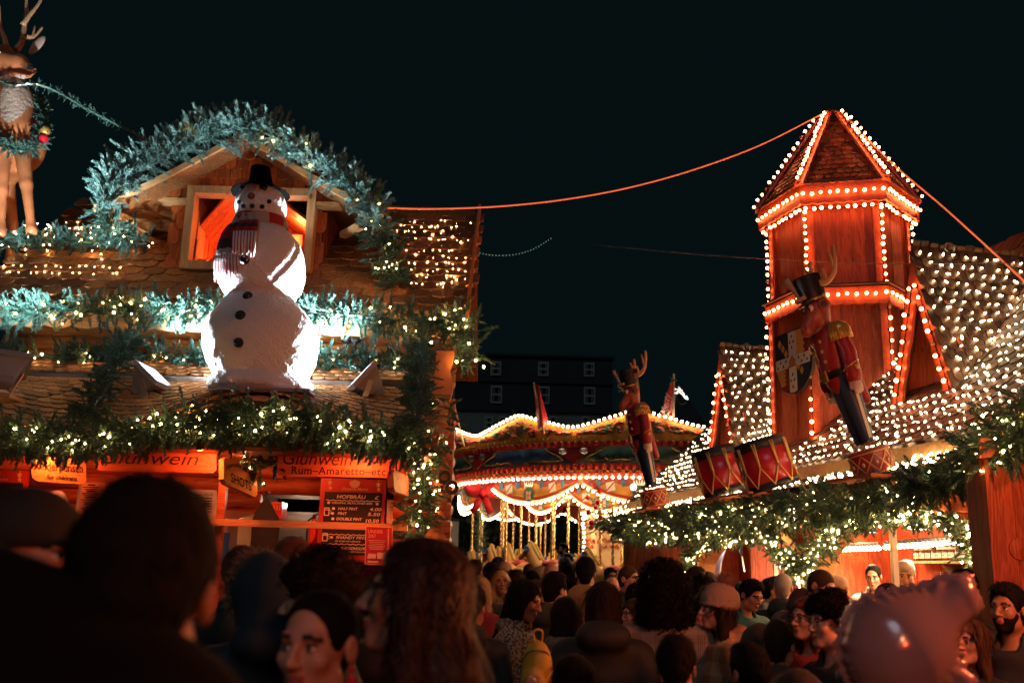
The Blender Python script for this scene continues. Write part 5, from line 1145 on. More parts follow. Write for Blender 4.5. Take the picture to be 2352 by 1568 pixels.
mb = MB(); flat([(-.14, -.16), (.14, -.16), (.18, .02), (0, .2), (-.18, .02)], 0, .019, mb); flat([(-.24, -.12), (.24, -.12), (.24, -.18), (-.24, -.18)], 0, .020, mb); mb.build('gold_emblem', plain('emblem_gold', (.45, .2, .06), .4), t)

mb = MB()
for u, v, k, wd in ((2014, 1096, .0, .34), (1508, 1168, -.05, .34), (1700, 1140, .0, .75)):
    p = RS(u, v, k); s0 = S_of(p); mb = MB(); mb.obox(W(s0 - wd, k - .26, p[2] - .03), EX * wd * 2, EN * .62, (0, 0, .024)); mb.build('prop_shelf', M_REDY, stall)
# ------------------------------------------------------------------ ropes and wires overhead
mb = MB(); a, b = P(886, 478, 8.9), hexpt(5, .2, zA - .02); M_ROPE = plain('orange_rope', (.85, .20, .08), .5, emit=(1, .16, .05), es=.55); M_WIRE = plain('thin_wire', (.18, .16, .15), .5)  # emission paints the orange light on the rope, which is no lamp
pm = P(1300, 458, 10.0)
def curve_px(pts, Ys): return smoothpath([P(u, v, y) for (u, v), y in zip(pts, Ys)], 8)
pp = curve_px([(886, 478), (1000, 480), (1150, 474), (1300, 458), (1450, 430), (1600, 388), (1750, 332), (1900, 256)], np.linspace(8.9, 11.5, 8)); mb.tube(pp, .0085, 6); o = mb.build('light_rope', M_ROPE, None, True, loc=tuple(pp[0])); tag(o, 'orange lit rope sagging from the log stall to the turret top', 'rope')
mb = MB(); pp = curve_px([(1985, 312), (2060, 385), (2160, 470), (2260, 560), (2370, 662)], np.linspace(11.2, 8.0, 5)); mb.tube(pp, .0085, 6); o = mb.build('light_rope', M_ROPE, None, True, loc=tuple(pp[0])); tag(o, 'orange lit rope slanting down from the spire towards the stall end', 'rope')
mb = MB(); pp = curve_px([(1360, 562), (1600, 584), (1850, 600), (2100, 606), (2370, 603)], np.linspace(14, 8, 5)); mb.tube(pp, .004, 4); o = mb.build('overhead_wire', M_WIRE, None, True, loc=tuple(pp[0])); tag(o, 'thin dark wire crossing in front of the turret', 'wire')
pp = curve_px([(1088, 578), (1130, 586), (1180, 585), (1225, 572), (1265, 548)], [16, 16.5, 17, 17.5, 18]); t = empty('faint_light_string', tuple(pp[0]), 'faint green fairy string hanging in the dark sky', 'light string'); mb = MB(); mb.tube(pp, .004, 4, caps=False); mb.build('cable', M_CABLE, t)
lights(t, resample(pp, .1), ico('dim_bulb', .010, 1, glow('dim_green', (.25, .6, .45), .5)))
pts = [];
for u in np.linspace(0, 1, 70): 
    rr_ = np.random.default_rng(int(u * 1000)); pts.append(P(1548 + 32 * u + rr_.normal() * 2, 893 + 30 * abs(u - .35) * 1.2 + rr_.uniform(-9, 9) * (1.1 - u), 34))
lights_t = empty('star_decoration', tuple(np.mean(pts, 0)), 'far white star-shaped light decoration behind the flag', 'light decoration'); lights(lights_t, pts, ico('star_bulb', .013, 1, glow('star_glow', (1, .9, .75), 4)))
mb = MB(); mb.tube(sag(pts[0], pts[-1], .3, 8), .01, 4); mb.build('frame', M_WIRE, lights_t)
# ================================================================== signed-distance modelling
class Field:
    def __init__(s, xs, ys, zs): s.xs, s.ys, s.zs = [np.asarray(q, np.float32) for q in (xs, ys, zs)]; s.X, s.Y, s.Z = np.meshgrid(s.xs, s.ys, s.zs, indexing='ij'); s.d = np.full(s.X.shape, 9.0, np.float32)
    def _q(s, c, rot):
        x, y, z = s.X - c[0], s.Y - c[1], s.Z - c[2]
        if rot is not None: r = np.asarray(rot).T; x, y, z = r[0, 0] * x + r[0, 1] * y + r[0, 2] * z, r[1, 0] * x + r[1, 1] * y + r[1, 2] * z, r[2, 0] * x + r[2, 1] * y + r[2, 2] * z
        return x, y, z
    def ell(s, c, r, rot=None):
        x, y, z = s._q(c, rot); k0 = np.sqrt((x / r[0]) ** 2 + (y / r[1]) ** 2 + (z / r[2]) ** 2) + 1e-6; k1 = np.sqrt((x / r[0] ** 2) ** 2 + (y / r[1] ** 2) ** 2 + (z / r[2] ** 2) ** 2) + 1e-6; return k0 * (k0 - 1) / k1
    def cap(s, a, b, ra, rb, sy=1.0):
        a = np.asarray(a, float); b = np.asarray(b, float); ba = b - a; x, y, z = s.X - a[0], s.Y - a[1], s.Z - a[2]; h = np.clip((x * ba[0] + y * ba[1] + z * ba[2]) / (ba @ ba), 0, 1)
        return np.sqrt((x - ba[0] * h) ** 2 + ((y - ba[1] * h) / sy) ** 2 + (z - ba[2] * h) ** 2) - (ra + (rb - ra) * h)
    def add(s, e, k=.02): 
        if k <= 0: s.d = np.minimum(s.d, e); return s
        h = np.clip(.5 + .5 * (e - s.d) / k, 0, 1); s.d = e + (s.d - e) * h - k * h * (1 - h); return s
    def sub(s, e, k=.01):
        h = np.clip(.5 - .5 * (s.d + e) / k, 0, 1); s.d = s.d + (-e - s.d) * h + k * h * (1 - h); return s
    def mesh(s):
        d = s.d; inside = d < 0; nx, ny, nz = d.shape; P_ = np.stack([s.X, s.Y, s.Z], -1)
        acc = np.zeros((nx - 1, ny - 1, nz - 1, 3), np.float64); cnt = np.zeros((nx - 1, ny - 1, nz - 1), np.int32); edges = []
        for ax in range(3):
            sl0 = [slice(None)] * 3; sl1 = [slice(None)] * 3; sl0[ax] = slice(0, -1); sl1[ax] = slice(1, None); sl0, sl1 = tuple(sl0), tuple(sl1)
            cr = inside[sl0] != inside[sl1]; i = np.argwhere(cr); a = d[sl0][cr]; b = d[sl1][cr]; t = (a / (a - b))[:, None]; p = P_[sl0][cr] * (1 - t) + P_[sl1][cr] * t
            o = [q for q in range(3) if q != ax]
            for da in (0, -1):
                for db in (0, -1):
                    j = i.copy(); j[:, o[0]] += da; j[:, o[1]] += db; ok = (j >= 0).all(1) & (j[:, 0] < nx - 1) & (j[:, 1] < ny - 1) & (j[:, 2] < nz - 1)
                    np.add.at(acc, tuple(j[ok].T), p[ok]); np.add.at(cnt, tuple(j[ok].T), 1)
            edges.append((ax, i, inside[sl0][cr]))
        act = cnt > 0; vid = np.full(cnt.shape, -1); vid[act] = np.arange(act.sum()); V = acc[act] / cnt[act][:, None]; Fq = []
        for ax, i, ins in edges:
            o = [(ax + 1) % 3, (ax + 2) % 3]; q = []; ok = np.ones(len(i), bool)
            for da, db in ((0, 0), (-1, 0), (-1, -1), (0, -1)):
                j = i.copy(); j[:, o[0]] += da; j[:, o[1]] += db; good = (j >= 0).all(1) & (j[:, 0] < nx - 1) & (j[:, 1] < ny - 1) & (j[:, 2] < nz - 1); ok &= good; j = np.clip(j, 0, np.array(cnt.shape) - 1); q.append(vid[tuple(j.T)])
            q = np.stack(q, 1); q[~ins] = q[~ins][:, ::-1]; Fq.append(q[ok & (q >= 0).all(1)])
        return V, np.vstack(Fq)
    def build(s, name, mats, T=None, mi=None, relax=1):
        V, F = s.mesh()
        for _ in range(relax):
            A = np.zeros_like(V); c = np.zeros(len(V)); 
            for a in range(4): np.add.at(A, F[:, a], V[F[:, (a + 1) % 4]] + V[F[:, (a + 3) % 4]]); np.add.at(c, F[:, a], 2)
            V = V * .5 + .5 * A / np.maximum(c, 1)[:, None]
        fc = V[F].mean(1); m = None if mi is None else mi(fc)
        if T is not None: V = T(V)
        return mesh_from(name, V, np.full(len(F), 4), F.ravel(), mats, m, True)
def lin(a, b, st): return np.linspace(a, b, max(2, int(round((b - a) / st)) + 1))
def lin2(*seg):
    """segments (a,b,step) joined"""
    out = []
    for a, b, st in seg: q = lin(a, b, st); out.append(q if not out else q[1:])
    return np.concatenate(out)

# ================================================================== REINDEER STATUE (on the upper roof)
M_HIDE = plain('painted_hide', (.34, .115, .04), .35, var=.35, bscale=18, bump=.15)
M_CHEST = plain('painted_chest_fur', (.42, .30, .22), .5, var=.3, bscale=30, bump=.8)
M_HORN = plain('antler_horn', (.42, .24, .12), .4, var=.3, bscale=20)
DYD = 9.0; pm_ = DYD / F_PX
f = Field(lin(-.95, .45, .016), lin(-.40, 1.0, .022), lin(-.02, 2.0, .016))
def D(u, v): p = P(u, v, DYD); return p
O_ = D(40, 545); 
def dl(u, v, dy=0.0): p = D(u, v) - O_; return np.array([p[0], dy, p[2]])
f.add(f.ell(dl(12, 300, .22), (.26, .36, .34)), .1); f.add(f.ell(dl(-60, 290, .62), (.26, .40, .28)), .12)
f.add(f.cap(dl(48, 300, -.02), dl(40, 225, -.02), .15, .14), .08); f.add(f.cap(dl(30, 240, .05), dl(15, 165, .0), .17, .11), .08)
f.add(f.cap(dl(4, 142, 0), dl(48, 152, -.05), .135, .098), .05); f.add(f.cap(dl(48, 150, -.05), dl(82, 170, -.08), .078, .046), .03)
f.add(f.cap(dl(45, 178, -.05), dl(76, 182, -.08), .05, .030), .03); f.add(f.ell(dl(10, 120, 0), (.095, .09, .07)), .04)
for (h, kx_, kv, fx, fv, dy) in ((30, 58, 340, 72, 440, -.12), (0, 6, 350, 8, 445, -.02)):
    if h == 30: f.add(f.cap(dl(58, 340, dy + .05), dl(74, 435, dy), .085, .058), .04); f.add(f.cap(dl(74, 435, dy), dl(84, 520, dy), .055, .04), .03); f.add(f.cap(dl(84, 520, dy), dl(88, 540, dy - .02), .042, .055), .02)
    else: f.add(f.cap(dl(2, 345, dy + .05), dl(6, 440, dy), .085, .058), .04); f.add(f.cap(dl(6, 440, dy), dl(4, 515, dy), .055, .04), .03); f.add(f.cap(dl(4, 515, dy), dl(6, 537, dy - .02), .042, .055), .02)
f.add(f.cap(dl(-80, 340, .8), dl(-70, 445, .85), .09, .055), .05); f.add(f.cap(dl(-70, 445, .85), dl(-74, 538, .82), .05, .045), .03)
f.add(f.cap(dl(-130, 340, .8), dl(-122, 445, .85), .09, .055), .05); f.add(f.cap(dl(-122, 445, .85), dl(-126, 538, .82), .05, .045), .03)
ch = dl(48, 240); nz_ = dl(80, 170, -.08)
def dmi(c): 
    m = np.zeros(len(c), int); m[((c[:, 0] - ch[0]) ** 2 / .13 ** 2 + (c[:, 2] - ch[2]) ** 2 / .27 ** 2 < 1) & (c[:, 1] < .0)] = 1
    m[(np.abs(c - (nz_ + [.01, -.01, .005])) < [.035, .06, .028]).all(1)] = 2; return m
deer = empty('reindeer_statue', tuple(O_), 'brown painted reindeer statue with wreath standing on the log stall roof', 'statue')
link('body', f.build('reindeer_body', [M_HIDE, M_CHEST, M_BLACK], mi=dmi), deer)
def lb(root, fn, name, mat, smooth=True): mb = MB(); fn(mb); return mb.build(name, mat, root, smooth, local=True)
def ant(mb):
    for pts, r in (([(36, 112), (46, 90), (50, 50), (52, 20), (50, -20)], .035), ([(50, 55), (64, 30), (78, 8), (88, -15)], .028), ([(44, 85), (56, 84), (72, 78), (90, 52)], .024), ([(60, 82), (70, 78), (74, 52)], .02)):
        p = smoothpath([dl(u, v, .02 + .02 * i) for i, (u, v) in enumerate(pts)], 6); mb.tube(p, np.linspace(r, r * .45, len(p)), 10)
lb(deer, ant, 'antler', M_HORN)
def ant2(mb):
    for pts, r in (([(8, 108), (2, 80), (-8, 50), (-10, 0)], .035), ([(2, 80), (-14, 60), (-25, 20)], .025)):
        p = smoothpath([dl(u, v, .06) for u, v in pts], 6); mb.tube(p, np.linspace(r, r * .45, len(p)), 10)
lb(deer, ant2, 'antler', M_HORN)
def ear(mb): mb.ell(dl(80, 98, .05), (.05, .02, .12), 14, 8, rot=roty(.55))
lb(deer, ear, 'ear', plain('ear_lining', (.40, .27, .2), .5))
lb(deer, lambda mb: mb.ell(dl(12, 136, -.125), (.026, .012, .016), 12, 8), 'eye', M_WHITEP); lb(deer, lambda mb: mb.ell(dl(13, 136, -.145), (.013, .008, .011), 10, 6), 'pupil', M_BLACK)
t = empty('wreath', tuple(D(45, 300)), 'green fir wreath with red and gold baubles round the reindeer neck', 'wreath')
pw = smoothpath([P(72, 215, 9.12), P(94, 240, 9.08), P(96, 290, 8.95), P(82, 338, 8.88), P(40, 346, 8.83), P(0, 322, 8.85), P(-40, 290, 9)], 8)
mb = MB(); garland_mesh(mb, pw, .055, 230, .5, 0, (0, -.4, 0), 71); mb.build('foliage', M_NEEDLE, t)
for u, v, m in ((104, 300, M_GOLD), (100, 318, plain('red_bauble', (.5, .01, .02), .15))): mb = MB(); mb.ell(P(u, v, 8.9), (.047, .047, .047), 16, 10); mb.build('bauble', m, t, True)
t = empty('chain_garland', tuple(D(200, 250)), 'thin chain twined with fir from the reindeer to the dormer', 'garland'); pa = smoothpath([P(-5, 182, 8.86), P(30, 197, 8.80), P(78, 193, 8.84), P(130, 210, 8.95), P(200, 250, 8.85), P(280, 292, 8.75), P(345, 325, 8.65), P(392, 350, 8.56)], 8)
mb = MB(); garland_mesh(mb, pa, .022, 70, .32, 0, None, 72); mb.build('foliage', M_NEEDLE, t)
mb = MB(); q = resample(pa, .045); tt = nrm(np.gradient(q, axis=0))
for i, (p, d) in enumerate(zip(q, tt)):
    s = nrm(np.cross(d, [0, 1, 0])) if i % 2 else np.array([0, 1.0, 0]); a = np.linspace(0, 2 * pi, 9); mb.tube(p + np.outer(np.cos(a), d) * .03 + np.outer(np.sin(a), s) * .013, .0045, 4, caps=False)
mb.build('chain', plain('brass_chain', (.6, .42, .2), .3, .8), t)
# ================================================================== TOY SOLDIERS
M_JKT = plain('soldier_red', (.30, .016, .018), .4, bump=.1); M_TRS = plain('soldier_blue', (.022, .045, .10), .45); M_FACE = plain('soldier_face', (.34, .075, .035), .4); M_HOOFW = plain('soldier_glove', (.55, .40, .32), .5); M_SBLK = plain('soldier_black', (.014, .014, .015), .4)
M_TAN = plain('soldier_antler', (.50, .27, .11), .45); M_DRUM = plain('drum_red', (.36, .03, .03), .35); M_CORD = plain('drum_cord', (.68, .42, .10), .4); M_STRIPE = plain('trouser_stripe', (.7, .62, .52), .5)
_sold = {}
def soldier_meshes():
    # local frame: faces -X, up +Z, metres; drum base at z=0
    M = []
    def add(name, mb, mat, smooth=True): M.append((name, mb.mesh(name, mat, (0, 0, 0), smooth), None))
    mb = MB(); mb.lathe([(.215, 0), (.222, .01), (.222, .03), (.213, .035), (.213, .215), (.222, .22), (.222, .245), (.0001, .246)], n=36); add('drum', mb, M_DRUM)
    mb = MB()
    for z in (.03, .215): a = np.linspace(0, 2 * pi, 40); mb.tube(np.stack([.222 * np.cos(a), .222 * np.sin(a), 0 * a + z], 1), .006, 5)
    nz = 10
    for sg in (0, 1):
        a = np.linspace(0, 2 * pi, nz * 6 + 1); tri = np.abs(((a / (2 * pi) * nz * .5 + sg * .5) % 1) * 2 - 1); mb.tube(np.stack([.219 * np.cos(a), .219 * np.sin(a), .045 + .155 * tri], 1), .006, 5)
    add('drum_cord', mb, M_CORD)
    mb = MB()
    for i in range(nz): mb = MB(); a = 2 * pi * i / nz; mb.ell((.222 * math.cos(a), .222 * math.sin(a), .122), (.016, .016, .02), 8, 6); add('drum_stud', mb, M_HOOFW)
    f = Field(lin(-.3, .25, .014), lin(-.22, .22, .014), lin(.22, .42, .014))
    for s in (-1, 1): f.add(f.ell((-.07, s * .075, .285), (.15, .062, .045)), .02); f.add(f.cap((0, s * .07, .28), (.0, s * .07, .38), .068, .062), .03)
    f.sub(f.Z * 0 + (.245 - f.Z), .005); M.append(('boot', f.build('boot', M_SBLK), None))
    f = Field(lin(-.3, .3, .016), lin(-.26, .26, .016), lin(.3, 1.08, .02))
    for s in (-1, 1): f.add(f.cap((.0, s * .072, .34), (.0, s * .075, .95), .066, .125), .015)
    M.append(('trousers', f.build('trousers', M_TRS), None))
    mb = MB()
    for s in (-1, 1):
        z = np.linspace(.34, .93, 12); r = .066 + (.125 - .066) * (z - .34) / .61; y = s * (.074 + r + .004); mb.strip(np.stack([0 * z - .018, y, z], 1), np.stack([0 * z + .018, y, z], 1), (0, .004 * s, 0))
    add('stripe', mb, M_STRIPE, False)
    f = Field(lin(-.32, .34, .016), lin(-.36, .36, .016), lin(.62, 1.44, .016))
    f.add(f.ell((-.0, 0, 1.12), (.175, .185, .30)), .05); f.add(f.cap((-.01, -.12, 1.30), (-.01, .12, 1.30), .11, .11), .06); f.add(f.cap((-.02, 0, .92), (-.02, 0, 1.0), .155, .16), .04)
    f.add(f.cap((.10, -.06, .95), (.17, -.05, .68), .08, .045), .03); f.add(f.cap((.10, .06, .95), (.17, .05, .68), .08, .045), .03)
    M.append(('jacket', f.build('jacket', M_JKT), None))
    for s in (-1, 1):
        f = Field(lin(-.2, .2, .014), lin(.08, .40, .014) if s > 0 else lin(-.40, -.08, .014), lin(.82, 1.42, .014)); f.add(f.cap((.02, s * .215, 1.31), (.015, s * .265, 1.1), .082, .078), .03); f.add(f.cap((.015, s * .265, 1.1), (-.02, s * .27, .90), .078, .088), .03); M.append(('sleeve', f.build('sleeve', M_JKT), None))
        f = Field(lin(-.14, .12, .01), lin(.18, .38, .01) if s > 0 else lin(-.38, -.18, .01), lin(.70, .92, .01)); f.add(f.ell((-.025, s * .275, .825), (.062, .055, .075)), .02); f.add(f.cap((-.07, s * .262, .86), (-.085, s * .258, .79), .022, .02), .012)
        for i in range(4): f.add(f.cap((-.06 + i * .026, s * .282, .79), (-.058 + i * .025, s * .270, .745 + .008 * (i == 3)), .021, .018), .006)
        M.append(('glove', f.build('glove', M_HOOFW), None))
        mb = MB(); mb.lathe([(.0001, .075), (.06, .07), (.10, .035), (.118, .0), (.118, -.008)], (.02, s * .225, 1.335), n=28); 
        mb.lathe([(.113, 0), (.117, -.085)], (.02, s * .225, 1.33), n=28)
        for i in range(26): a = 2 * pi * i / 26; c = np.array([.02 + .116 * math.cos(a), s * .225 + .116 * math.sin(a), 0]); mb.tube([c + [0, 0, 1.33], c + [0, 0, 1.235]], .011, 5)
        add('epaulette', mb, M_GOLD)
        mb = MB(); a = np.linspace(0, 2 * pi, 24); mb.tube(np.stack([-.01 + .092 * np.cos(a), s * .268 + .092 * np.sin(a), .985 + .03 * np.cos(a * 1 + .6)], 1), .008, 5); mb.ell((-.0, s * .357, .955), (.026, .012, .026), 10, 6); add('cuff_braid', mb, M_GOLD)
    mb = MB()
    for s in (-1, 1): 
        for i in range(4): mb = MB(); mb.ell((-.150 + .012 * abs(i - 1.5) - .018, s * .075, 1.28 - i * .095), (.02, .024, .024), 10, 6); add('button', mb, M_GOLD)
    mb = MB(); a = np.linspace(0, 2 * pi, 40); mb.strip(np.stack([-.01 + .178 * np.cos(a), .185 * np.sin(a), 0 * a + 1.0], 1), np.stack([-.01 + .172 * np.cos(a), .18 * np.sin(a), 0 * a + .93], 1), (0, 0, -.001)); add('belt', mb, M_SBLK)
    mb = MB(); mb.box((-.205, -.05, .915), (-.18, .05, 1.015)); add('buckle', mb, M_GOLD, False)
    mb = MB(); mb.lathe([(.105, 1.355), (.115, 1.37), (.10, 1.41), (.088, 1.405)], n=28); add('collar', mb, M_HOOFW)
    f = Field(lin(-.32, .2, .012), lin(-.2, .2, .012), lin(1.30, 1.78, .012))
    f.add(f.ell((-.0, 0, 1.57), (.125, .125, .155)), .04); f.add(f.cap((-.07, 0, 1.53), (-.19, 0, 1.43), .085, .068), .05); f.add(f.ell((-.20, 0, 1.415), (.07, .075, .055)), .03); f.add(f.cap((0, 0, 1.36), (0, 0, 1.48), .09, .095), .03)
    for s in (-1, 1): f.sub(f.ell((-.25, s * .038, 1.44), (.025, .014, .016)), .01)
    f.sub(f.cap((-.285, -.05, 1.40), (-.285, .05, 1.40), .01, .01), .01); f.sub(f.cap((-.265, .06, 1.395), (-.19, .085, 1.405), .008, .008), .01); f.sub(f.cap((-.265, -.06, 1.395), (-.19, -.085, 1.405), .008, .008), .01)
    M.append(('head', f.build('head', M_FACE), None))
    mb = MB()
    for s in (-1, 1): mb = MB(); mb.ell((.02, s * .135, 1.60), (.075, .028, .058), 14, 8); add('ear', mb, M_FACE)
    mb = MB()
    for s in (-1, 1): mb = MB(); mb.ell((.005, s * .158, 1.595), (.045, .012, .034), 12, 6); add('ear_lining', mb, plain('ear_dark', (.09, .02, .015), .5))
    mb = MB()
    for s in (-1, 1): mb = MB(); mb.ell((-.105, s * .065, 1.60), (.03, .03, .036), 14, 8); add('eye', mb, M_WHITEP)
    mb = MB()
    for s in (-1, 1): mb = MB(); mb.ell((-.132, s * .068, 1.592), (.01, .015, .018), 10, 6); add('pupil', mb, M_BLACK)
    mb = MB(); mb.lathe([(.137, 1.645), (.142, 1.66), (.155, 1.89), (.15, 1.905), (.0001, 1.906)], n=32); add('hat', mb, M_SBLK)
    mb = MB(); x = np.linspace(-1, 1, 15)
    top = np.stack([-.125 - .10 * np.sqrt(1 - x ** 2 * .98), .135 * x, 1.645 - .02 * (1 - x ** 2)], 1); inn = np.stack([-.0 - .13 * np.sqrt(1 - x ** 2 * .98), .135 * x, 0 * x + 1.66], 1); mb.strip(top, inn, (0, 0, .012)); add('hat_peak', mb, M_SBLK)
    mb = MB(); a = np.linspace(-1.9, 1.9, 24); mb.tube(np.stack([-.142 * np.cos(a) - .003, .144 * np.sin(a), 1.655 + .012 * np.abs(a)], 1), .012, 6); [mb.ell((-.145 * math.cos(1.9), s * .147, 1.68), (.024, .02, .024), 10, 6) for s in (-1, 1)]; add('hat_braid', mb, M_GOLD)
    for s in (-1, 1):
        mb = MB()
        q = lambda *c: np.array(c) * [1, s, 1]
        for pts, r in (([(.06, .125, 1.80), (.13, .18, 1.80), (.20, .24, 1.86), (.25, .27, 1.98), (.27, .28, 2.08)], .036), ([(.12, .175, 1.80), (.10, .22, 1.90)], .027), ([(.215, .25, 1.90), (.19, .28, 2.04)], .026)):
            if s < 0: pts = [(-.10 - x * .75, y * .9, 1.70 + (z - 1.80) * .35) if False else (x, y, z) for x, y, z in pts]
            p = smoothpath([q(*c) for c in pts], 6); mb.tube(p, np.linspace(r, r * .62, len(p)), 10); mb.ell(p[-1], (r * .62,) * 3, 8, 6)
        add('antler', mb, M_TAN)
    mb = MB(); p = smoothpath([(-.15, 0, 1.68), (-.19, 0, 1.80), (-.235, 0, 1.93)], 6); mb.strip(p + np.array([0, -.012, 0]), p + np.array([0, .012, 0]) , (-.02, 0, .0)); mb.tube(p, np.linspace(.012, .034, len(p)), 8); add('plume', mb, plain('soldier_plume', (.28, .24, .22), .6))
    mb = MB(); mb.tube(smoothpath([(-.14, -.10, 1.71), (-.20, 0, 1.705), (-.14, .10, 1.71)], 6), .022, 8); add('hat_bow', mb, M_TAN)
    return M
SM = soldier_meshes()
def soldier(label, base, tilt, yaw, scale):
    t = empty('toy_soldier_statue', tuple(base), label, 'statue', 'reindeer toy soldiers on the sweets stall roof'); t.rotation_euler = Matrix.Rotation(tilt, 3, 'Y').to_euler() if yaw == 0 else (Matrix.Rotation(tilt, 3, 'Y') @ Matrix.Rotation(yaw, 3, 'Z')).to_euler(); t.scale = (scale * .84, scale * .84, scale)
    for nm, me, _ in SM:
        o = bpy.data.objects.new(nm, me); COL.objects.link(o); o.parent = t
soldier('reindeer toy soldier on a drum in front of the turret shield', RS(2014, 1094, .0), R(-17), R(10), .93)
soldier('reindeer toy soldier on a drum in front of the carousel', RS(1508, 1166, -.05), R(-12), R(12), .98)

# ================================================================== TWIN DRUMS
def drum(label, c, r, h, tilt, roll):
    t = empty('drum', tuple(c), label, 'drum', 'big red drums lying tilted on the eave roof'); Rm = roty(tilt) @ rotx(roll); t.rotation_euler = Matrix(Rm.tolist()).to_euler()
    def lo(fn, n, m, sm=True): mb = MB(); fn(mb); return mb.build(n, m, t, sm, local=True)
    lo(lambda mb: mb.lathe([(r, -h / 2 + .08 * h), (r, h / 2 - .14 * h)], n=48), 'shell', plain('big_drum_red', (.48, .012, .025), .35, coat=.3))
    for a, b, nm in ((-h / 2, -h / 2 + .13 * h, 'hoop'), (h / 2 - .2 * h, h / 2, 'hoop')): lo(lambda mb: mb.lathe([(r * .96, a), (r * 1.03, a), (r * 1.03, b), (r * .96, b)], n=48), nm, M_BLACK)
    lo(lambda mb: mb.lathe([(.0001, h / 2 - .02), (r * .97, h / 2 - .02)], n=48), 'drumhead', M_REDY)
    lo(lambda mb: mb.lathe([(.0001, -h / 2 + .02), (r * .97, -h / 2 + .02)], n=48), 'drumhead', M_REDY)
    def cords(mb):
        n = 9
        for i in range(n):
            a0 = 2 * pi * i / n; A = lambda da, z, k=1.045: np.array([r * k * math.cos(a0 + da), r * k * math.sin(a0 + da), z])
            mid = -h * .06
            for da in (-.05, .05): mb.tube([A(da, h * .42), A(0, mid)], .010, 5)
            for sg in (-1, 1):
                q = [A(sg * pi / n * x, mid + (-h * .44 - mid) * x, 1.045) for x in np.linspace(0, 1, 6)]; mb.tube(q, .008, 5)
    lo(cords, 'cord', M_CORD)
    return t
cD = RS(1655, 1082, .05); px_ = np.linalg.norm(cD - CAM) / F_PX * .93
drum('red drum with gold cord beside the small dormer', cD, 55 * px_, 112 * px_, R(-17), R(-2))
cD2 = RS(1760, 1067, -.02); px2 = np.linalg.norm(cD2 - CAM) / F_PX * .93
drum('red drum with gold cord overlapping its twin near the wavy fascia', cD2, 60 * px2, 118 * px2, R(-17), R(-2))

# ================================================================== CAROUSEL
CX, CYc, RC = (1500 - 1176) / F_PX * 27, 27.0, 5.5
car = empty('carousel', (CX, CYc, 0), 'gilded merry-go-round with scalloped bulb-lit canopy and twisted brass poles', 'carousel')
M_CGOLD = plain('carousel_gold', (.46, .22, .04), .35, .3, var=.55, bscale=14); M_CRED = plain('carousel_red', (.34, .022, .012), .4, var=.35, bscale=12); M_CCREAM = plain('carousel_cream', (.70, .54, .30), .5, var=.1); M_CGREEN = plain('carousel_green', (.03, .12, .07), .4); M_CBLUE = plain('carousel_blue', (.06, .18, .34), .4, var=.4, bscale=6); M_BRASS = plain('twisted_brass', (.78, .60, .30), .25, .85); M_CDARK = plain('carousel_dark', (.03, .02, .02), .5); M_CPINK = plain('carousel_pink', (.5, .12, .12), .4)
def cp(r, a, z): return np.array([CX + r * math.sin(a), CYc - r * math.cos(a), z])
def ring(mb, r, z0, z1, a0=-pi, a1=pi, n=120, m=0, th=.04, f0=None, f1=None):
    aa = np.linspace(a0, a1, n); lo = np.array([cp(r, a, z0 if f0 is None else f0(a)) for a in aa]); hi = np.array([cp(r, a, z1 if f1 is None else f1(a)) for a in aa]); inw = np.array([[-math.sin(a), math.cos(a), 0] for a in aa]) * th
    n = len(aa); V = np.vstack([lo, hi, lo + inw, hi + inw]); F = []
    for i in range(n - 1): F += [(i, i + 1, n + i + 1, n + i), (2 * n + i, 3 * n + i, 3 * n + i + 1, 2 * n + i + 1), (n + i, n + i + 1, 3 * n + i + 1, 3 * n + i), (i, 2 * n + i, 2 * n + i + 1, i + 1)]
    mb.add(V, F, m)
SEAM = R(4.4); DA = pi / 6
def crest(a): q = ((a - SEAM) / DA) % 1; c = .5 - .5 * math.cos(2 * pi * q); return 4.86 + .28 * c ** .8 + .07 * math.exp(-((q - .5) / .10) ** 2)
vis0, vis1 = -2.0, 1.3
mb = MB(); ring(mb, RC, 4.70, 5, n=400, f1=crest); mb.build('rounding_board', M_CGOLD, car)
mb = MB(); ring(mb, RC + .05, 4.60, 4.70, n=200, th=.1)
for a in np.arange(vis0, vis1, .022): mb.obox(cp(RC + .06, a, 4.63), np.array([math.cos(a), math.sin(a), 0]) * .06, np.array([math.sin(a), -math.cos(a), 0]) * .02, (0, 0, .04))
mb.build('bead_moulding', M_CGOLD, car)
for z0, z1 in ((4.46, 4.60), (3.93, 4.08), (3.80, 3.90)):
    mb = MB(); ring(mb, RC + .02, z0, z1, n=200)
    for a in np.arange(vis0, vis1, .03):
        c = cp(RC + .03, a, (z0 + z1) / 2); e = np.array([math.cos(a), math.sin(a), 0]); o = np.array([math.sin(a), -math.cos(a), 0]); h = (z1 - z0) / 2
        mb.add([c - e * .06 - [0, 0, h], c + e * .06 - [0, 0, h], c + e * .06 + [0, 0, h], c - e * .06 + [0, 0, h], c + o * .04 + [0, 0, h * .3]], [(0, 1, 4), (1, 2, 4), (2, 3, 4), (3, 0, 4)])
    mb.build('carved_frieze', M_CRED, car)
mb = MB(); ring(mb, RC + .04, 3.895, 3.935, n=200, th=.06); ring(mb, RC + .05, 4.58, 4.605, n=200, th=.06); mb.build('gold_band', M_CGOLD, car)
M_PAINT = [M_CGREEN, M_CBLUE]
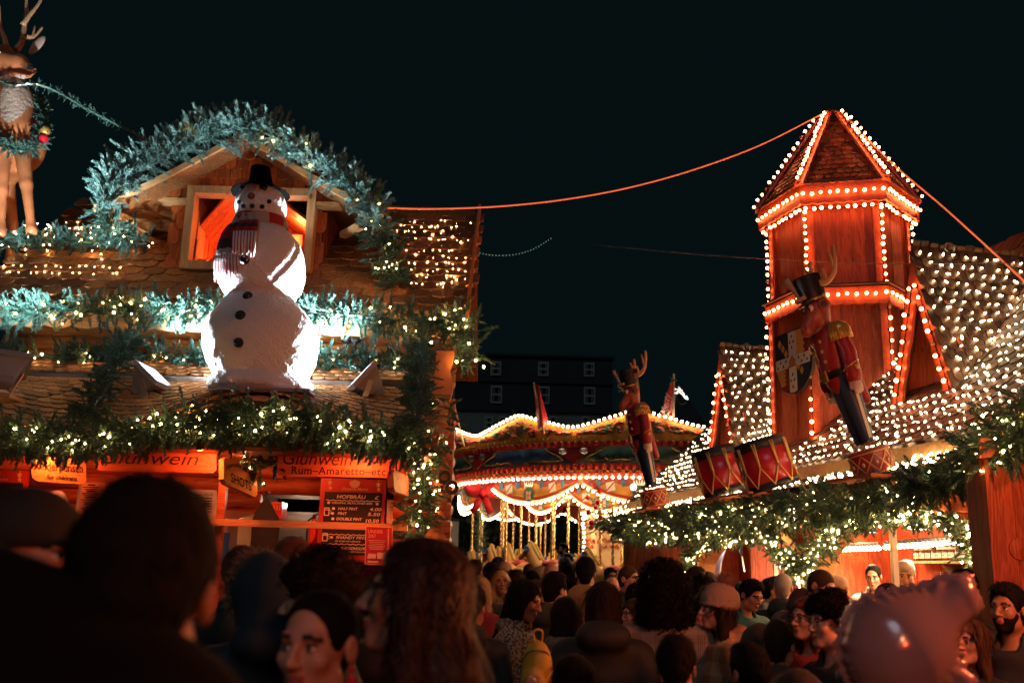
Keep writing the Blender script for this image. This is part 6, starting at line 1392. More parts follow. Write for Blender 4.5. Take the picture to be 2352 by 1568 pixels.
# painted landscape panels and red cartouches
def paintmat(name, skyc, gnd, tree):
    m, nt, b, L = newmat(name); tc = nt.nodes.new('ShaderNodeTexCoord'); sp = nt.nodes.new('ShaderNodeSeparateXYZ'); L.new(tc.outputs['Object'], sp.inputs[0])
    n = nt.nodes.new('ShaderNodeTexNoise'); n.inputs['Scale'].default_value = 2.2; n.inputs['Detail'].default_value = 5; L.new(tc.outputs['Object'], n.inputs['Vector'])
    a = nt.nodes.new('ShaderNodeMath'); a.operation = 'MULTIPLY_ADD'; a.inputs[1].default_value = .5; L.new(n.outputs[0], a.inputs[0]); L.new(sp.outputs[2], a.inputs[2])
    r = nt.nodes.new('ShaderNodeMapRange'); r.inputs[1].default_value = 4.30; r.inputs[2].default_value = 4.75; L.new(a.outputs[0], r.inputs[0])
    rp = nt.nodes.new('ShaderNodeValToRGB'); e = rp.color_ramp.elements; e[0].color = (*gnd, 1); e[0].position = .1; e[1].color = (*skyc, 1); e[1].position = .8; x = e.new(.38); x.color = (*tree, 1); x = e.new(.5); x.color = (*tree, 1); L.new(r.outputs[0], rp.inputs[0]); L.new(rp.outputs[0], b.inputs['Base Color']); b.inputs['Roughness'].default_value = .3; return m
MP1 = paintmat('painted_park_scene', (.20, .40, .26), (.40, .36, .2), (.03, .12, .07)); MP2 = paintmat('painted_town_scene', (.2, .36, .52), (.2, .17, .14), (.05, .09, .15))
for i in range(-6, 4):
    a0 = SEAM + i * DA; mb = MB(); ring(mb, RC, 4.08, 4.46, a0, a0 + DA, n=16); mb.build('painted_panel', MP1 if i % 2 else MP2, car)
    if i % 2:
        mb = MB()
        for q in np.linspace(.2, .62, 9): a = a0 + DA * q; c = cp(RC + .008, a, 4.14); e = np.array([math.cos(a), math.sin(a), 0]); mb.obox(c, e * .03, (0, .01, 0), (0, 0, .13))
        aa = np.linspace(a0 + DA * .2, a0 + DA * .62, 10); mb.tube([cp(RC + .01, a, 4.21 + .03 * (j % 1)) for j, a in enumerate(aa)], .008, 4); mb.build('painted_fence', M_CDARK, car)
    mb = MB(); n = 18; w = [(-1, 1), (-.75, .55), (-.45, .1), (-.2, -.6), (0, -1), (.2, -.6), (.45, .1), (.75, .55), (1, 1)]
    o = np.array([math.sin(a0), -math.cos(a0), 0]); mb.prism([cp(RC + .012, a0 + x * .115, 4.27 + z * .18) for x, z in w], o * .025); o2 = mb.build('cartouche', M_CRED, car)
    mb = MB()
    for x in (-.045, .045): mb.ell(cp(RC + .05, a0 + x, 4.36), (.10, .03, .07), 14, 6)
    mb.build('cartouche_glass', M_STEEL if i % 2 else M_CDARK, car, True)
    mb = MB()
    for sgn in (-1, 1):
        pts = [cp(RC + .03, a0 + sgn * (x), z) for x, z in ((.13, 4.42), (.11, 4.36), (.07, 4.26), (.05, 4.17), (.09, 4.14), (.14, 4.16), (.13, 4.20))]; mb.tube(smoothpath(pts, 4), .014, 5); mb.tube(smoothpath([cp(RC + .03, a0 + sgn * x, z) for x, z in ((.15, 4.13), (.19, 4.17), (.23, 4.14), (.21, 4.11))], 4), .012, 5)
    mb.build('gold_scroll', M_CGOLD, car)
    # crest decoration
    ac = a0 + DA / 2; mb = MB()
    for x in (-.16, -.08, 0, .08, .16):
        a = ac + x * .9; s = .075 if x else .12; c = cp(RC + .01, a, 4.80 + (.08 if not x else 0)); e = np.array([math.cos(a), math.sin(a), 0]); o = np.array([math.sin(a), -math.cos(a), 0]); mb.prism([c - e * s + [0, 0, s], c + e * s + [0, 0, s], c + e * s * .8 - [0, 0, s * .4], c - [0, 0, s], c - e * s * .8 - [0, 0, s * .4]], o * .02)
    mb.build('crest_shield', M_CDARK, car)
    for m_, nm, sd in ((M_CPINK, 'plume_carving', 0), (M_CGREEN, 'leaf_carving', 1), (M_CRED, 'ribbon_carving', 2)):
        mb = MB(); rr = np.random.default_rng(200 + i * 3 + sd)
        for k in range(34):
            a = ac + rr.uniform(-.25, .25); zc = 4.76 + rr.random() * (crest(a) - 4.86); s = rr.uniform(.022, .05); c = cp(RC + .02, a, zc); mb.ell(c, (s * 1.6, .02, s * .6), 8, 4, rot=roty(rr.uniform(-.8, .8)))
        mb.build(nm, m_, car, True)
# bulbs: crest, lower rim, swags
def cbulbs(name, pts, me):
    copies(name, me, pts, car)
ME_CB = ico('carousel_bulb', .028, 2, M_CBULB); ME_CB2 = ico('carousel_bulb_drop', .045, 2, M_CBULB, (1, 1, 1.35))
allb = [cp(RC + .09, a, crest(a) + .03) for a in np.arange(-1.35, .55, .0215)]; lowb = [cp(RC + .09, a, 3.77) for a in np.arange(-1.35, .62, .026)]
M_RIMT = plain('rim_tin', (.5, .3, .12), .4)
mb = MB(); ring(mb, RC + .01, 0, 0, -1.5, 1.0, n=200, th=.06, f0=lambda a: crest(a) - .012, f1=lambda a: crest(a) + .012); mb.build('crest_trim', M_CRED, car)
swb = []
# soffit droppers: outer and inner ring of scalloped swags
def swag(r, z0, dz, a0, a1, idx):
    f = lambda a: z0 - dz * (1 - (2 * (a - a0) / (a1 - a0) - 1) ** 2); am = (a0 + a1) / 2
    mb = MB(); ring(mb, r, 0, 3.80, a0 + .012, a1 - .012, n=24, f0=f, th=.03); b = mb.build('swag_board', M_CRED, car)
    mb = MB(); ring(mb, r + .012, 0, 3.76, a0 + .03, a1 - .03, n=24, th=.01, f0=lambda a: f(a) + .10, f1=lambda a: max(f(a) + .11, 3.74 - .12 * abs(math.sin((a - a0) * 22)))); mb.build('gold_drapery', M_CGOLD, car)
    mb = MB(); ring(mb, r + .014, 0, 0, a0 + .012, a1 - .012, n=24, th=.02, f0=lambda a: f(a) - .012, f1=lambda a: f(a) + .025); mb.build('swag_edge', M_CCREAM, car)
    e = np.array([math.cos(am), math.sin(am), 0]); o = np.array([math.sin(am), -math.cos(am), 0]); c = cp(r + .03, am, f(am) + .17)
    mb = MB(); n = 16; mb.prism([c + e * .15 * math.cos(q) + np.array([0, 0, .17]) * math.sin(q) for q in np.arange(n) * 2 * pi / n], o * .01); mb.build('badge', M_CGREEN, car)
    mb = MB(); fl = [(-.07, -.12), (.07, -.12), (.08, .06), (-.08, .06)]; mb.prism([c + o * .011 + e * x + np.array([0, 0, z]) for x, z in fl], o * .004, 0)
    def strp(x0, z0_, x1, z1_, wd, m, k): d = np.array([x1 - x0, z1_ - z0_]); d = d / np.linalg.norm(d); q = np.array([-d[1], d[0]]) * wd / 2; mb.prism([c + o * k + e * (x + s * q[0]) + np.array([0, 0, z + s * q[1]]) for x, z, s in ((x0, z0_, 1), (x1, z1_, 1), (x1, z1_, -1), (x0, z0_, -1))], o * .003, m)
    strp(-.07, -.12, .07, .06, .04, 1, .016); strp(.07, -.12, -.07, .06, .04, 1, .0165); strp(-.07, -.12, .07, .06, .014, 2, .020); strp(.07, -.12, -.07, .06, .014, 2, .0205)
    strp(0, -.12, 0, .06, .05, 1, .0245); strp(-.075, -.03, .075, -.03, .05, 1, .025); strp(0, -.12, 0, .06, .028, 2, .0285); strp(-.075, -.03, .075, -.03, .028, 2, .029); mb.build('union_flag', [plain('flag_blue', (.02, .04, .2), .5), plain('flag_white', (.75, .72, .68), .5), plain('flag_red', (.45, .02, .02), .5)], car)
    mb = MB()
    for k in range(5): mb.prism([c + e * (-.10 + k * .05 - .02) + o * .012 + [0, 0, .19], c + e * (-.10 + k * .05 + .02) + o * .012 + [0, 0, .19], c + e * (-.10 + k * .05) * 1.3 + o * .012 + [0, 0, .31]], o * .012)
    mb.obox(c - e * .12 + o * .012 + [0, 0, .17], e * .24, o * .015, (0, 0, .03)); mb.build('crown_carving', M_STEEL, car)
    for sg in (-1, 1):
        cc = cp(r + .03, am + sg * (a1 - a0) * .24, f(am + sg * (a1 - a0) * .24) + .22); mb = MB(); mb.prism([cc + e * x + np.array([0, 0, z]) for x, z in ((-.10, .07), (.08, .12), (.12, -.08), (-.07, -.12))], o * .008, 0); mb.prism([cc + o * .009 + e * x + np.array([0, 0, z]) for x, z in ((-.09, -.09), (-.06, -.10), (.10, .09), (.07, .10))], o * .004, 1); mb.build('white_shield', [MATS['flag_white'], MATS['flag_red']], car)
        mb = MB()
        for x in (.34, .13): mb.ell(cp(r + .03, am + sg * (a1 - a0) * x, 3.70), (.05, .02, .10), 8, 6)
        mb.build('blue_tassel', M_CBLUE, car, True)
        mb = MB()
        for k in range(6): q = am + sg * (a1 - a0) * (.07 + .022 * k); aa = np.linspace(0, 2 * pi, 9); c2 = cp(r + .04, q, f(q) + .13 + .01 * k); mb.tube(c2 + np.outer(np.cos(aa), e) * .04 + np.outer(np.sin(aa), [0, 0, 1]) * .018, .006, 4, caps=False)
        mb.build('gold_chain', M_CGOLD, car)
    return [cp(r + .03, a, f(a) - .05) for a in np.linspace(a0 + .015, a1 - .015, int(r * (a1 - a0) / .115))]
for i in range(-5, 2): swb += swag(5.1, 3.72, .42, SEAM + i * DA, SEAM + (i + 1) * DA, i)
for i in range(-3, 3): swb += swag(3.6, 3.62, .42, SEAM + (i + .5) * DA + pi * 0, SEAM + (i + 1.5) * DA, i)
for i in range(-3, 4): swb += swag(4.6, 3.62, .42, pi - .5 - SEAM + i * DA, pi - .5 - SEAM + (i + 1) * DA, i) if i in (1, 2, 3) else []
big = allb + lowb + swb
order = sorted(range(len(big)), key=lambda i: np.linalg.norm(big[i] - CAM)); seen = [big[i] for i in order[:100]]; rest = [big[i] for i in order[100:]]
copies('carousel_bulb', ME_CB, seen, car)
T = np.array([v.co[:] for v in ME_CB.vertices]); FF = [tuple(p.vertices) for p in ME_CB.polygons]; mb = MB(); mb.stamp(T, FF, np.repeat(np.eye(3)[None], len(rest), 0), np.array(rest)); o = mb.build('carousel_bulb_rest', M_CBULB, car, True); o['kind'] = 'stuff'
mb = MB(); mb.lathe([(RC - .05, 4.75), (3.0, 5.0), (.3, 5.3), (.001, 5.5)], (CX, CYc, 0), n=48); mb.build('canopy', M_CRED, car); mb = MB(); mb.lathe([(RC - .1, 3.84), (.5, 4.0)], (CX, CYc, 0), n=48); mb.build('canopy_lining', M_CGOLD, car)
mb = MB(); mb.lathe([(5.0, .55), (5.0, .75), (.001, .76)], (CX, CYc, 0), n=64); mb.build('platform', M_CRED, car)
# centre drum with painted organ panels
mb = MB(); mb.lathe([(1.75, .75), (1.75, 3.3), (1.9, 3.35), (1.9, 3.55), (1.5, 3.9)], (CX, CYc, 0), n=12); mb.build('centre_drum', M_CCREAM, car)
mb = MB(); pts = []
for i in range(12):
    a0 = 2 * pi * (i + .5) / 12 + pi / 12 * 0
    c = lambda x, z: cp(1.76, a0 + x / 1.75, z)
    for sg in (-1, 1):
        for q in ([(0, 2.55), (.14, 2.62), (.26, 2.54), (.34, 2.60), (.38, 2.50)], [(.05, 2.45), (.16, 2.40), (.28, 2.46), (.30, 2.38)], [(.1, 3.0), (.2, 3.1), (.32, 3.05), (.36, 2.95)], [(.05, 1.9), (.2, 1.95), (.33, 1.85)]): mb.tube(smoothpath([c(sg * x, z) for x, z in q], 5), .026, 5)
    pts += [c(x, 3.28 + .12 * math.cos(x * 6)) for x in np.linspace(-.42, .42, 8)]
mb.build('red_scroll', plain('scroll_red', (.42, .07, .02), .4), car, True)
mb = MB(); mb.stamp(T * .9, FF, np.repeat(np.eye(3)[None], len(pts), 0), np.array(pts) + [0, -.02, 0]); pl = [cp(1.95, -1.25 + .06 * math.sin(z * 3), z) for z in np.arange(2.3, 3.3, .12)]; mb.stamp(T, FF, np.repeat(np.eye(3)[None], len(pl), 0), np.array(pl)); o = mb.build('organ_bulb_rest', M_CBULB, car, True); o['kind'] = 'stuff'
# twisted poles and horses
mb = MB(); zz = np.linspace(0, 3.1, 64)
for k in range(3): ph = k * 2 * pi / 3; mb.tube(np.stack([.019 * np.cos(zz * 15 + ph), .019 * np.sin(zz * 15 + ph), zz], 1), .018, 6, caps=False)
ME_POLE = mb.mesh('twisted_pole', M_BRASS, (0, 0, 0), True)
f = Field(lin(-.85, .95, .035), lin(-.3, .3, .03), lin(.1, 1.75, .035))     # horse faces +X
f.add(f.ell((0, 0, .95), (.52, .2, .22)), .08); f.add(f.cap((.38, 0, 1.02), (.60, 0, 1.42), .17, .11), .08); f.add(f.cap((.60, 0, 1.45), (.84, 0, 1.25), .095, .055), .05); f.add(f.ell((.86, 0, 1.23), (.06, .05, .055)), .03); f.add(f.cap((.58, .05, 1.5), (.57, .06, 1.62), .03, .012), .015); f.add(f.cap((.58, -.05, 1.5), (.57, -.06, 1.62), .03, .012), .015)
for s in (-1, 1): f.add(f.cap((.36, s * .1, .86), (.62, s * .11, .66), .09, .055), .05); f.add(f.cap((.62, s * .11, .66), (.44, s * .11, .42), .052, .04), .03); f.add(f.cap((-.4, s * .1, .88), (-.5, s * .12, .62), .11, .06), .05); f.add(f.cap((-.5, s * .12, .62), (-.72, s * .12, .42), .052, .04), .03)
ME_HORSE = f.build('carousel_horse', plain('horse_gold', (.46, .23, .05), .3, var=.2))
mb = MB()
for i in range(9): q = i / 8; c = np.array([.34 + .24 * q, 0, 1.24 + .34 * q]); mb.ell(c, (.075, .045, .04), 10, 6, rot=roty(-.55))
mb.tube(smoothpath([(-.48, 0, 1.02), (-.66, 0, 1.0), (-.74, 0, .75)], 5), [.05] * 10 + [.03], 8) ; ME_MANE = mb.mesh('mane', plain('horse_mane', (.34, .24, .045), .4), (0, 0, 0), True)
mb = MB(); mb.ell((0, 0, 1.10), (.24, .215, .12), 14, 8); mb.lathe([(.128, -.03), (.128, .03)], (.67, 0, 1.37), ((0, 0, 1), (0, 1, 0), (.8, 0, -.55)), 14, sx=.8); ME_SADDLE = mb.mesh('saddle', plain('horse_saddle', (.35, .03, .05), .4), (0, 0, 0), True)
mb = MB()
for k in range(6): a = k * pi / 3; mb.ell((.62 + .05 * math.cos(a), .115, 1.44 + .05 * math.sin(a)), (.03, .02, .03), 8, 4); mb.ell((.62 + .05 * math.cos(a), -.115, 1.44 + .05 * math.sin(a)), (.03, .02, .03), 8, 4)
ME_ROS = mb.mesh('rosette', plain('horse_rosette', (.04, .12, .35), .3), (0, 0, 0), True)
def put(name, me, parent, loc, rz=0, sc=1):
    o = bpy.data.objects.new(name, me); COL.objects.link(o); o.parent = parent; o.location = tuple(np.asarray(loc) - WL[car]) if parent == car else tuple(loc); o.rotation_euler = (0, 0, rz); o.scale = (sc,) * 3; return o
rr = np.random.default_rng(12)
for ri, (r, off) in enumerate(((4.75, 0), (4.0, .2), (3.25, .1))):
    for i in range(20 if ri < 2 else 14):
        a = off + 2 * pi * i / (20 if ri < 2 else 14); a = (a + pi) % (2 * pi) - pi
        put('twisted_pole', ME_POLE, car, cp(r, a, .76), rr.random() * 6)
        h = rr.uniform(-.02, .28)
        if -2.3 < a < 1.2:
            # horses run leftwards in front
            rz = a + pi + 0; hz = put('carousel_horse', ME_HORSE, car, cp(r, a, .55 + h), rz); [put(n_, m_, hz, (0, 0, 0)) for n_, m_ in (('mane', ME_MANE), ('saddle', ME_SADDLE), ('rosette', ME_ROS))]
mb = MB(); c = cp(5.2, -1.02, 3.55); rr = np.random.default_rng(4)
bow = empty('ribbon_bow', tuple(c), 'big glittering red bow on the carousel rim by the log stall', 'bow')
mb = MB()
for sg in (-1, 1): mb.ell(c + [sg * .22, -.1, .08], (.24, .09, .19), 14, 8, rot=roty(-sg * .35)); mb.bar(c + [0, -.1, 0], c + [sg * .22, -.1, -.48], .17, .03, (0, 1, 0))
mb.ell(c + [0, -.14, 0], (.09, .09, .1), 12, 8); mb.build('ribbon', plain('red_glitter', (.5, .01, .02), .3, .3, bump=1, bscale=150), bow, True)
g = garland('fir garland with red baubles hanging inside the carousel', smoothpath([cp(5.0, -.38, 3.7), cp(5.0, -.385, 3.2), cp(5.0, -.38, 2.6)], 6), .16, 60, 1.1, 0, 0, None, 81)
for i in range(9): mb = MB(); mb.ell(cp(5.15, -.38 + .03 * math.sin(i * 2.3), 3.6 - i * .11), (.06, .06, .06), 10, 6); mb.build('bauble', MATS['red_bauble'], g, True)
garland('fir swag strung across the middle of the carousel', smoothpath([cp(4.4, -.3, 3.3), cp(4.2, -.15, 2.9), cp(4.2, .0, 2.75), cp(4.2, .12, 3.0)], 6), .14, 60, 1.0, 0, .3, None, 82)
garland('short green fir drop at the outer carousel pole', smoothpath([cp(4.9, -1.15, 3.4), cp(4.9, -1.14, 2.2)], 6), .13, 60, 1.0, 0, .3, None, 83)
for lab, a, z, r, m_ in (('large red bauble hanging among the carousel poles', -.30, 2.62, .17, MATS['red_bauble']), ('large golden bauble hanging on the carousel swag', -.12, 2.95, .18, M_GOLD)): c = cp(4.5, a, z); mb = MB(); mb.ell(c, (r,) * 3, 20, 12); mb.lathe([(.03, r), (.03, r + .04)], c, n=8); mb.tube([c + [0, 0, r], c + [0, 0, r + .9]], .006, 4); o = mb.build('bauble', m_, None, True, loc=tuple(c)); tag(o, lab, 'bauble')
for a in (-.9, -.45, 0, .45): lamp('carousel_light', 'POINT', tuple(cp(4.3, a, 3.5)), (1, .66, .34), 26, .1)
lamp('carousel_light', 'POINT', tuple(cp(2.6, -.5, 3.2)), (1, .7, .4), 22, .1); lamp('carousel_light', 'POINT', tuple(cp(2.6, .3, 3.2)), (1, .75, .45), 35, .1)
c = P(1455, 1118, 21.0); t = empty('spotlight', tuple(c), 'small glaring white spotlight on the carousel rim', 'lamp'); mb = MB(); mb.ell(c, (.06, .06, .06), 14, 8); mb.build('lens', glow('spot_glow', (1, .95, .9), 30), t, True); mb = MB(); mb.lathe([(.07, .0), (.06, .2), (.001, .22)], c, ((1, 0, 0), (0, 0, 1), (0, 1, 0)), 14); mb.build('housing', M_BLACK, t)
# flags
M_FLAG = plain('flag_cloth', (.50, .025, .03), .6, var=.15)
def flag(label, base, top, corners, txt, Y):
    b, tp = P(*base, Y), P(*top, Y); t = empty('flag', tuple(b), label, 'flag', 'red christmas flags on the carousel'); mb = MB(); mb.tube([b, tp], .022, 8); mb.build('pole', M_CCREAM, t)
    n, m = 16, 6; A, B, C_, D_ = [np.array(q, float) for q in corners]; V = []
    for i in range(n + 1):
        for j in range(m + 1): s, q = i / n, j / m; uv = (A * (1 - q) + B * q) * (1 - s) + (D_ * (1 - q) + C_ * q) * s; V.append(P(uv[0], uv[1], Y + .10 * math.sin(q * 5 + s * 3)))
    F = [(i * (m + 1) + j, i * (m + 1) + j + 1, (i + 1) * (m + 1) + j + 1, (i + 1) * (m + 1) + j) for i in range(n) for j in range(m)]; mb = MB(); mb.add(V, F); V2 = np.array(V) + [0, .012, 0]; mb.add(V2, [q[::-1] for q in F]); mb.build('cloth', M_FLAG, t, True)
    if txt:
        mid0, mid1 = (A + B) / 2, (C_ + D_) / 2; X = P(*((mid1) + (mid0 - mid1) * .0), Y - .13) - P(*mid0, Y - .13); mb = MB(); L = np.linalg.norm(X); X = -nrm(X); Yv = nrm(np.cross([0, -1, 0], X))
        c = P(*((mid0 + mid1) / 2), Y - .14); put_text(mb, 'Merry', c - X * L * .12 + Yv * .13 * (L / 2), X, Yv, L * .17, L * .5, shear=.3, bold=.02); put_text(mb, 'Christmas', c - X * L * .1 - Yv * .16 * (L / 2), X, Yv, L * .12, L * .62, shear=.3, bold=.02); mb.build('lettering', MATS['flag_white'], t)
        mb = MB()
        for s in (.06, .9):
            q = A * (1 - s) + D_ * s if False else (A + B) / 2 * (1 - s) + (C_ + D_) / 2 * s; c2 = P(q[0], q[1], Y - .14)
            for k in range(3): mb.ell(c2 + [.05 * math.cos(k * 2.1), 0, .05 * math.sin(k * 2.1)], (.06, .01, .025), 8, 4, rot=roty(k * 1.05))
        mb.build('holly_print', M_CGREEN, t, True)
flag('red Merry Christmas flag on a straight pole before the dark sky', (1547, 985), (1548, 858), [(1543, 868), (1547, 866), (1547, 968), (1514, 962)], True, 21.6)
flag('furled red flag leaning in front of the dark terrace windows', (1250, 995), (1226, 878), [(1224, 884), (1236, 881), (1260, 968), (1236, 986)], False, 22.2)
flag('small red flag half hidden behind the garland post', (1066, 1024), (1042, 925), [(1044, 935), (1049, 948), (1050, 975), (1030, 980)], False, 24.3)

# ================================================================== TERRACE BEHIND, TREES
BY = 60.0; bld = empty('terrace_building', (PX(1200, 900, BY), BY, 0), 'dark terraced building with pale sash windows behind the carousel', 'building')
M_BW = plain('dark_render', (.035, .04, .045), .9, var=.2, bscale=3); M_BL = plain('pale_render', (.20, .21, .20), .9, var=.15, bscale=3); M_FRM = plain('sash_frame', (.36, .37, .34), .6); M_GLS = plain('night_glass', (.012, .016, .02), .1)
bx0, bx1 = PX(860, 830, BY), PX(1407, 830, BY); zr, zs_, zl = Pz(1240, 820, BY), Pz(1240, 946, BY), Pz(1240, 940, BY)
mb = MB(); mb.box((bx0, BY, zs_), (bx1, BY + 10, zr)); mb.build('upper_wall', M_BW, bld); mb = MB(); mb.box((bx0, BY - .15, 0), (bx1 + .3, BY + 10, zs_ - .02)); mb.build('lower_wall', M_BL, bld)
mb = MB(); mb.box((bx0, BY - .35, zs_ - .02), (bx1 + .4, BY + .1, zs_ + .25)); mb.box((bx0, BY - .2, zr), (bx1 + .1, BY + 10, zr + .15)); zm_ = Pz(1240, 880, BY); mb.box((bx0, BY - .15, zm_), (bx1 + .1, BY + .05, zm_ + .12)); mb.build('cornice', M_BW, bld)
M_SLT = plain('slate_roof', (.03, .032, .035), .7); mb = MB(); mb.prism([(bx0, BY, zr + .15), (bx0, BY + 5, zr + 1.2), (bx0, BY + 10, zr + .15)], (bx1 - bx0, 0, 0)); mb.build('roof', M_SLT, bld)
def bwin(u, v, w, h, lower=False):
    c = P(u, v, BY - (.16 if lower else .02)); W_, H_ = w / F_PX * BY / 2, h / F_PX * BY / 2; t = .05; y = c[1]
    mb = MB()
    for a, b in (((-W_, -H_), (W_, -H_ + 2 * t)), ((-W_, H_ - 2 * t), (W_, H_)), ((-W_, -H_ + 2 * t), (-W_ + 1.6 * t, H_ - 2 * t)), ((W_ - 1.6 * t, -H_ + 2 * t), (W_, H_ - 2 * t)), ((-W_ + 1.6 * t, -t), (W_ - 1.6 * t, t))): mb.box((c[0] + a[0], y - .1, c[2] + a[1]), (c[0] + b[0], y, c[2] + b[1]))
    for x in (-.45, .45): mb.box((c[0] + x * W_ - .018, y - .08, c[2] - H_), (c[0] + x * W_ + .018, y - .02, c[2] + H_))
    o = mb.build('window', M_FRM, bld); g = MB(); g.box((c[0] - W_ + t, y - .04, c[2] - H_ + t), (c[0] + W_ - t, y - .015, c[2] + H_ - t)); q = g.build('pane', M_GLS, bld); q.parent = o
for u, du in ((1139, 0), (1248, 1), (1353, 2), (1030, 0), (920, 0)): bwin(u, 846 + du * 1.5, 24, 33); bwin(u + 1, 906 + du * 1.5, 26, 41)
for u in (1123, 1154, 1240, 1270, 1345, 1040, 1010): bwin(u, 970, 19, 28, True)
mb = MB(); zt2 = Pz(1240, 996, BY - 8)
for x in np.arange(bx0, bx1, .35): mb.box((x, BY - 8, zt2 - 1.2), (x + .04, BY - 7.96, zt2))
mb.box((bx0, BY - 8.02, zt2 - .1), (bx1, BY - 7.94, zt2 - .05)); mb.box((bx0, BY - 8.02, zt2 - 1.2), (bx1, BY - 7.94, 0)); o = mb.build('railing_wall', M_BW, None, loc=(bx0, BY - 8, 0)); tag(o, 'dark railings on a wall before the terrace', 'railings')
def dark_tree(label, x, y, h, r, seed):
    rr = np.random.default_rng(seed); t = empty('tree', (x, y, 0), label, 'tree', 'dark trees behind the carousel'); mb = MB(); mb.tube([(x, y, 0), (x + .1, y, h * .45), (x, y, h * .8)], [.3, .2, .06], 8)
    for k in range(9): a = rr.uniform(0, 6.28); z = h * rr.uniform(.3, .6); mb.tube([(x, y, z), (x + math.cos(a) * r * .5, y + math.sin(a) * r * .5, z + h * .15), (x + math.cos(a) * r * .85, y + math.sin(a) * r * .85, z + h * .22)], [.09, .05, .02], 5)
    mb.build('trunk', M_TWIG, t, True); n = 2600; cl = rr.normal(size=(45, 3)); cl = nrm(cl) * rr.uniform(.4, 1, (45, 1)) * [r, r, h * .36] + [x, y, h * .62]; c = cl[rr.integers(0, 45, n)] + rr.normal(size=(n, 3)) * r * .2; fr = basis_from_z(rr.normal(size=(n, 3)), rr) * rr.uniform(.7, 1.3, (n, 1, 1)); q = .13
    mb = MB(); mb.stamp([(-q, 0, 0), (0, -q * .6, 0), (q, 0, 0), (0, q * .6, 0)], [(0, 1, 2, 3)], fr, c); mb.build('crown', plain('night_leaf', (.05, .07, .03), .6, island=.5), t)
dark_tree('dark leafy tree seen through the left carousel poles', PX(1130, 1200, 40), 40, 5.2, 2.0, 1); dark_tree('dark leafy tree seen through the middle carousel poles', PX(1220, 1200, 42), 42, 5.6, 2.2, 2); dark_tree('dark leafy tree at the outer edge of the carousel', PX(1060, 1200, 44), 44, 5.0, 2.0, 3)
t = empty('kiosk', tuple(P(1046, 1250, 34)), 'pale shuttered kiosk behind the outermost carousel pole', 'kiosk'); a, b = P(1034, 1190, 34), P(1052, 1255, 34); mb = MB(); mb.box((a[0], 34, 0), (b[0], 35, a[2])); mb.build('body', M_BW, t); mb = MB()
for i in range(12): x = a[0] + (b[0] - a[0]) * i / 12; mb.box((x, 33.95, b[2]), (x + (b[0] - a[0]) / 14, 33.99, a[2] - .1))
mb.build('shutter', plain('shutter_grey', (.45, .42, .36), .6), t)
t = empty('roof_block', (PX(1620, 930, 55), 55, 0), 'dark pitched roof block behind the flag', 'building'); a, b = P(1480, 945, 55), P(1640, 1000, 55); mb = MB(); mb.box((a[0], 55, 0), (b[0], 60, b[2])); mb.build('wall', M_BW, t); mb = MB(); mb.prism([(a[0], 55, b[2]), ((a[0] + b[0]) / 2, 55, a[2] + 1.6), (b[0], 55, b[2])], (0, 5, 0)); mb.build('roof', M_SLT, t)
g = MB(); g.box((-80, -20, -.2), (80, 140, 0)); o = g.build('ground', plain('paving', (.05, .048, .045), .7, var=.3, bscale=3)); o['kind'] = 'structure'
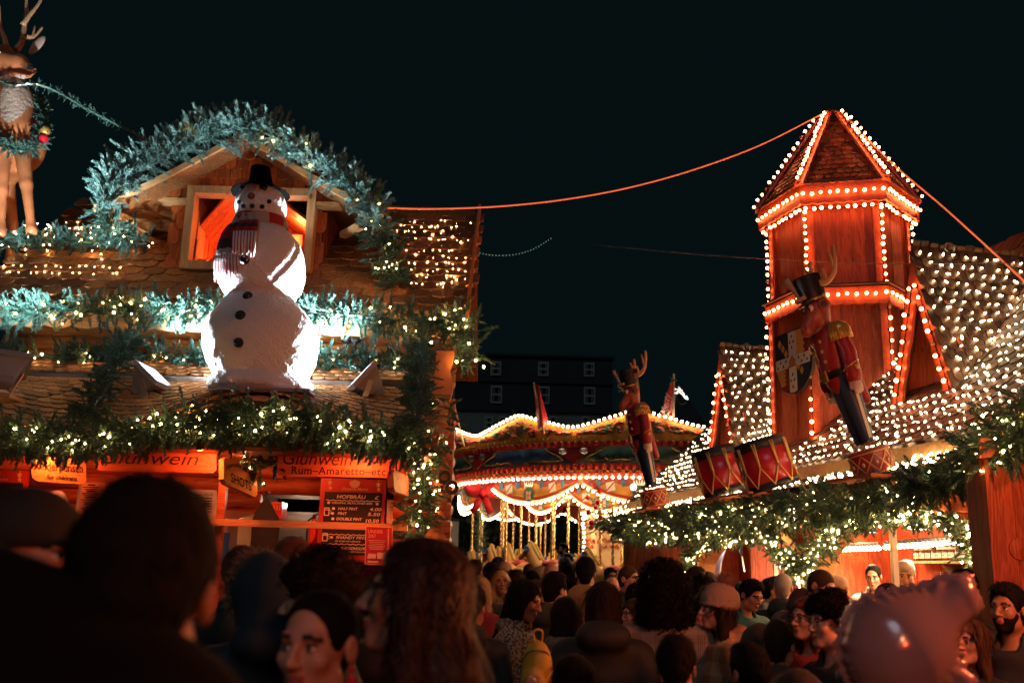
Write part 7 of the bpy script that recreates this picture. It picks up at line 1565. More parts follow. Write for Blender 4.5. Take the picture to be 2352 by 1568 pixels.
# ================================================================== PEOPLE
M_LIP = plain('lips', (.34, .10, .08), .45); M_BROW = plain('brow', (.02, .013, .01), .9); M_SCL = plain('eye_white', (.6, .56, .52), .3); M_IRIS = plain('iris', (.03, .02, .015), .2)
SKIN = {'fair': plain('fair_skin', (.50, .27, .19), .5, var=.08, bscale=60), 'rosy': plain('rosy_skin', (.52, .24, .17), .5, var=.1, bscale=60), 'tan': plain('tan_skin', (.34, .175, .105), .5, var=.08, bscale=60), 'dark': plain('dark_skin', (.11, .055, .032), .45, var=.08, bscale=60)}
PIV = np.array([0, .02, 1.52]); HC = np.array([0, -.015, 1.635])
def hrot(yaw, pitch): return rotz(R(yaw)) @ rotx(R(pitch))
def body(fem, yaw, pitch, fine=.0058):
    f = Field(lin2((-.28, -.11, .022), (-.11, .11, fine), (.11, .28, .022)), lin2((-.24, -.165, .022), (-.165, .13, fine * 1.05), (.13, .22, .022)), lin2((-.02, 1.38, .035), (1.38, 1.79, fine)))
    f.add(f.cap((0, .01, .95), (0, .01, 1.28), .125, .135, .7)); f.add(f.cap((-.13, .01, 1.36), (.13, .01, 1.36), .055, .055), .06)
    for s in (-1, 1): f.add(f.cap((s * .09, 0, .95), (s * .09, 0, .10), .085, .045), .03); f.add(f.cap((s * .09, .02, .04), (s * .09, -.14, .03), .04, .035), .03); f.add(f.cap((s * .185, .01, 1.34), (s * .235, .04, 1.08), .045, .038), .03); f.add(f.cap((s * .235, .04, 1.08), (s * .18, -.10, .92), .037, .03), .02)
    iz = int(np.searchsorted(f.zs, 1.37)); g = Field.__new__(Field); g.X, g.Y, g.Z, g.d = f.X[:, :, iz:], f.Y[:, :, iz:], f.Z[:, :, iz:], f.d[:, :, iz:]
    g.add(g.cap((0, .035, 1.36), PIV, .066 - .012 * fem, .058 - .010 * fem), .05)
    Rm = hrot(yaw, pitch); T = Rm.T; off = HC - PIV
    x, y, z = g.X - PIV[0], g.Y - PIV[1], g.Z - PIV[2]
    g.X, g.Y, g.Z = T[0, 0] * x + T[0, 1] * y + T[0, 2] * z - off[0], T[1, 0] * x + T[1, 1] * y + T[1, 2] * z - off[1], T[2, 0] * x + T[2, 1] * y + T[2, 2] * z - off[2]
    j = 1 - .07 * fem
    h = Field.__new__(Field); h.X, h.Y, h.Z = g.X, g.Y, g.Z; h.d = np.full(g.d.shape, 9., np.float32)
    h.add(h.ell((0, .014, .036), (.076, .096, .084)), 0); h.add(h.ell((0, -.030, -.040), (.060 * j, .062, .080)), .03); h.add(h.ell((0, -.072, -.096), (.026 * j, .022, .019)), .03); h.add(h.cap((-.035, -.01, -.075), (.035, -.01, -.075), .035 * j, .035 * j), .03)
    for s in (-1, 1): h.add(h.ell((s * .040, -.066, -.022), (.022, .02, .02)), .025)
    h.add(h.cap((-.034, -.082, .026), (.034, -.082, .026), .013, .013), .018)
    for s in (-1, 1): h.sub(h.ell((s * .031, -.103, .006), (.019, .020, .012)), .012)
    h.add(h.cap((0, -.090, .016), (0, -.116, -.026), .0075, .0115), .012); 
    for s in (-1, 1): h.add(h.ell((s * .012, -.104, -.029), (.0085, .011, .008)), .008); h.add(h.ell((s * .031, -.0795, .005), (.0135, .0125, .0125)), .003)
    h.add(h.ell((0, -.094, -.055), (.023, .0105, .0062)), .006); h.add(h.ell((0, -.092, -.067), (.019, .0105, .0075)), .006); h.sub(h.cap((-.022, -.106, -.0608), (.022, -.106, -.0608), .0035, .0035), .004)
    for s in (-1, 1): h.add(h.ell((s * .078, .016, -.006), (.011, .021, .031)), .008); h.sub(h.ell((s * .090, .012, -.004), (.008, .010, .017)), .006)
    g.add(h.d, .03); f.d[:, :, iz:] = g.d
    def mi(c):
        q = (c - PIV) @ Rm - off; m = np.zeros(len(c), int); ax = np.abs(q[:, 0])
        m[(ax < .021) & (q[:, 1] < -.088) & (np.abs(q[:, 2] + .061) < .0105)] = 1
        bz = .030 - .9 * np.maximum(ax - .035, 0) + .10 * (ax - .02); m[(ax > .013) & (ax < .050) & (q[:, 1] < -.060) & (np.abs(q[:, 2] - bz) < .0058)] = 2
        e = ((ax - .031) / .0135) ** 2 + ((q[:, 2] - .0045) / .0068) ** 2; fr = q[:, 1] < -.078; m[(e < 1) & fr] = 3; m[((ax - .031) ** 2 + (q[:, 2] - .0045) ** 2 < .0062 ** 2) & fr] = 4
        m[(ax < .044) & (ax > .018) & fr & (np.abs(q[:, 2] - .0125) < .0026)] = 2
        return m
    return f.build('body', [SKIN['fair'], M_LIP, M_BROW, M_SCL, M_IRIS], mi=mi), Rm
BODY = {}
def get_body(k):
    if k not in BODY: fem, yaw, pitch, fine = {'M': (0, 0, 0, .0062), 'F': (1, 0, 0, .0062), 'Md': (0, 10, 22, .0062), 'Fd': (1, 0, 16, .0062), 'Ml': (0, 32, 0, .0062), 'Fh': (1, -6, 3, .0036), 'Mh': (0, 24, -4, .005), 'Fb': (1, 0, -6, .0048)}[k]; BODY[k] = body(fem, yaw, pitch, fine)
    return BODY[k]
def noise3(f, s, seed):
    r = np.random.default_rng(seed); o = 0
    for i in range(7): k = r.normal(size=3) * s; o = o + np.sin(f.X * k[0] + f.Y * k[1] + f.Z * k[2] + r.uniform(0, 6))
    return o / 7
def hair_mesh(kind):
    f = Field(lin(-.21, .21, .0085), lin(-.18, .22, .0085), lin(-.46 if kind in ('long', 'wavy', 'straight') else -.30 if kind in ('bob', 'bigcurl') else -.15, .20, .0085)); amp, ns, strands, sl, curl = .004, 60, 260, .035, 0
    face = lambda zc=-.035, r=(.074, .09, .102), y=-.112: f.sub(f.ell((0, y, zc), r), .012)
    ears = lambda: [f.sub(f.ell((s * .092, .008, -.028), (.03, .030, .046)), .012) for s in (-1, 1)]
    nape = lambda z: f.sub(f.Z - z, .02)
    if kind == 'short': f.add(f.ell((0, .012, .042), (.087, .107, .096)), 0); f.add(f.ell((0, -.03, .10), (.06, .07, .04)), .03); f.add(f.cap((0, .075, .0), (0, .062, -.06), .055, .045), .03); face(-.015, (.085, .094, .100)); ears(); nape(-.085); strands = 420; sl = .028
    elif kind == 'crop': f.add(f.ell((0, .013, .038), (.080, .100, .088)), 0); f.add(f.cap((0, .07, .0), (0, .060, -.06), .052, .045), .03); face(-.03, (.09, .09, .098)); ears(); nape(-.08); amp = .0015; strands = 0
    elif kind == 'quiff': f.add(f.ell((0, .012, .040), (.083, .103, .092)), 0); f.add(f.ell((0, -.05, .105), (.062, .06, .045)), .03); f.add(f.cap((0, .07, 0), (0, .06, -.05), .05, .045), .03); face(-.03, (.088, .088, .1)); ears(); nape(-.07); strands = 420; sl = .035
    elif kind == 'curly': f.add(f.ell((0, .0, .082), (.110, .122, .080)), 0); f.add(f.ell((0, .05, .02), (.09, .09, .09)), .03); face(-.02, (.08, .09, .09)); ears(); nape(-.07); amp = .012; ns = 85; strands = 900; sl = .035; curl = 1
    elif kind == 'bigcurl': f.add(f.ell((0, .025, -.005), (.155, .150, .165)), 0); f.add(f.ell((0, .04, -.15), (.165, .13, .13)), .05); face(-.04, (.072, .10, .11), -.125); amp = .014; ns = 80; strands = 2600; sl = .05; curl = 1
    elif kind in ('long', 'wavy', 'straight'):
        f.add(f.ell((0, .014, .040), (.090, .108, .096)), 0); w_ = .10 if kind == 'wavy' else .075; f.add(f.cap((0, .06, .02), (0, .15 if kind == 'wavy' else .085, -.36), .088, w_, .75), .04)
        for s in (-1, 1): f.add(f.cap((s * .062, .0, .04), (s * (.085 if kind == 'wavy' else .075), .02, -.33), .042, .045, 1.1), .03)
        face(-.05, (.082, .122, .125), -.115); f.sub(f.cap((0, -.07, -.2), (0, -.07, -.5), .085, .10), .03); amp = .010 if kind == 'wavy' else .004; ns = 50; strands = 1500 if kind == 'wavy' else 900; sl = .11; curl = .25 if kind == 'wavy' else 0
    elif kind == 'bob':
        f.add(f.ell((0, .014, .040), (.092, .110, .098)), 0); f.add(f.cap((0, .055, .0), (0, .06, -.14), .085, .08, .85), .04)
        for s in (-1, 1): f.add(f.cap((s * .066, .0, .03), (s * .08, .0, -.14), .038, .036), .03)
        face(-.05, (.080, .118, .115), -.115); strands = 700; sl = .07
    elif kind == 'bun': f.add(f.ell((0, .014, .038), (.081, .101, .090)), 0); f.add(f.ell((0, .135, .03), (.045, .045, .045)), .02); f.add(f.cap((0, .07, 0), (0, .055, -.04), .05, .045), .03); face(-.016, (.076, .10, .112)); ears(); amp = .0015; strands = 0
    elif kind == 'hood': f.add(f.ell((0, .03, .01), (.118, .128, .135)), 0); f.add(f.cap((0, .08, -.02), (0, .10, -.18), .11, .12, .9), .05); f.sub(f.ell((0, -.15, -.03), (.085, .12, .115)), .01); strands = 0; amp = .006; ns = 30
    elif kind == 'beanie': f.add(f.ell((0, .018, .050), (.096, .113, .098)), 0); f.add(f.ell((0, .012, .022), (.102, .118, .036)), .008); strands = 0; amp = .0025; ns = 120
    elif kind == 'cap': f.add(f.ell((0, .012, .045), (.090, .108, .088)), 0); f.sub(f.Z * 1 - .018 if False else (f.Z - .018), .004); f.add(f.ell((0, -.13, .028), (.068, .065, .008)), .01); strands = 0; amp = .001
    if kind == 'beanie': f.d = np.maximum(f.d, -(f.Z - .002 + f.Y * .22))
    if kind == 'cap': f.d = np.maximum(f.d, -(f.Z - .016))
    if kind not in ('cap', 'beanie', 'hood'): f.d = np.maximum(f.d, .0 - 9)
    f.d = f.d + amp * noise3(f, ns, len(kind)) + amp * .6 * noise3(f, ns * 2.2, len(kind) + 3)
    if kind == 'beanie': f.d = f.d + .0018 * np.sin(np.arctan2(f.X, f.Y - .015) * 60)
    if kind in ('short', 'crop', 'quiff', 'curly', 'bun'): pass
    V, F = f.mesh(); A = np.zeros_like(V); c = np.zeros(len(V))
    for a in range(4): np.add.at(A, F[:, a], V[F[:, (a + 1) % 4]] + V[F[:, (a + 3) % 4]]); np.add.at(c, F[:, a], 2)
    V = V * .6 + .4 * A / np.maximum(c, 1)[:, None]; mb = MB(); mb.V = [V]; mb.n = len(V); mb.C = [4] * len(F); mb.I = F.ravel().tolist(); mb.M = [0] * len(F)
    if strands:
        r = np.random.default_rng(len(kind) * 7); q = r.integers(0, len(F), strands); p = V[F[q]].mean(1); n = nrm(np.cross(V[F[q, 2]] - V[F[q, 0]], V[F[q, 3]] - V[F[q, 1]])); crown = np.array([0, .04, .13])
        fl = p - crown; fl[:, 2] -= .10; fl -= (fl * n).sum(1)[:, None] * n; fl = nrm(fl); sd = nrm(np.cross(n, fl)); L = sl * r.uniform(.6, 1.2, strands)[:, None]
        E = p + fl * L; bad = (E[:, 1] < -.045) & (E[:, 2] < .075) & (np.abs(E[:, 0]) < .08)
        for i in range(strands):
            if bad[i]: continue
            if curl == 1: t = np.linspace(0, 2.2 * pi, 8)[:, None]; pts = p[i] + n[i] * (.003 + .012 * (1 - np.cos(t))) + sd[i] * .012 * np.sin(t) + fl[i] * .005 * t * r.uniform(.3, 1.2); w_ = .004
            else: t = np.linspace(0, 1, 4)[:, None]; pts = p[i] - n[i] * .003 + fl[i] * L[i] * t + n[i] * (.010 * np.sin(t * 2.4)) * r.uniform(.4, 1.3) + sd[i] * r.normal() * .010 * t + sd[i] * curl * .06 * np.sin(t * 6 + i); w_ = .0035
            k = len(pts); w2 = w_ * (1 - .7 * np.linspace(0, 1, k))[:, None]; mb.add(np.vstack([pts - sd[i] * w2, pts + sd[i] * w2]), [(j, j + 1, k + j + 1, k + j) for j in range(k - 1)])
    return mb.mesh('hair', M_BROW, (0, 0, 0), True)
HAIR = {}
def get_hair(k):
    if k not in HAIR: HAIR[k] = hair_mesh(k)
    return HAIR[k]
def coat_mesh(kind):
    f = Field(lin(-.52, .52, .019), lin(-.30, .34, .019), lin(.40, 1.80, .019))
    f.add(f.cap((0, .0, .62), (0, .01, 1.22), .205, .185, .70), 0); f.add(f.cap((-.14, .012, 1.365), (.14, .012, 1.365), .085, .085), .07); f.add(f.cap((0, .025, 1.40), (0, .025, 1.47), .115, .078), .06)
    for s in (-1, 1):
        if kind == 'raised' and s > 0: f.add(f.cap((.07, .07, 1.55), (.32, .03, 1.62), .115, .12), .05); f.add(f.cap((.15, .03, 1.36), (.32, .02, 1.58), .13, .12), .05); f.add(f.cap((.34, .02, 1.62), (.44, -.26, 1.68), .11, .08), .04); f.add(f.ell((0, .085, 1.50), (.165, .12, .11)), .04); continue
        f.add(f.cap((s * .195, .012, 1.35), (s * .255, .05, 1.08), .078, .068), .04); f.add(f.cap((s * .255, .05, 1.08), (s * .19, -.13, .93), .066, .06), .03)
    if kind in ('hood', 'puffer', 'raised'): f.add(f.ell((0, .125, 1.455), (.145, .085, .085)), .03); f.add(f.ell((0, .10, 1.50), (.12, .06, .05)), .03)
    if kind == 'fur': f.add(f.ell((0, .03, 1.475), (.135, .12, .06)), .03)
    f.add(f.ell((0, .02, 1.495), (.088, .088, .052)), .02); f.sub(f.cap((0, -.02, 1.45), (0, -.03, 1.75), .058, .085), .01); f.sub(f.ell((0, -.10, 1.53), (.045, .07, .08)), .02)
    f.d = f.d + .006 * noise3(f, 26, 3) + .003 * noise3(f, 60, 5)
    if kind == 'puffer': f.d = f.d - .010 * np.abs(np.sin(f.Z * 34)) + .006
    if kind == 'fur': f.d = f.d + .008 * noise3(f, 140, 8)
    return f.build('coat', M_BLACK)
COAT = {}
def get_coat(k):
    if k not in COAT: COAT[k] = coat_mesh(k)
    return COAT[k]
f = Field(lin(-.22, .22, .02), lin(-.24, .2, .02), lin(-.02, 1.0, .025))
for s in (-1, 1): f.add(f.cap((s * .09, 0, .95), (s * .095, 0, .10), .105, .07), .02); f.add(f.cap((s * .095, .03, .05), (s * .10, -.16, .04), .055, .048), .03)
ME_TRS = f.build('trousers', plain('dark_trousers', (.018, .02, .026), .8))
def patmat(name, kind, a, b_):
    m, nt, b, L = newmat(name); tc = nt.nodes.new('ShaderNodeTexCoord'); b.inputs['Roughness'].default_value = .85
    mx = nt.nodes.new('ShaderNodeMixRGB'); mx.inputs[1].default_value = (*a, 1); mx.inputs[2].default_value = (*b_, 1); L.new(mx.outputs[0], b.inputs['Base Color'])
    if kind == 'leopard':
        v = nt.nodes.new('ShaderNodeTexVoronoi'); v.inputs['Scale'].default_value = 58; L.new(tc.outputs['Object'], v.inputs['Vector']); r = nt.nodes.new('ShaderNodeValToRGB'); e = r.color_ramp.elements; e[0].position = .20; e[0].color = (.25, .25, .25, 1); e[1].position = .28; e[1].color = (1, 1, 1, 1); x = e.new(.48); x.color = (1, 1, 1, 1); x = e.new(.54); x.color = (0, 0, 0, 1); L.new(v.outputs[0], r.inputs[0]); L.new(r.outputs[0], mx.inputs[0])
    else:
        s = nt.nodes.new('ShaderNodeSeparateXYZ'); L.new(tc.outputs['Object'], s.inputs[0]); o = []
        for ax, sc in ((0, 1), (2, 1)):
            for fr, th in (((9, .25), (95, .1)) if kind == 'check' else ((6, -.1),)):
                mu = nt.nodes.new('ShaderNodeMath'); mu.operation = 'MULTIPLY'; mu.inputs[1].default_value = fr * 2 * pi; L.new(s.outputs[ax], mu.inputs[0]); sn = nt.nodes.new('ShaderNodeMath'); sn.operation = 'SINE'; L.new(mu.outputs[0], sn.inputs[0]); g = nt.nodes.new('ShaderNodeMath'); g.operation = 'GREATER_THAN'; g.inputs[1].default_value = th; L.new(sn.outputs[0], g.inputs[0]); o.append(g.outputs[0])
        if kind == 'check':
            t = []
            for i in (0, 2): q = nt.nodes.new('ShaderNodeMath'); q.operation = 'MULTIPLY'; L.new(o[i], q.inputs[0]); L.new(o[i + 1], q.inputs[1]); t.append(q.outputs[0])
            o = t
        ad = nt.nodes.new('ShaderNodeMath'); ad.operation = 'ADD'; L.new(o[0], ad.inputs[0]); L.new(o[1], ad.inputs[1]); hf = nt.nodes.new('ShaderNodeMath'); hf.operation = 'MULTIPLY'; hf.inputs[1].default_value = .5; L.new(ad.outputs[0], hf.inputs[0]); L.new(hf.outputs[0], mx.inputs[0])
    return m
CM = {'ink': plain('jet_coat', (.004, .0045, .005), .9, spec=.1), 'black': plain('black_coat', (.016, .017, .018), .75, var=.3, bscale=20), 'navy': plain('navy_coat', (.012, .022, .035), .8), 'grey': plain('grey_coat', (.07, .07, .07), .85), 'olive': plain('olive_coat', (.06, .06, .04), .85), 'red': plain('red_coat', (.26, .03, .025), .85), 'teal': plain('teal_coat', (.015, .13, .13), .7), 'brown': plain('brown_coat', (.09, .05, .03), .85), 'tanc': plain('ochre_coat', (.30, .17, .06), .85),
      'teddy': plain('teddy_coat', (.36, .22, .11), .95, bump=1, bscale=90), 'check': patmat('grey_check_coat', 'check', (.22, .19, .16), (.05, .045, .045)), 'plaid': patmat('tan_plaid_coat', 'plaid', (.46, .28, .14), (.26, .11, .05)), 'leopard': patmat('leopard_coat', 'leopard', (.40, .29, .22), (.025, .018, .016)), 'hivis': plain('lime_shirt', (.42, .55, .05), .7), 'white': plain('white_shirt', (.6, .6, .6), .7), 'scarfm': plain('blue_scarf', (.02, .14, .28), .9)}
HM = {'black': plain('black_hair', (.007, .0065, .006), .8, spec=.1), 'dark': plain('dark_brown_hair', (.022, .013, .009), .75, spec=.15), 'chest': plain('chestnut_hair', (.022, .008, .006), .55, spec=.35), 'brown': plain('brown_hair', (.06, .03, .015), .7, spec=.2), 'auburn': plain('auburn_hair', (.13, .035, .015), .7, spec=.2), 'blond': plain('blond_hair', (.50, .32, .14), .5), 'grey': plain('grey_hair', (.3, .27, .24), .6), 'silver': plain('bleached_hair', (.62, .56, .46), .5), 'wool': plain('ribbed_wool', (.34, .25, .18), .95, bump=.6, bscale=120), 'navyh': plain('navy_hood', (.012, .025, .04), .85), 'capw': plain('pale_cap', (.45, .32, .24), .8), 'capb': plain('dark_cap', (.015, .014, .014), .8)}
def person(label, u, vt, Y, face, b='M', hair='short', hc='dark', coat='plain', cm='black', skin='fair', base=0.0, wide=1.0, beard=None, pos=None, extra=None):
    me, Rm = get_body(b); top = {'bigcurl': .08, 'curly': .055, 'beanie': .045, 'hood': .05, 'quiff': .03, None: 0}.get(hair, .02)
    p = P(u, vt, Y) if pos is None else pos; s = (p[2] - base) / (1.752 + top); x = P(u, vt + 130 / Y, Y)[0] if pos is None else p[0]
    o = bpy.data.objects.new('person', me); COL.objects.link(o); o.location = (x, p[1], base); o.rotation_euler = (0, 0, R(face)); o.scale = (s, s, s); tag(o, label, 'person', 'people in the market crowd')
    o.material_slots[0].link = 'OBJECT'; o.material_slots[0].material = SKIN[skin]
    if hair in ('blond',): pass
    Mh = Matrix.Translation(Vector(PIV)) @ Matrix(Rm.tolist()).to_4x4() @ Matrix.Translation(Vector(HC - PIV))
    def ch(name, me2, mat, M=None):
        c = bpy.data.objects.new(name, me2); COL.objects.link(c); c.parent = o
        if M is not None: c.matrix_local = M
        if mat: c.material_slots[0].link = 'OBJECT'; c.material_slots[0].material = mat
        return c
    if hair: ch({'beanie': 'beanie', 'cap': 'cap', 'hood': 'hood'}.get(hair, 'hair'), get_hair(hair), HM[hc], Mh @ Matrix.Scale(1.1 if hair == 'beanie' else 1, 4))
    if hair in ('beanie', 'cap', 'hood') and extra != 'nohair': ch('hair', get_hair('long' if b[0] == 'F' and hair == 'beanie' else 'crop'), HM['dark'], Mh @ Matrix.Translation((0, .005, -.03)) @ Matrix.Scale(.88, 4))
    c = ch('coat', get_coat(coat), CM[cm]); c.scale = (wide, max(1, wide * .95), 1); ch('trousers', ME_TRS, None)
    if beard:
        if 'beard' not in HAIR:
            f = Field(lin(-.09, .09, .006), lin(-.12, .06, .006), lin(-.14, .02, .006)); f.add(f.ell((0, -.030, -.045), (.066, .066, .082)), 0); f.add(f.ell((0, -.076, -.098), (.03, .027, .024)), .02); f.sub(f.ell((0, -.11, .005), (.075, .075, .052)), .006); f.sub(f.ell((0, -.11, -.06), (.026, .03, .012)), .004); f.sub(f.ell((0, .07, -.03), (.09, .08, .1)), .01); f.d = f.d + .002 * noise3(f, 160, 2); HAIR['beard'] = f.build('beard', M_BROW)
        ch('beard', HAIR['beard'], HM[beard], Mh)
    if extra == 'glasses':
        mb = MB(); 
        for sx_ in (-1, 1): a = np.linspace(0, 2 * pi, 17); mb.tube(np.stack([sx_ * .032 + .024 * np.cos(a), 0 * a - .108, .004 + .02 * np.sin(a)], 1), .0022, 5); mb.tube([(sx_ * .056, -.105, .008), (sx_ * .078, .01, .012)], .002, 4)
        mb.tube([(-.008, -.11, .008), (.008, -.11, .008)], .002, 4); ch('glasses', mb.mesh('glasses', M_BLACK, (0, 0, 0)), None, Mh)
    if extra == 'earring':
        mb = MB(); mb.ell((.083, .012, -.045), (.007, .007, .009), 10, 6); mb.ell((.083, .012, -.075), (.010, .008, .02), 10, 6); ch('earring', mb.mesh('earring', MATS['red_bauble'], (0, 0, 0), True), None, Mh)
    if extra == 'pompom':
        r_ = np.random.default_rng(3); mb = MB(); mb.ell((0, 0, 0), (.045,) * 3, 12, 8); d = nrm(r_.normal(size=(700, 3))); fr = basis_from_z(d, r_); mb.stamp([(-.0022, 0, 0), (.0022, 0, 0), (0, 0, .032)], [(0, 1, 2)], fr, d * .04); c = ch('pompom', mb.mesh('pompom', plain('pompom_fur', (.30, .15, .10), .9), (0, 0, 0)), None, Mh @ Matrix.Translation((0, .055, .165)))
    if extra == 'furhood':
        a = np.linspace(-.6, pi + .6, 40); r_ = np.random.default_rng(5); pth = np.stack([.105 * np.cos(a), -.06 + 0 * a, .0 + .13 * np.sin(a)], 1); mb = MB(); q = pth[r_.integers(0, 40, 1500)] + r_.normal(size=(1500, 3)) * .008; mb.stamp([(-.003, 0, 0), (.003, 0, 0), (0, 0, .045)], [(0, 1, 2)], basis_from_z(nrm(r_.normal(size=(1500, 3)) + [0, -.6, 0]), r_), q); ch('fur_trim', mb.mesh('fur_trim', plain('fur_trim', (.22, .16, .12), .95), (0, 0, 0)), None, Mh)
    return o
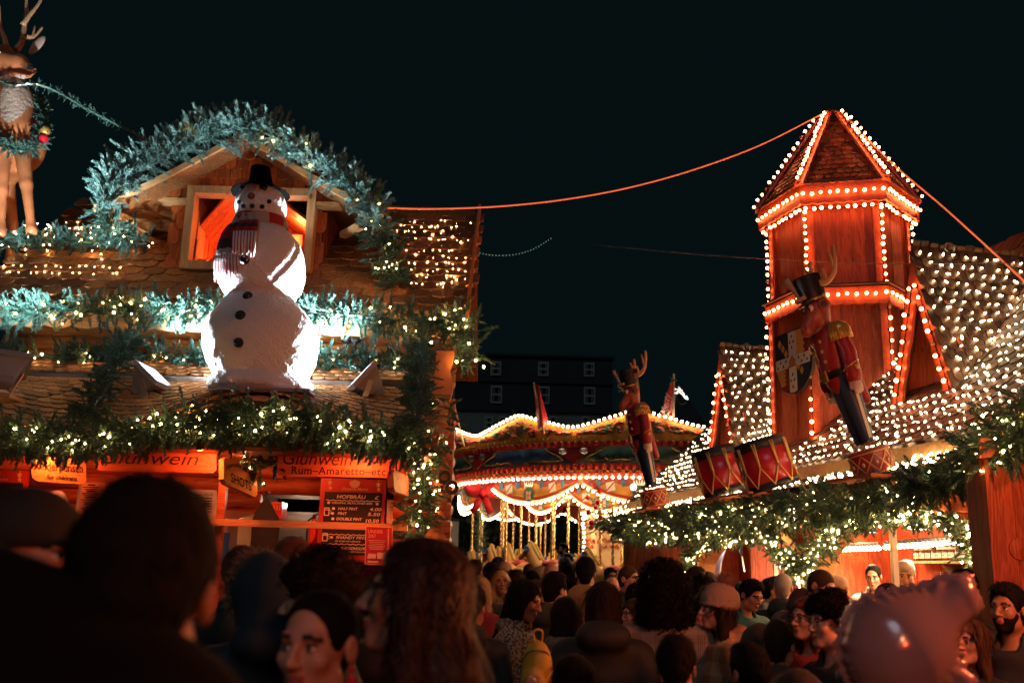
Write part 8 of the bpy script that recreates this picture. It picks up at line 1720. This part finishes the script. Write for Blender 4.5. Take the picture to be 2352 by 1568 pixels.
pp_ = [
 ('dark-haired big man from behind in a black hooded coat, filling the lower corner', 352, 1103, 1.22, 172, 'Mh', 'short', 'black', 'raised', 'ink', 'tan', 0, 1.12),
 ('man in a dark cap, red light on his cheek, behind the big dark man', 58, 1112, 1.95, 80, 'M', 'cap', 'capb', 'hood', 'black', 'rosy'),
 ('curly-haired young man in profile above the woman with red-lit face', 748, 1256, 3.0, -95, 'M', 'curly', 'dark', 'plain', 'black', 'fair'),
 ('young woman with pulled-back hair, red light on half her face, eyes lowered', 748, 1340, 2.2, -14, 'Fh', 'bun', 'black', 'plain', 'black', 'fair', 0, 1, None, None, 'earring'),
 ('woman in profile with very long wavy auburn hair glowing red at its edge', 958, 1235, 2.2, -88, 'Fb', 'wavy', 'chest', 'plain', 'black', 'fair'),
 ('person in a navy fur-trimmed hood seen from behind', 612, 1252, 3.7, -150, 'F', 'hood', 'navyh', 'hood', 'navy', 'fair', 0, 1, None, None, 'furhood'),
 ('brown-haired person from behind next to the navy hood', 555, 1254, 4.9, 175, 'M', 'short', 'brown', 'plain', 'black', 'fair'),
 ('auburn head poking up below the jacket on the bar', 668, 1233, 5.6, 165, 'M', 'short', 'auburn', 'plain', 'brown', 'rosy'),
 ('black-haired woman in a leopard print coat looking down in profile', 1192, 1324, 6.2, 70, 'Fd', 'long', 'black', 'fur', 'leopard', 'tan'),
 ('dark-haired man turned away beside the leopard coat, ear lit red', 1272, 1312, 7.3, 140, 'M', 'short', 'black', 'hood', 'olive', 'fair'),
 ('woman with long dark hair from behind in a black hooded parka', 1386, 1332, 5.6, 175, 'F', 'long', 'dark', 'hood', 'black', 'fair', 0, 1.12),
 ('person with a big cloud of curly black hair in a grey check coat', 1523, 1273, 5.9, 172, 'F', 'bigcurl', 'black', 'plain', 'check', 'tan', 0, 1.1),
 ('woman in a ribbed pompom beanie and tan plaid coat in profile', 1652, 1336, 5.8, -80, 'F', 'beanie', 'wool', 'hood', 'plaid', 'fair', 0, 1, None, None, 'pompom'),
 ('dark-haired person in a tan teddy coat before the black parka', 1300, 1368, 5.9, 160, 'F', 'bob', 'dark', 'fur', 'teddy', 'fair'),
 ('child with short dark hair from behind before the grey check coat', 1552, 1458, 3.7, 165, 'F', 'short', 'black', 'plain', 'black', 'tan'),
 ('child with dark hair from behind before the tan plaid coat', 1722, 1476, 3.9, -160, 'F', 'short', 'black', 'plain', 'black', 'tan'),
 ('stern dark-haired man in a black jacket in profile beside the pink balloon', 1908, 1353, 4.7, -72, 'M', 'curly', 'black', 'plain', 'black', 'fair'),
 ('woman with glasses and long coppery hair in a red coat', 1856, 1368, 5.6, -60, 'F', 'straight', 'auburn', 'plain', 'red', 'fair', 0, 1, None, None, 'glasses'),
 ('tall crop-haired man in a black jacket glancing over the crowd', 1871, 1297, 8.0, 30, 'Md', 'crop', 'brown', 'hood', 'black', 'fair', 0, 1.1),
 ('young man with fade haircut bending before the tall man', 1827, 1340, 8.1, 60, 'Md', 'crop', 'brown', 'hood', 'grey', 'rosy'),
 ('shaven-headed man from behind facing the sweets counter', 1798, 1313, 9.0, 165, 'M', 'crop', 'grey', 'puffer', 'black', 'rosy'),
 ('man with black quiff in profile near the white lever', 1768, 1322, 9.6, 95, 'M', 'quiff', 'black', 'puffer', 'grey', 'tan'),
 ('bearded black-haired man at the far edge in a dark jacket', 2316, 1338, 5.2, -55, 'M', 'short', 'black', 'plain', 'black', 'tan', 0, 1, 'black'),
 ('woman with long brown hair behind the pink balloon', 2226, 1417, 5.0, -50, 'F', 'long', 'brown', 'plain', 'black', 'fair'),
 ('dark-haired man by the garland at the near arch edge', 2212, 1306, 6.4, 150, 'M', 'short', 'black', 'plain', 'black', 'fair'),
 ('low dark head between the staff and the pink balloon', 2040, 1337, 7.0, 170, 'F', 'bob', 'dark', 'plain', 'black', 'fair'),
 ('blonde woman with face lifted towards the viewer among the crowd', 1150, 1309, 10.4, 12, 'Fb', 'bob', 'blond', 'plain', 'grey', 'rosy'),
 ('woman with blond wavy hair from behind beside the lifted face', 1102, 1322, 8.6, 150, 'F', 'bob', 'blond', 'hood', 'red', 'rosy'),
 ('bald man from behind before the carousel horses', 1266, 1294, 11.2, 170, 'M', None, 'dark', 'plain', 'black', 'rosy'),
 ('tall dark-haired man in an ochre hooded coat from behind', 1345, 1279, 8.8, 172, 'M', 'short', 'black', 'hood', 'tanc', 'fair'),
 ('dark-skinned man facing the viewer before a carousel horse', 1402, 1299, 12.8, 15, 'M', 'crop', 'black', 'plain', 'grey', 'dark'),
 ('man with short brown hair in profile below the carousel panels', 1442, 1296, 9.8, 50, 'M', 'crop', 'brown', 'plain', 'navy', 'rosy'),
 ('balding older man with pink scalp looking down', 1406, 1322, 11.0, -20, 'Md', None, 'grey', 'plain', 'grey', 'rosy'),
 ('dark bob between the parka and the curly cloud of hair', 1462, 1336, 8.2, 165, 'F', 'bob', 'black', 'plain', 'black', 'fair'),
 ('bearded man in a dark puffer standing higher on the carousel', 1296, 1247, 21.0, -75, 'M', 'short', 'black', 'puffer', 'black', 'fair', .76, 1.1, 'dark'),
 ('person in a pale baseball cap from behind', 1158, 1287, 11.8, 175, 'M', 'cap', 'capw', 'plain', 'black', 'rosy'),
 ('dark round head left of the pale cap', 1128, 1291, 10.8, 170, 'M', 'short', 'black', 'plain', 'black', 'fair'),
 ('short-haired man at the edge of the auburn hair', 1090, 1284, 11.5, 160, 'M', 'short', 'dark', 'plain', 'black', 'rosy'),
 ('distant black beanie behind the pale cap', 1145, 1277, 16.0, 170, 'M', 'beanie', 'capb', 'plain', 'black', 'fair', 0, 1, None, None, 'nohair'),
 ('curly brown head behind the lifted face', 1183, 1309, 11.6, 175, 'M', 'curly', 'brown', 'plain', 'navy', 'rosy'),
 ('short brown hair under the rearing carousel horse', 1216, 1291, 13.0, 170, 'M', 'crop', 'brown', 'plain', 'red', 'rosy'),
 ('dark short hair behind the leopard coat', 1222, 1309, 12.2, -170, 'F', 'bob', 'black', 'plain', 'black', 'fair'),
 ('grey beanie head left of the bald man', 1243, 1299, 12.5, 170, 'M', 'beanie', 'wool', 'plain', 'grey', 'rosy', 0, 1, None, None, 'nohair'),
 ('woman with glasses and cropped hair behind the leopard coat', 1226, 1331, 8.4, 60, 'F', 'short', 'brown', 'plain', 'red', 'rosy', 0, 1, None, None, 'glasses'),
 ('dark curly head between the bald man and the ochre coat', 1310, 1300, 11.4, 165, 'M', 'curly', 'black', 'plain', 'black', 'fair'),
 ('dark-haired man far back under the small arch', 1597, 1301, 9.0, 140, 'M', 'short', 'dark', 'plain', 'black', 'rosy'),
 ('tousled dark hair just behind the beanie', 1608, 1322, 7.8, 165, 'M', 'curly', 'black', 'plain', 'black', 'rosy'),
 ('smooth brown bob touching the pompom beanie', 1632, 1340, 7.0, 170, 'F', 'bob', 'brown', 'plain', 'black', 'fair'),
 ('short dark hair before the steel splashback', 1628, 1313, 11.4, 175, 'M', 'short', 'dark', 'plain', 'navy', 'rosy'),
 ('dark head right of the splashback', 1662, 1325, 11.8, 170, 'F', 'bob', 'dark', 'plain', 'grey', 'fair'),
 ('man in a teal jacket looking down past the pompom', 1712, 1322, 8.4, 25, 'Md', 'short', 'black', 'plain', 'teal', 'tan'),
 ('dark-coated person in a knit hood behind the plaid coat', 1745, 1420, 5.2, 165, 'F', 'hood', 'capb', 'plain', 'black', 'fair', 0, 1, None, None, 'nohair'),
 ('child with brown hair between plaid coat and red coat', 1788, 1424, 4.9, 150, 'F', 'short', 'dark', 'plain', 'brown', 'rosy'),
 ('person in a blue scarf hidden by the curly cloud of hair', 1462, 1372, 7.0, -70, 'F', 'bob', 'brown', 'fur', 'scarfm', 'rosy'),
 ('woman with her face at the right of the curly hair', 1598, 1368, 6.8, 40, 'F', 'long', 'black', 'plain', 'brown', 'rosy'),
 ('dark-haired woman from behind at the bottom of the parka', 1318, 1500, 3.9, 170, 'F', 'long', 'black', 'plain', 'black', 'fair'),
 ('dark-coated man from behind left of the leopard coat', 1085, 1345, 6.0, 165, 'M', 'short', 'dark', 'hood', 'black', 'rosy'),
 ('woman in black with dark bob beside the stern man', 1985, 1372, 5.9, 160, 'F', 'bob', 'brown', 'hood', 'black', 'fair'),
 ('pale-capped customer leaning at the larger arch', 1925, 1318, 9.2, 150, 'M', 'cap', 'capw', 'plain', 'white', 'fair'),
 ('dark-haired customer at the small arch counter', 1690, 1332, 10.6, 165, 'M', 'short', 'black', 'plain', 'black', 'rosy'),
 ('woman in a dark hood at the lower edge before the balloon', 1835, 1520, 3.4, 160, 'F', 'hood', 'capb', 'plain', 'black', 'fair', 0, 1, None, None, 'nohair'),
 ('dark-coated man close behind the curly young man', 870, 1330, 3.6, 175, 'M', 'short', 'black', 'hood', 'black', 'fair'),
]
for q in pp_: person(*q)
for lab, u, vt, k, face, b, hr, hc_, cm, sk in (('staff man with bleached hair in a lime shirt looking down at the counter', 2078, 1276, .95, -35, 'Md', 'quiff', 'silver', 'hivis', 'fair'), ('staff woman with tied dark hair beside the white post', 2006, 1290, 1.2, -30, 'Fd', 'bun', 'black', 'white', 'tan'), ('staff man with cropped hair behind the small arch counter', 1838, 1312, 1.0, -25, 'M', 'crop', 'brown', 'white', 'rosy')):
    pos = RS(u, vt, k); person(lab, u, vt, pos[1], face, b, hr, hc_, 'plain', cm, sk, .16, 1, None, pos)
# yellow backpack
pb = P(1234, 1528, 4.9); t = empty('backpack', tuple(pb), 'yellow backpack with clear pocket worn over the teddy coat', 'backpack'); M_YB = plain('yellow_nylon', (.55, .36, .03), .5)
f = Field(lin(-.17, .17, .012), lin(-.12, .12, .012), lin(-.28, .2, .012)); f.add(f.ell((0, 0, -.04), (.13, .085, .22)), 0); f.add(f.ell((0, -.06, -.11), (.10, .06, .11)), .02); f.d = f.d + .003 * noise3(f, 50, 2); me = f.build('bag', M_YB); o = bpy.data.objects.new('bag', me); COL.objects.link(o); o.parent = t; o.rotation_euler = (0, 0, R(-35)); t.scale = (.62, .62, .66)
lb(t, lambda mb: mb.tube(smoothpath([(-.03, -.02, .16), (-.03, -.04, .24), (.03, -.04, .24), (.03, -.02, .16)], 5), .009, 6), 'handle', M_YB); lb(t, lambda mb: mb.ell((-.03, -.115, -.12), (.075, .02, .075), 14, 8), 'clear_pocket', plain('clear_pocket', (.3, .2, .12), .1)); lb(t, lambda mb: mb.tube(smoothpath([(-.12, -.03, .02), (-.06, -.085, .10), (.06, -.085, .10), (.12, -.02, .02)], 5), .004, 5), 'zip', M_BLACK)
# plain pink foil balloon
BYd = 3.0; c0 = P(2052, 1490, BYd); s_ = BYd / F_PX; t = empty('foil_balloon', tuple(c0), 'large plain pink foil balloon bobbing over the crowd', 'balloon')
q = lambda u, v: P(u, v, BYd) - c0
f = Field(lin(-.22, .32, .009), lin(-.19, .19, .009), lin(-.30, .28, .009)); f.add(f.ell(q(2050, 1500), (.150, .13, .150)), 0); f.add(f.cap(q(2060, 1470), q(2195, 1372), .125, .062), .07); f.add(f.cap(q(2120, 1500), q(2208, 1570), .06, .032), .05)
a_ = np.arctan2(f.Z, f.X); f.d = f.d + .006 * np.sin(a_ * 34 + 3 * np.sin(a_ * 5)) * np.exp(-(f.Y / .05) ** 2) + .0035 * noise3(f, 34, 6); f.d = np.minimum(f.d, np.maximum(np.abs(f.Y) - .0065, f.d - .018 - .003 * np.sin(a_ * 90)))
o = bpy.data.objects.new('foil', f.build('foil', plain('pink_foil', (.46, .28, .29), .2, .25, coat=.6))); COL.objects.link(o); o.parent = t
lb(t, lambda mb: mb.tube(smoothpath([q(2208, 1570), q(2215, 1640), q(2205, 1760), q(2225, 1900)], 6), .0025, 5), 'ribbon', M_WHITEP)
# red lights out of view on the right no fixtures
lamp('stall_heater_light', 'POINT', (3.0, 3.3, 2.55), (1, .20, .06), 190, .15)  # assumed source of the red light on the crowd, unseen
lamp('stall_heater_light_near', 'POINT', (1.4, -.8, 2.3), (1, .13, .04), 60, .15)  # added red fill beside the camera for the young woman's face, no real heater
lamp('stall_string_light', 'POINT', (1.0, -2.5, 3.6), (1, .48, .25), 60, .3)  # added warm fill on the crowd from behind the camera, no fixture
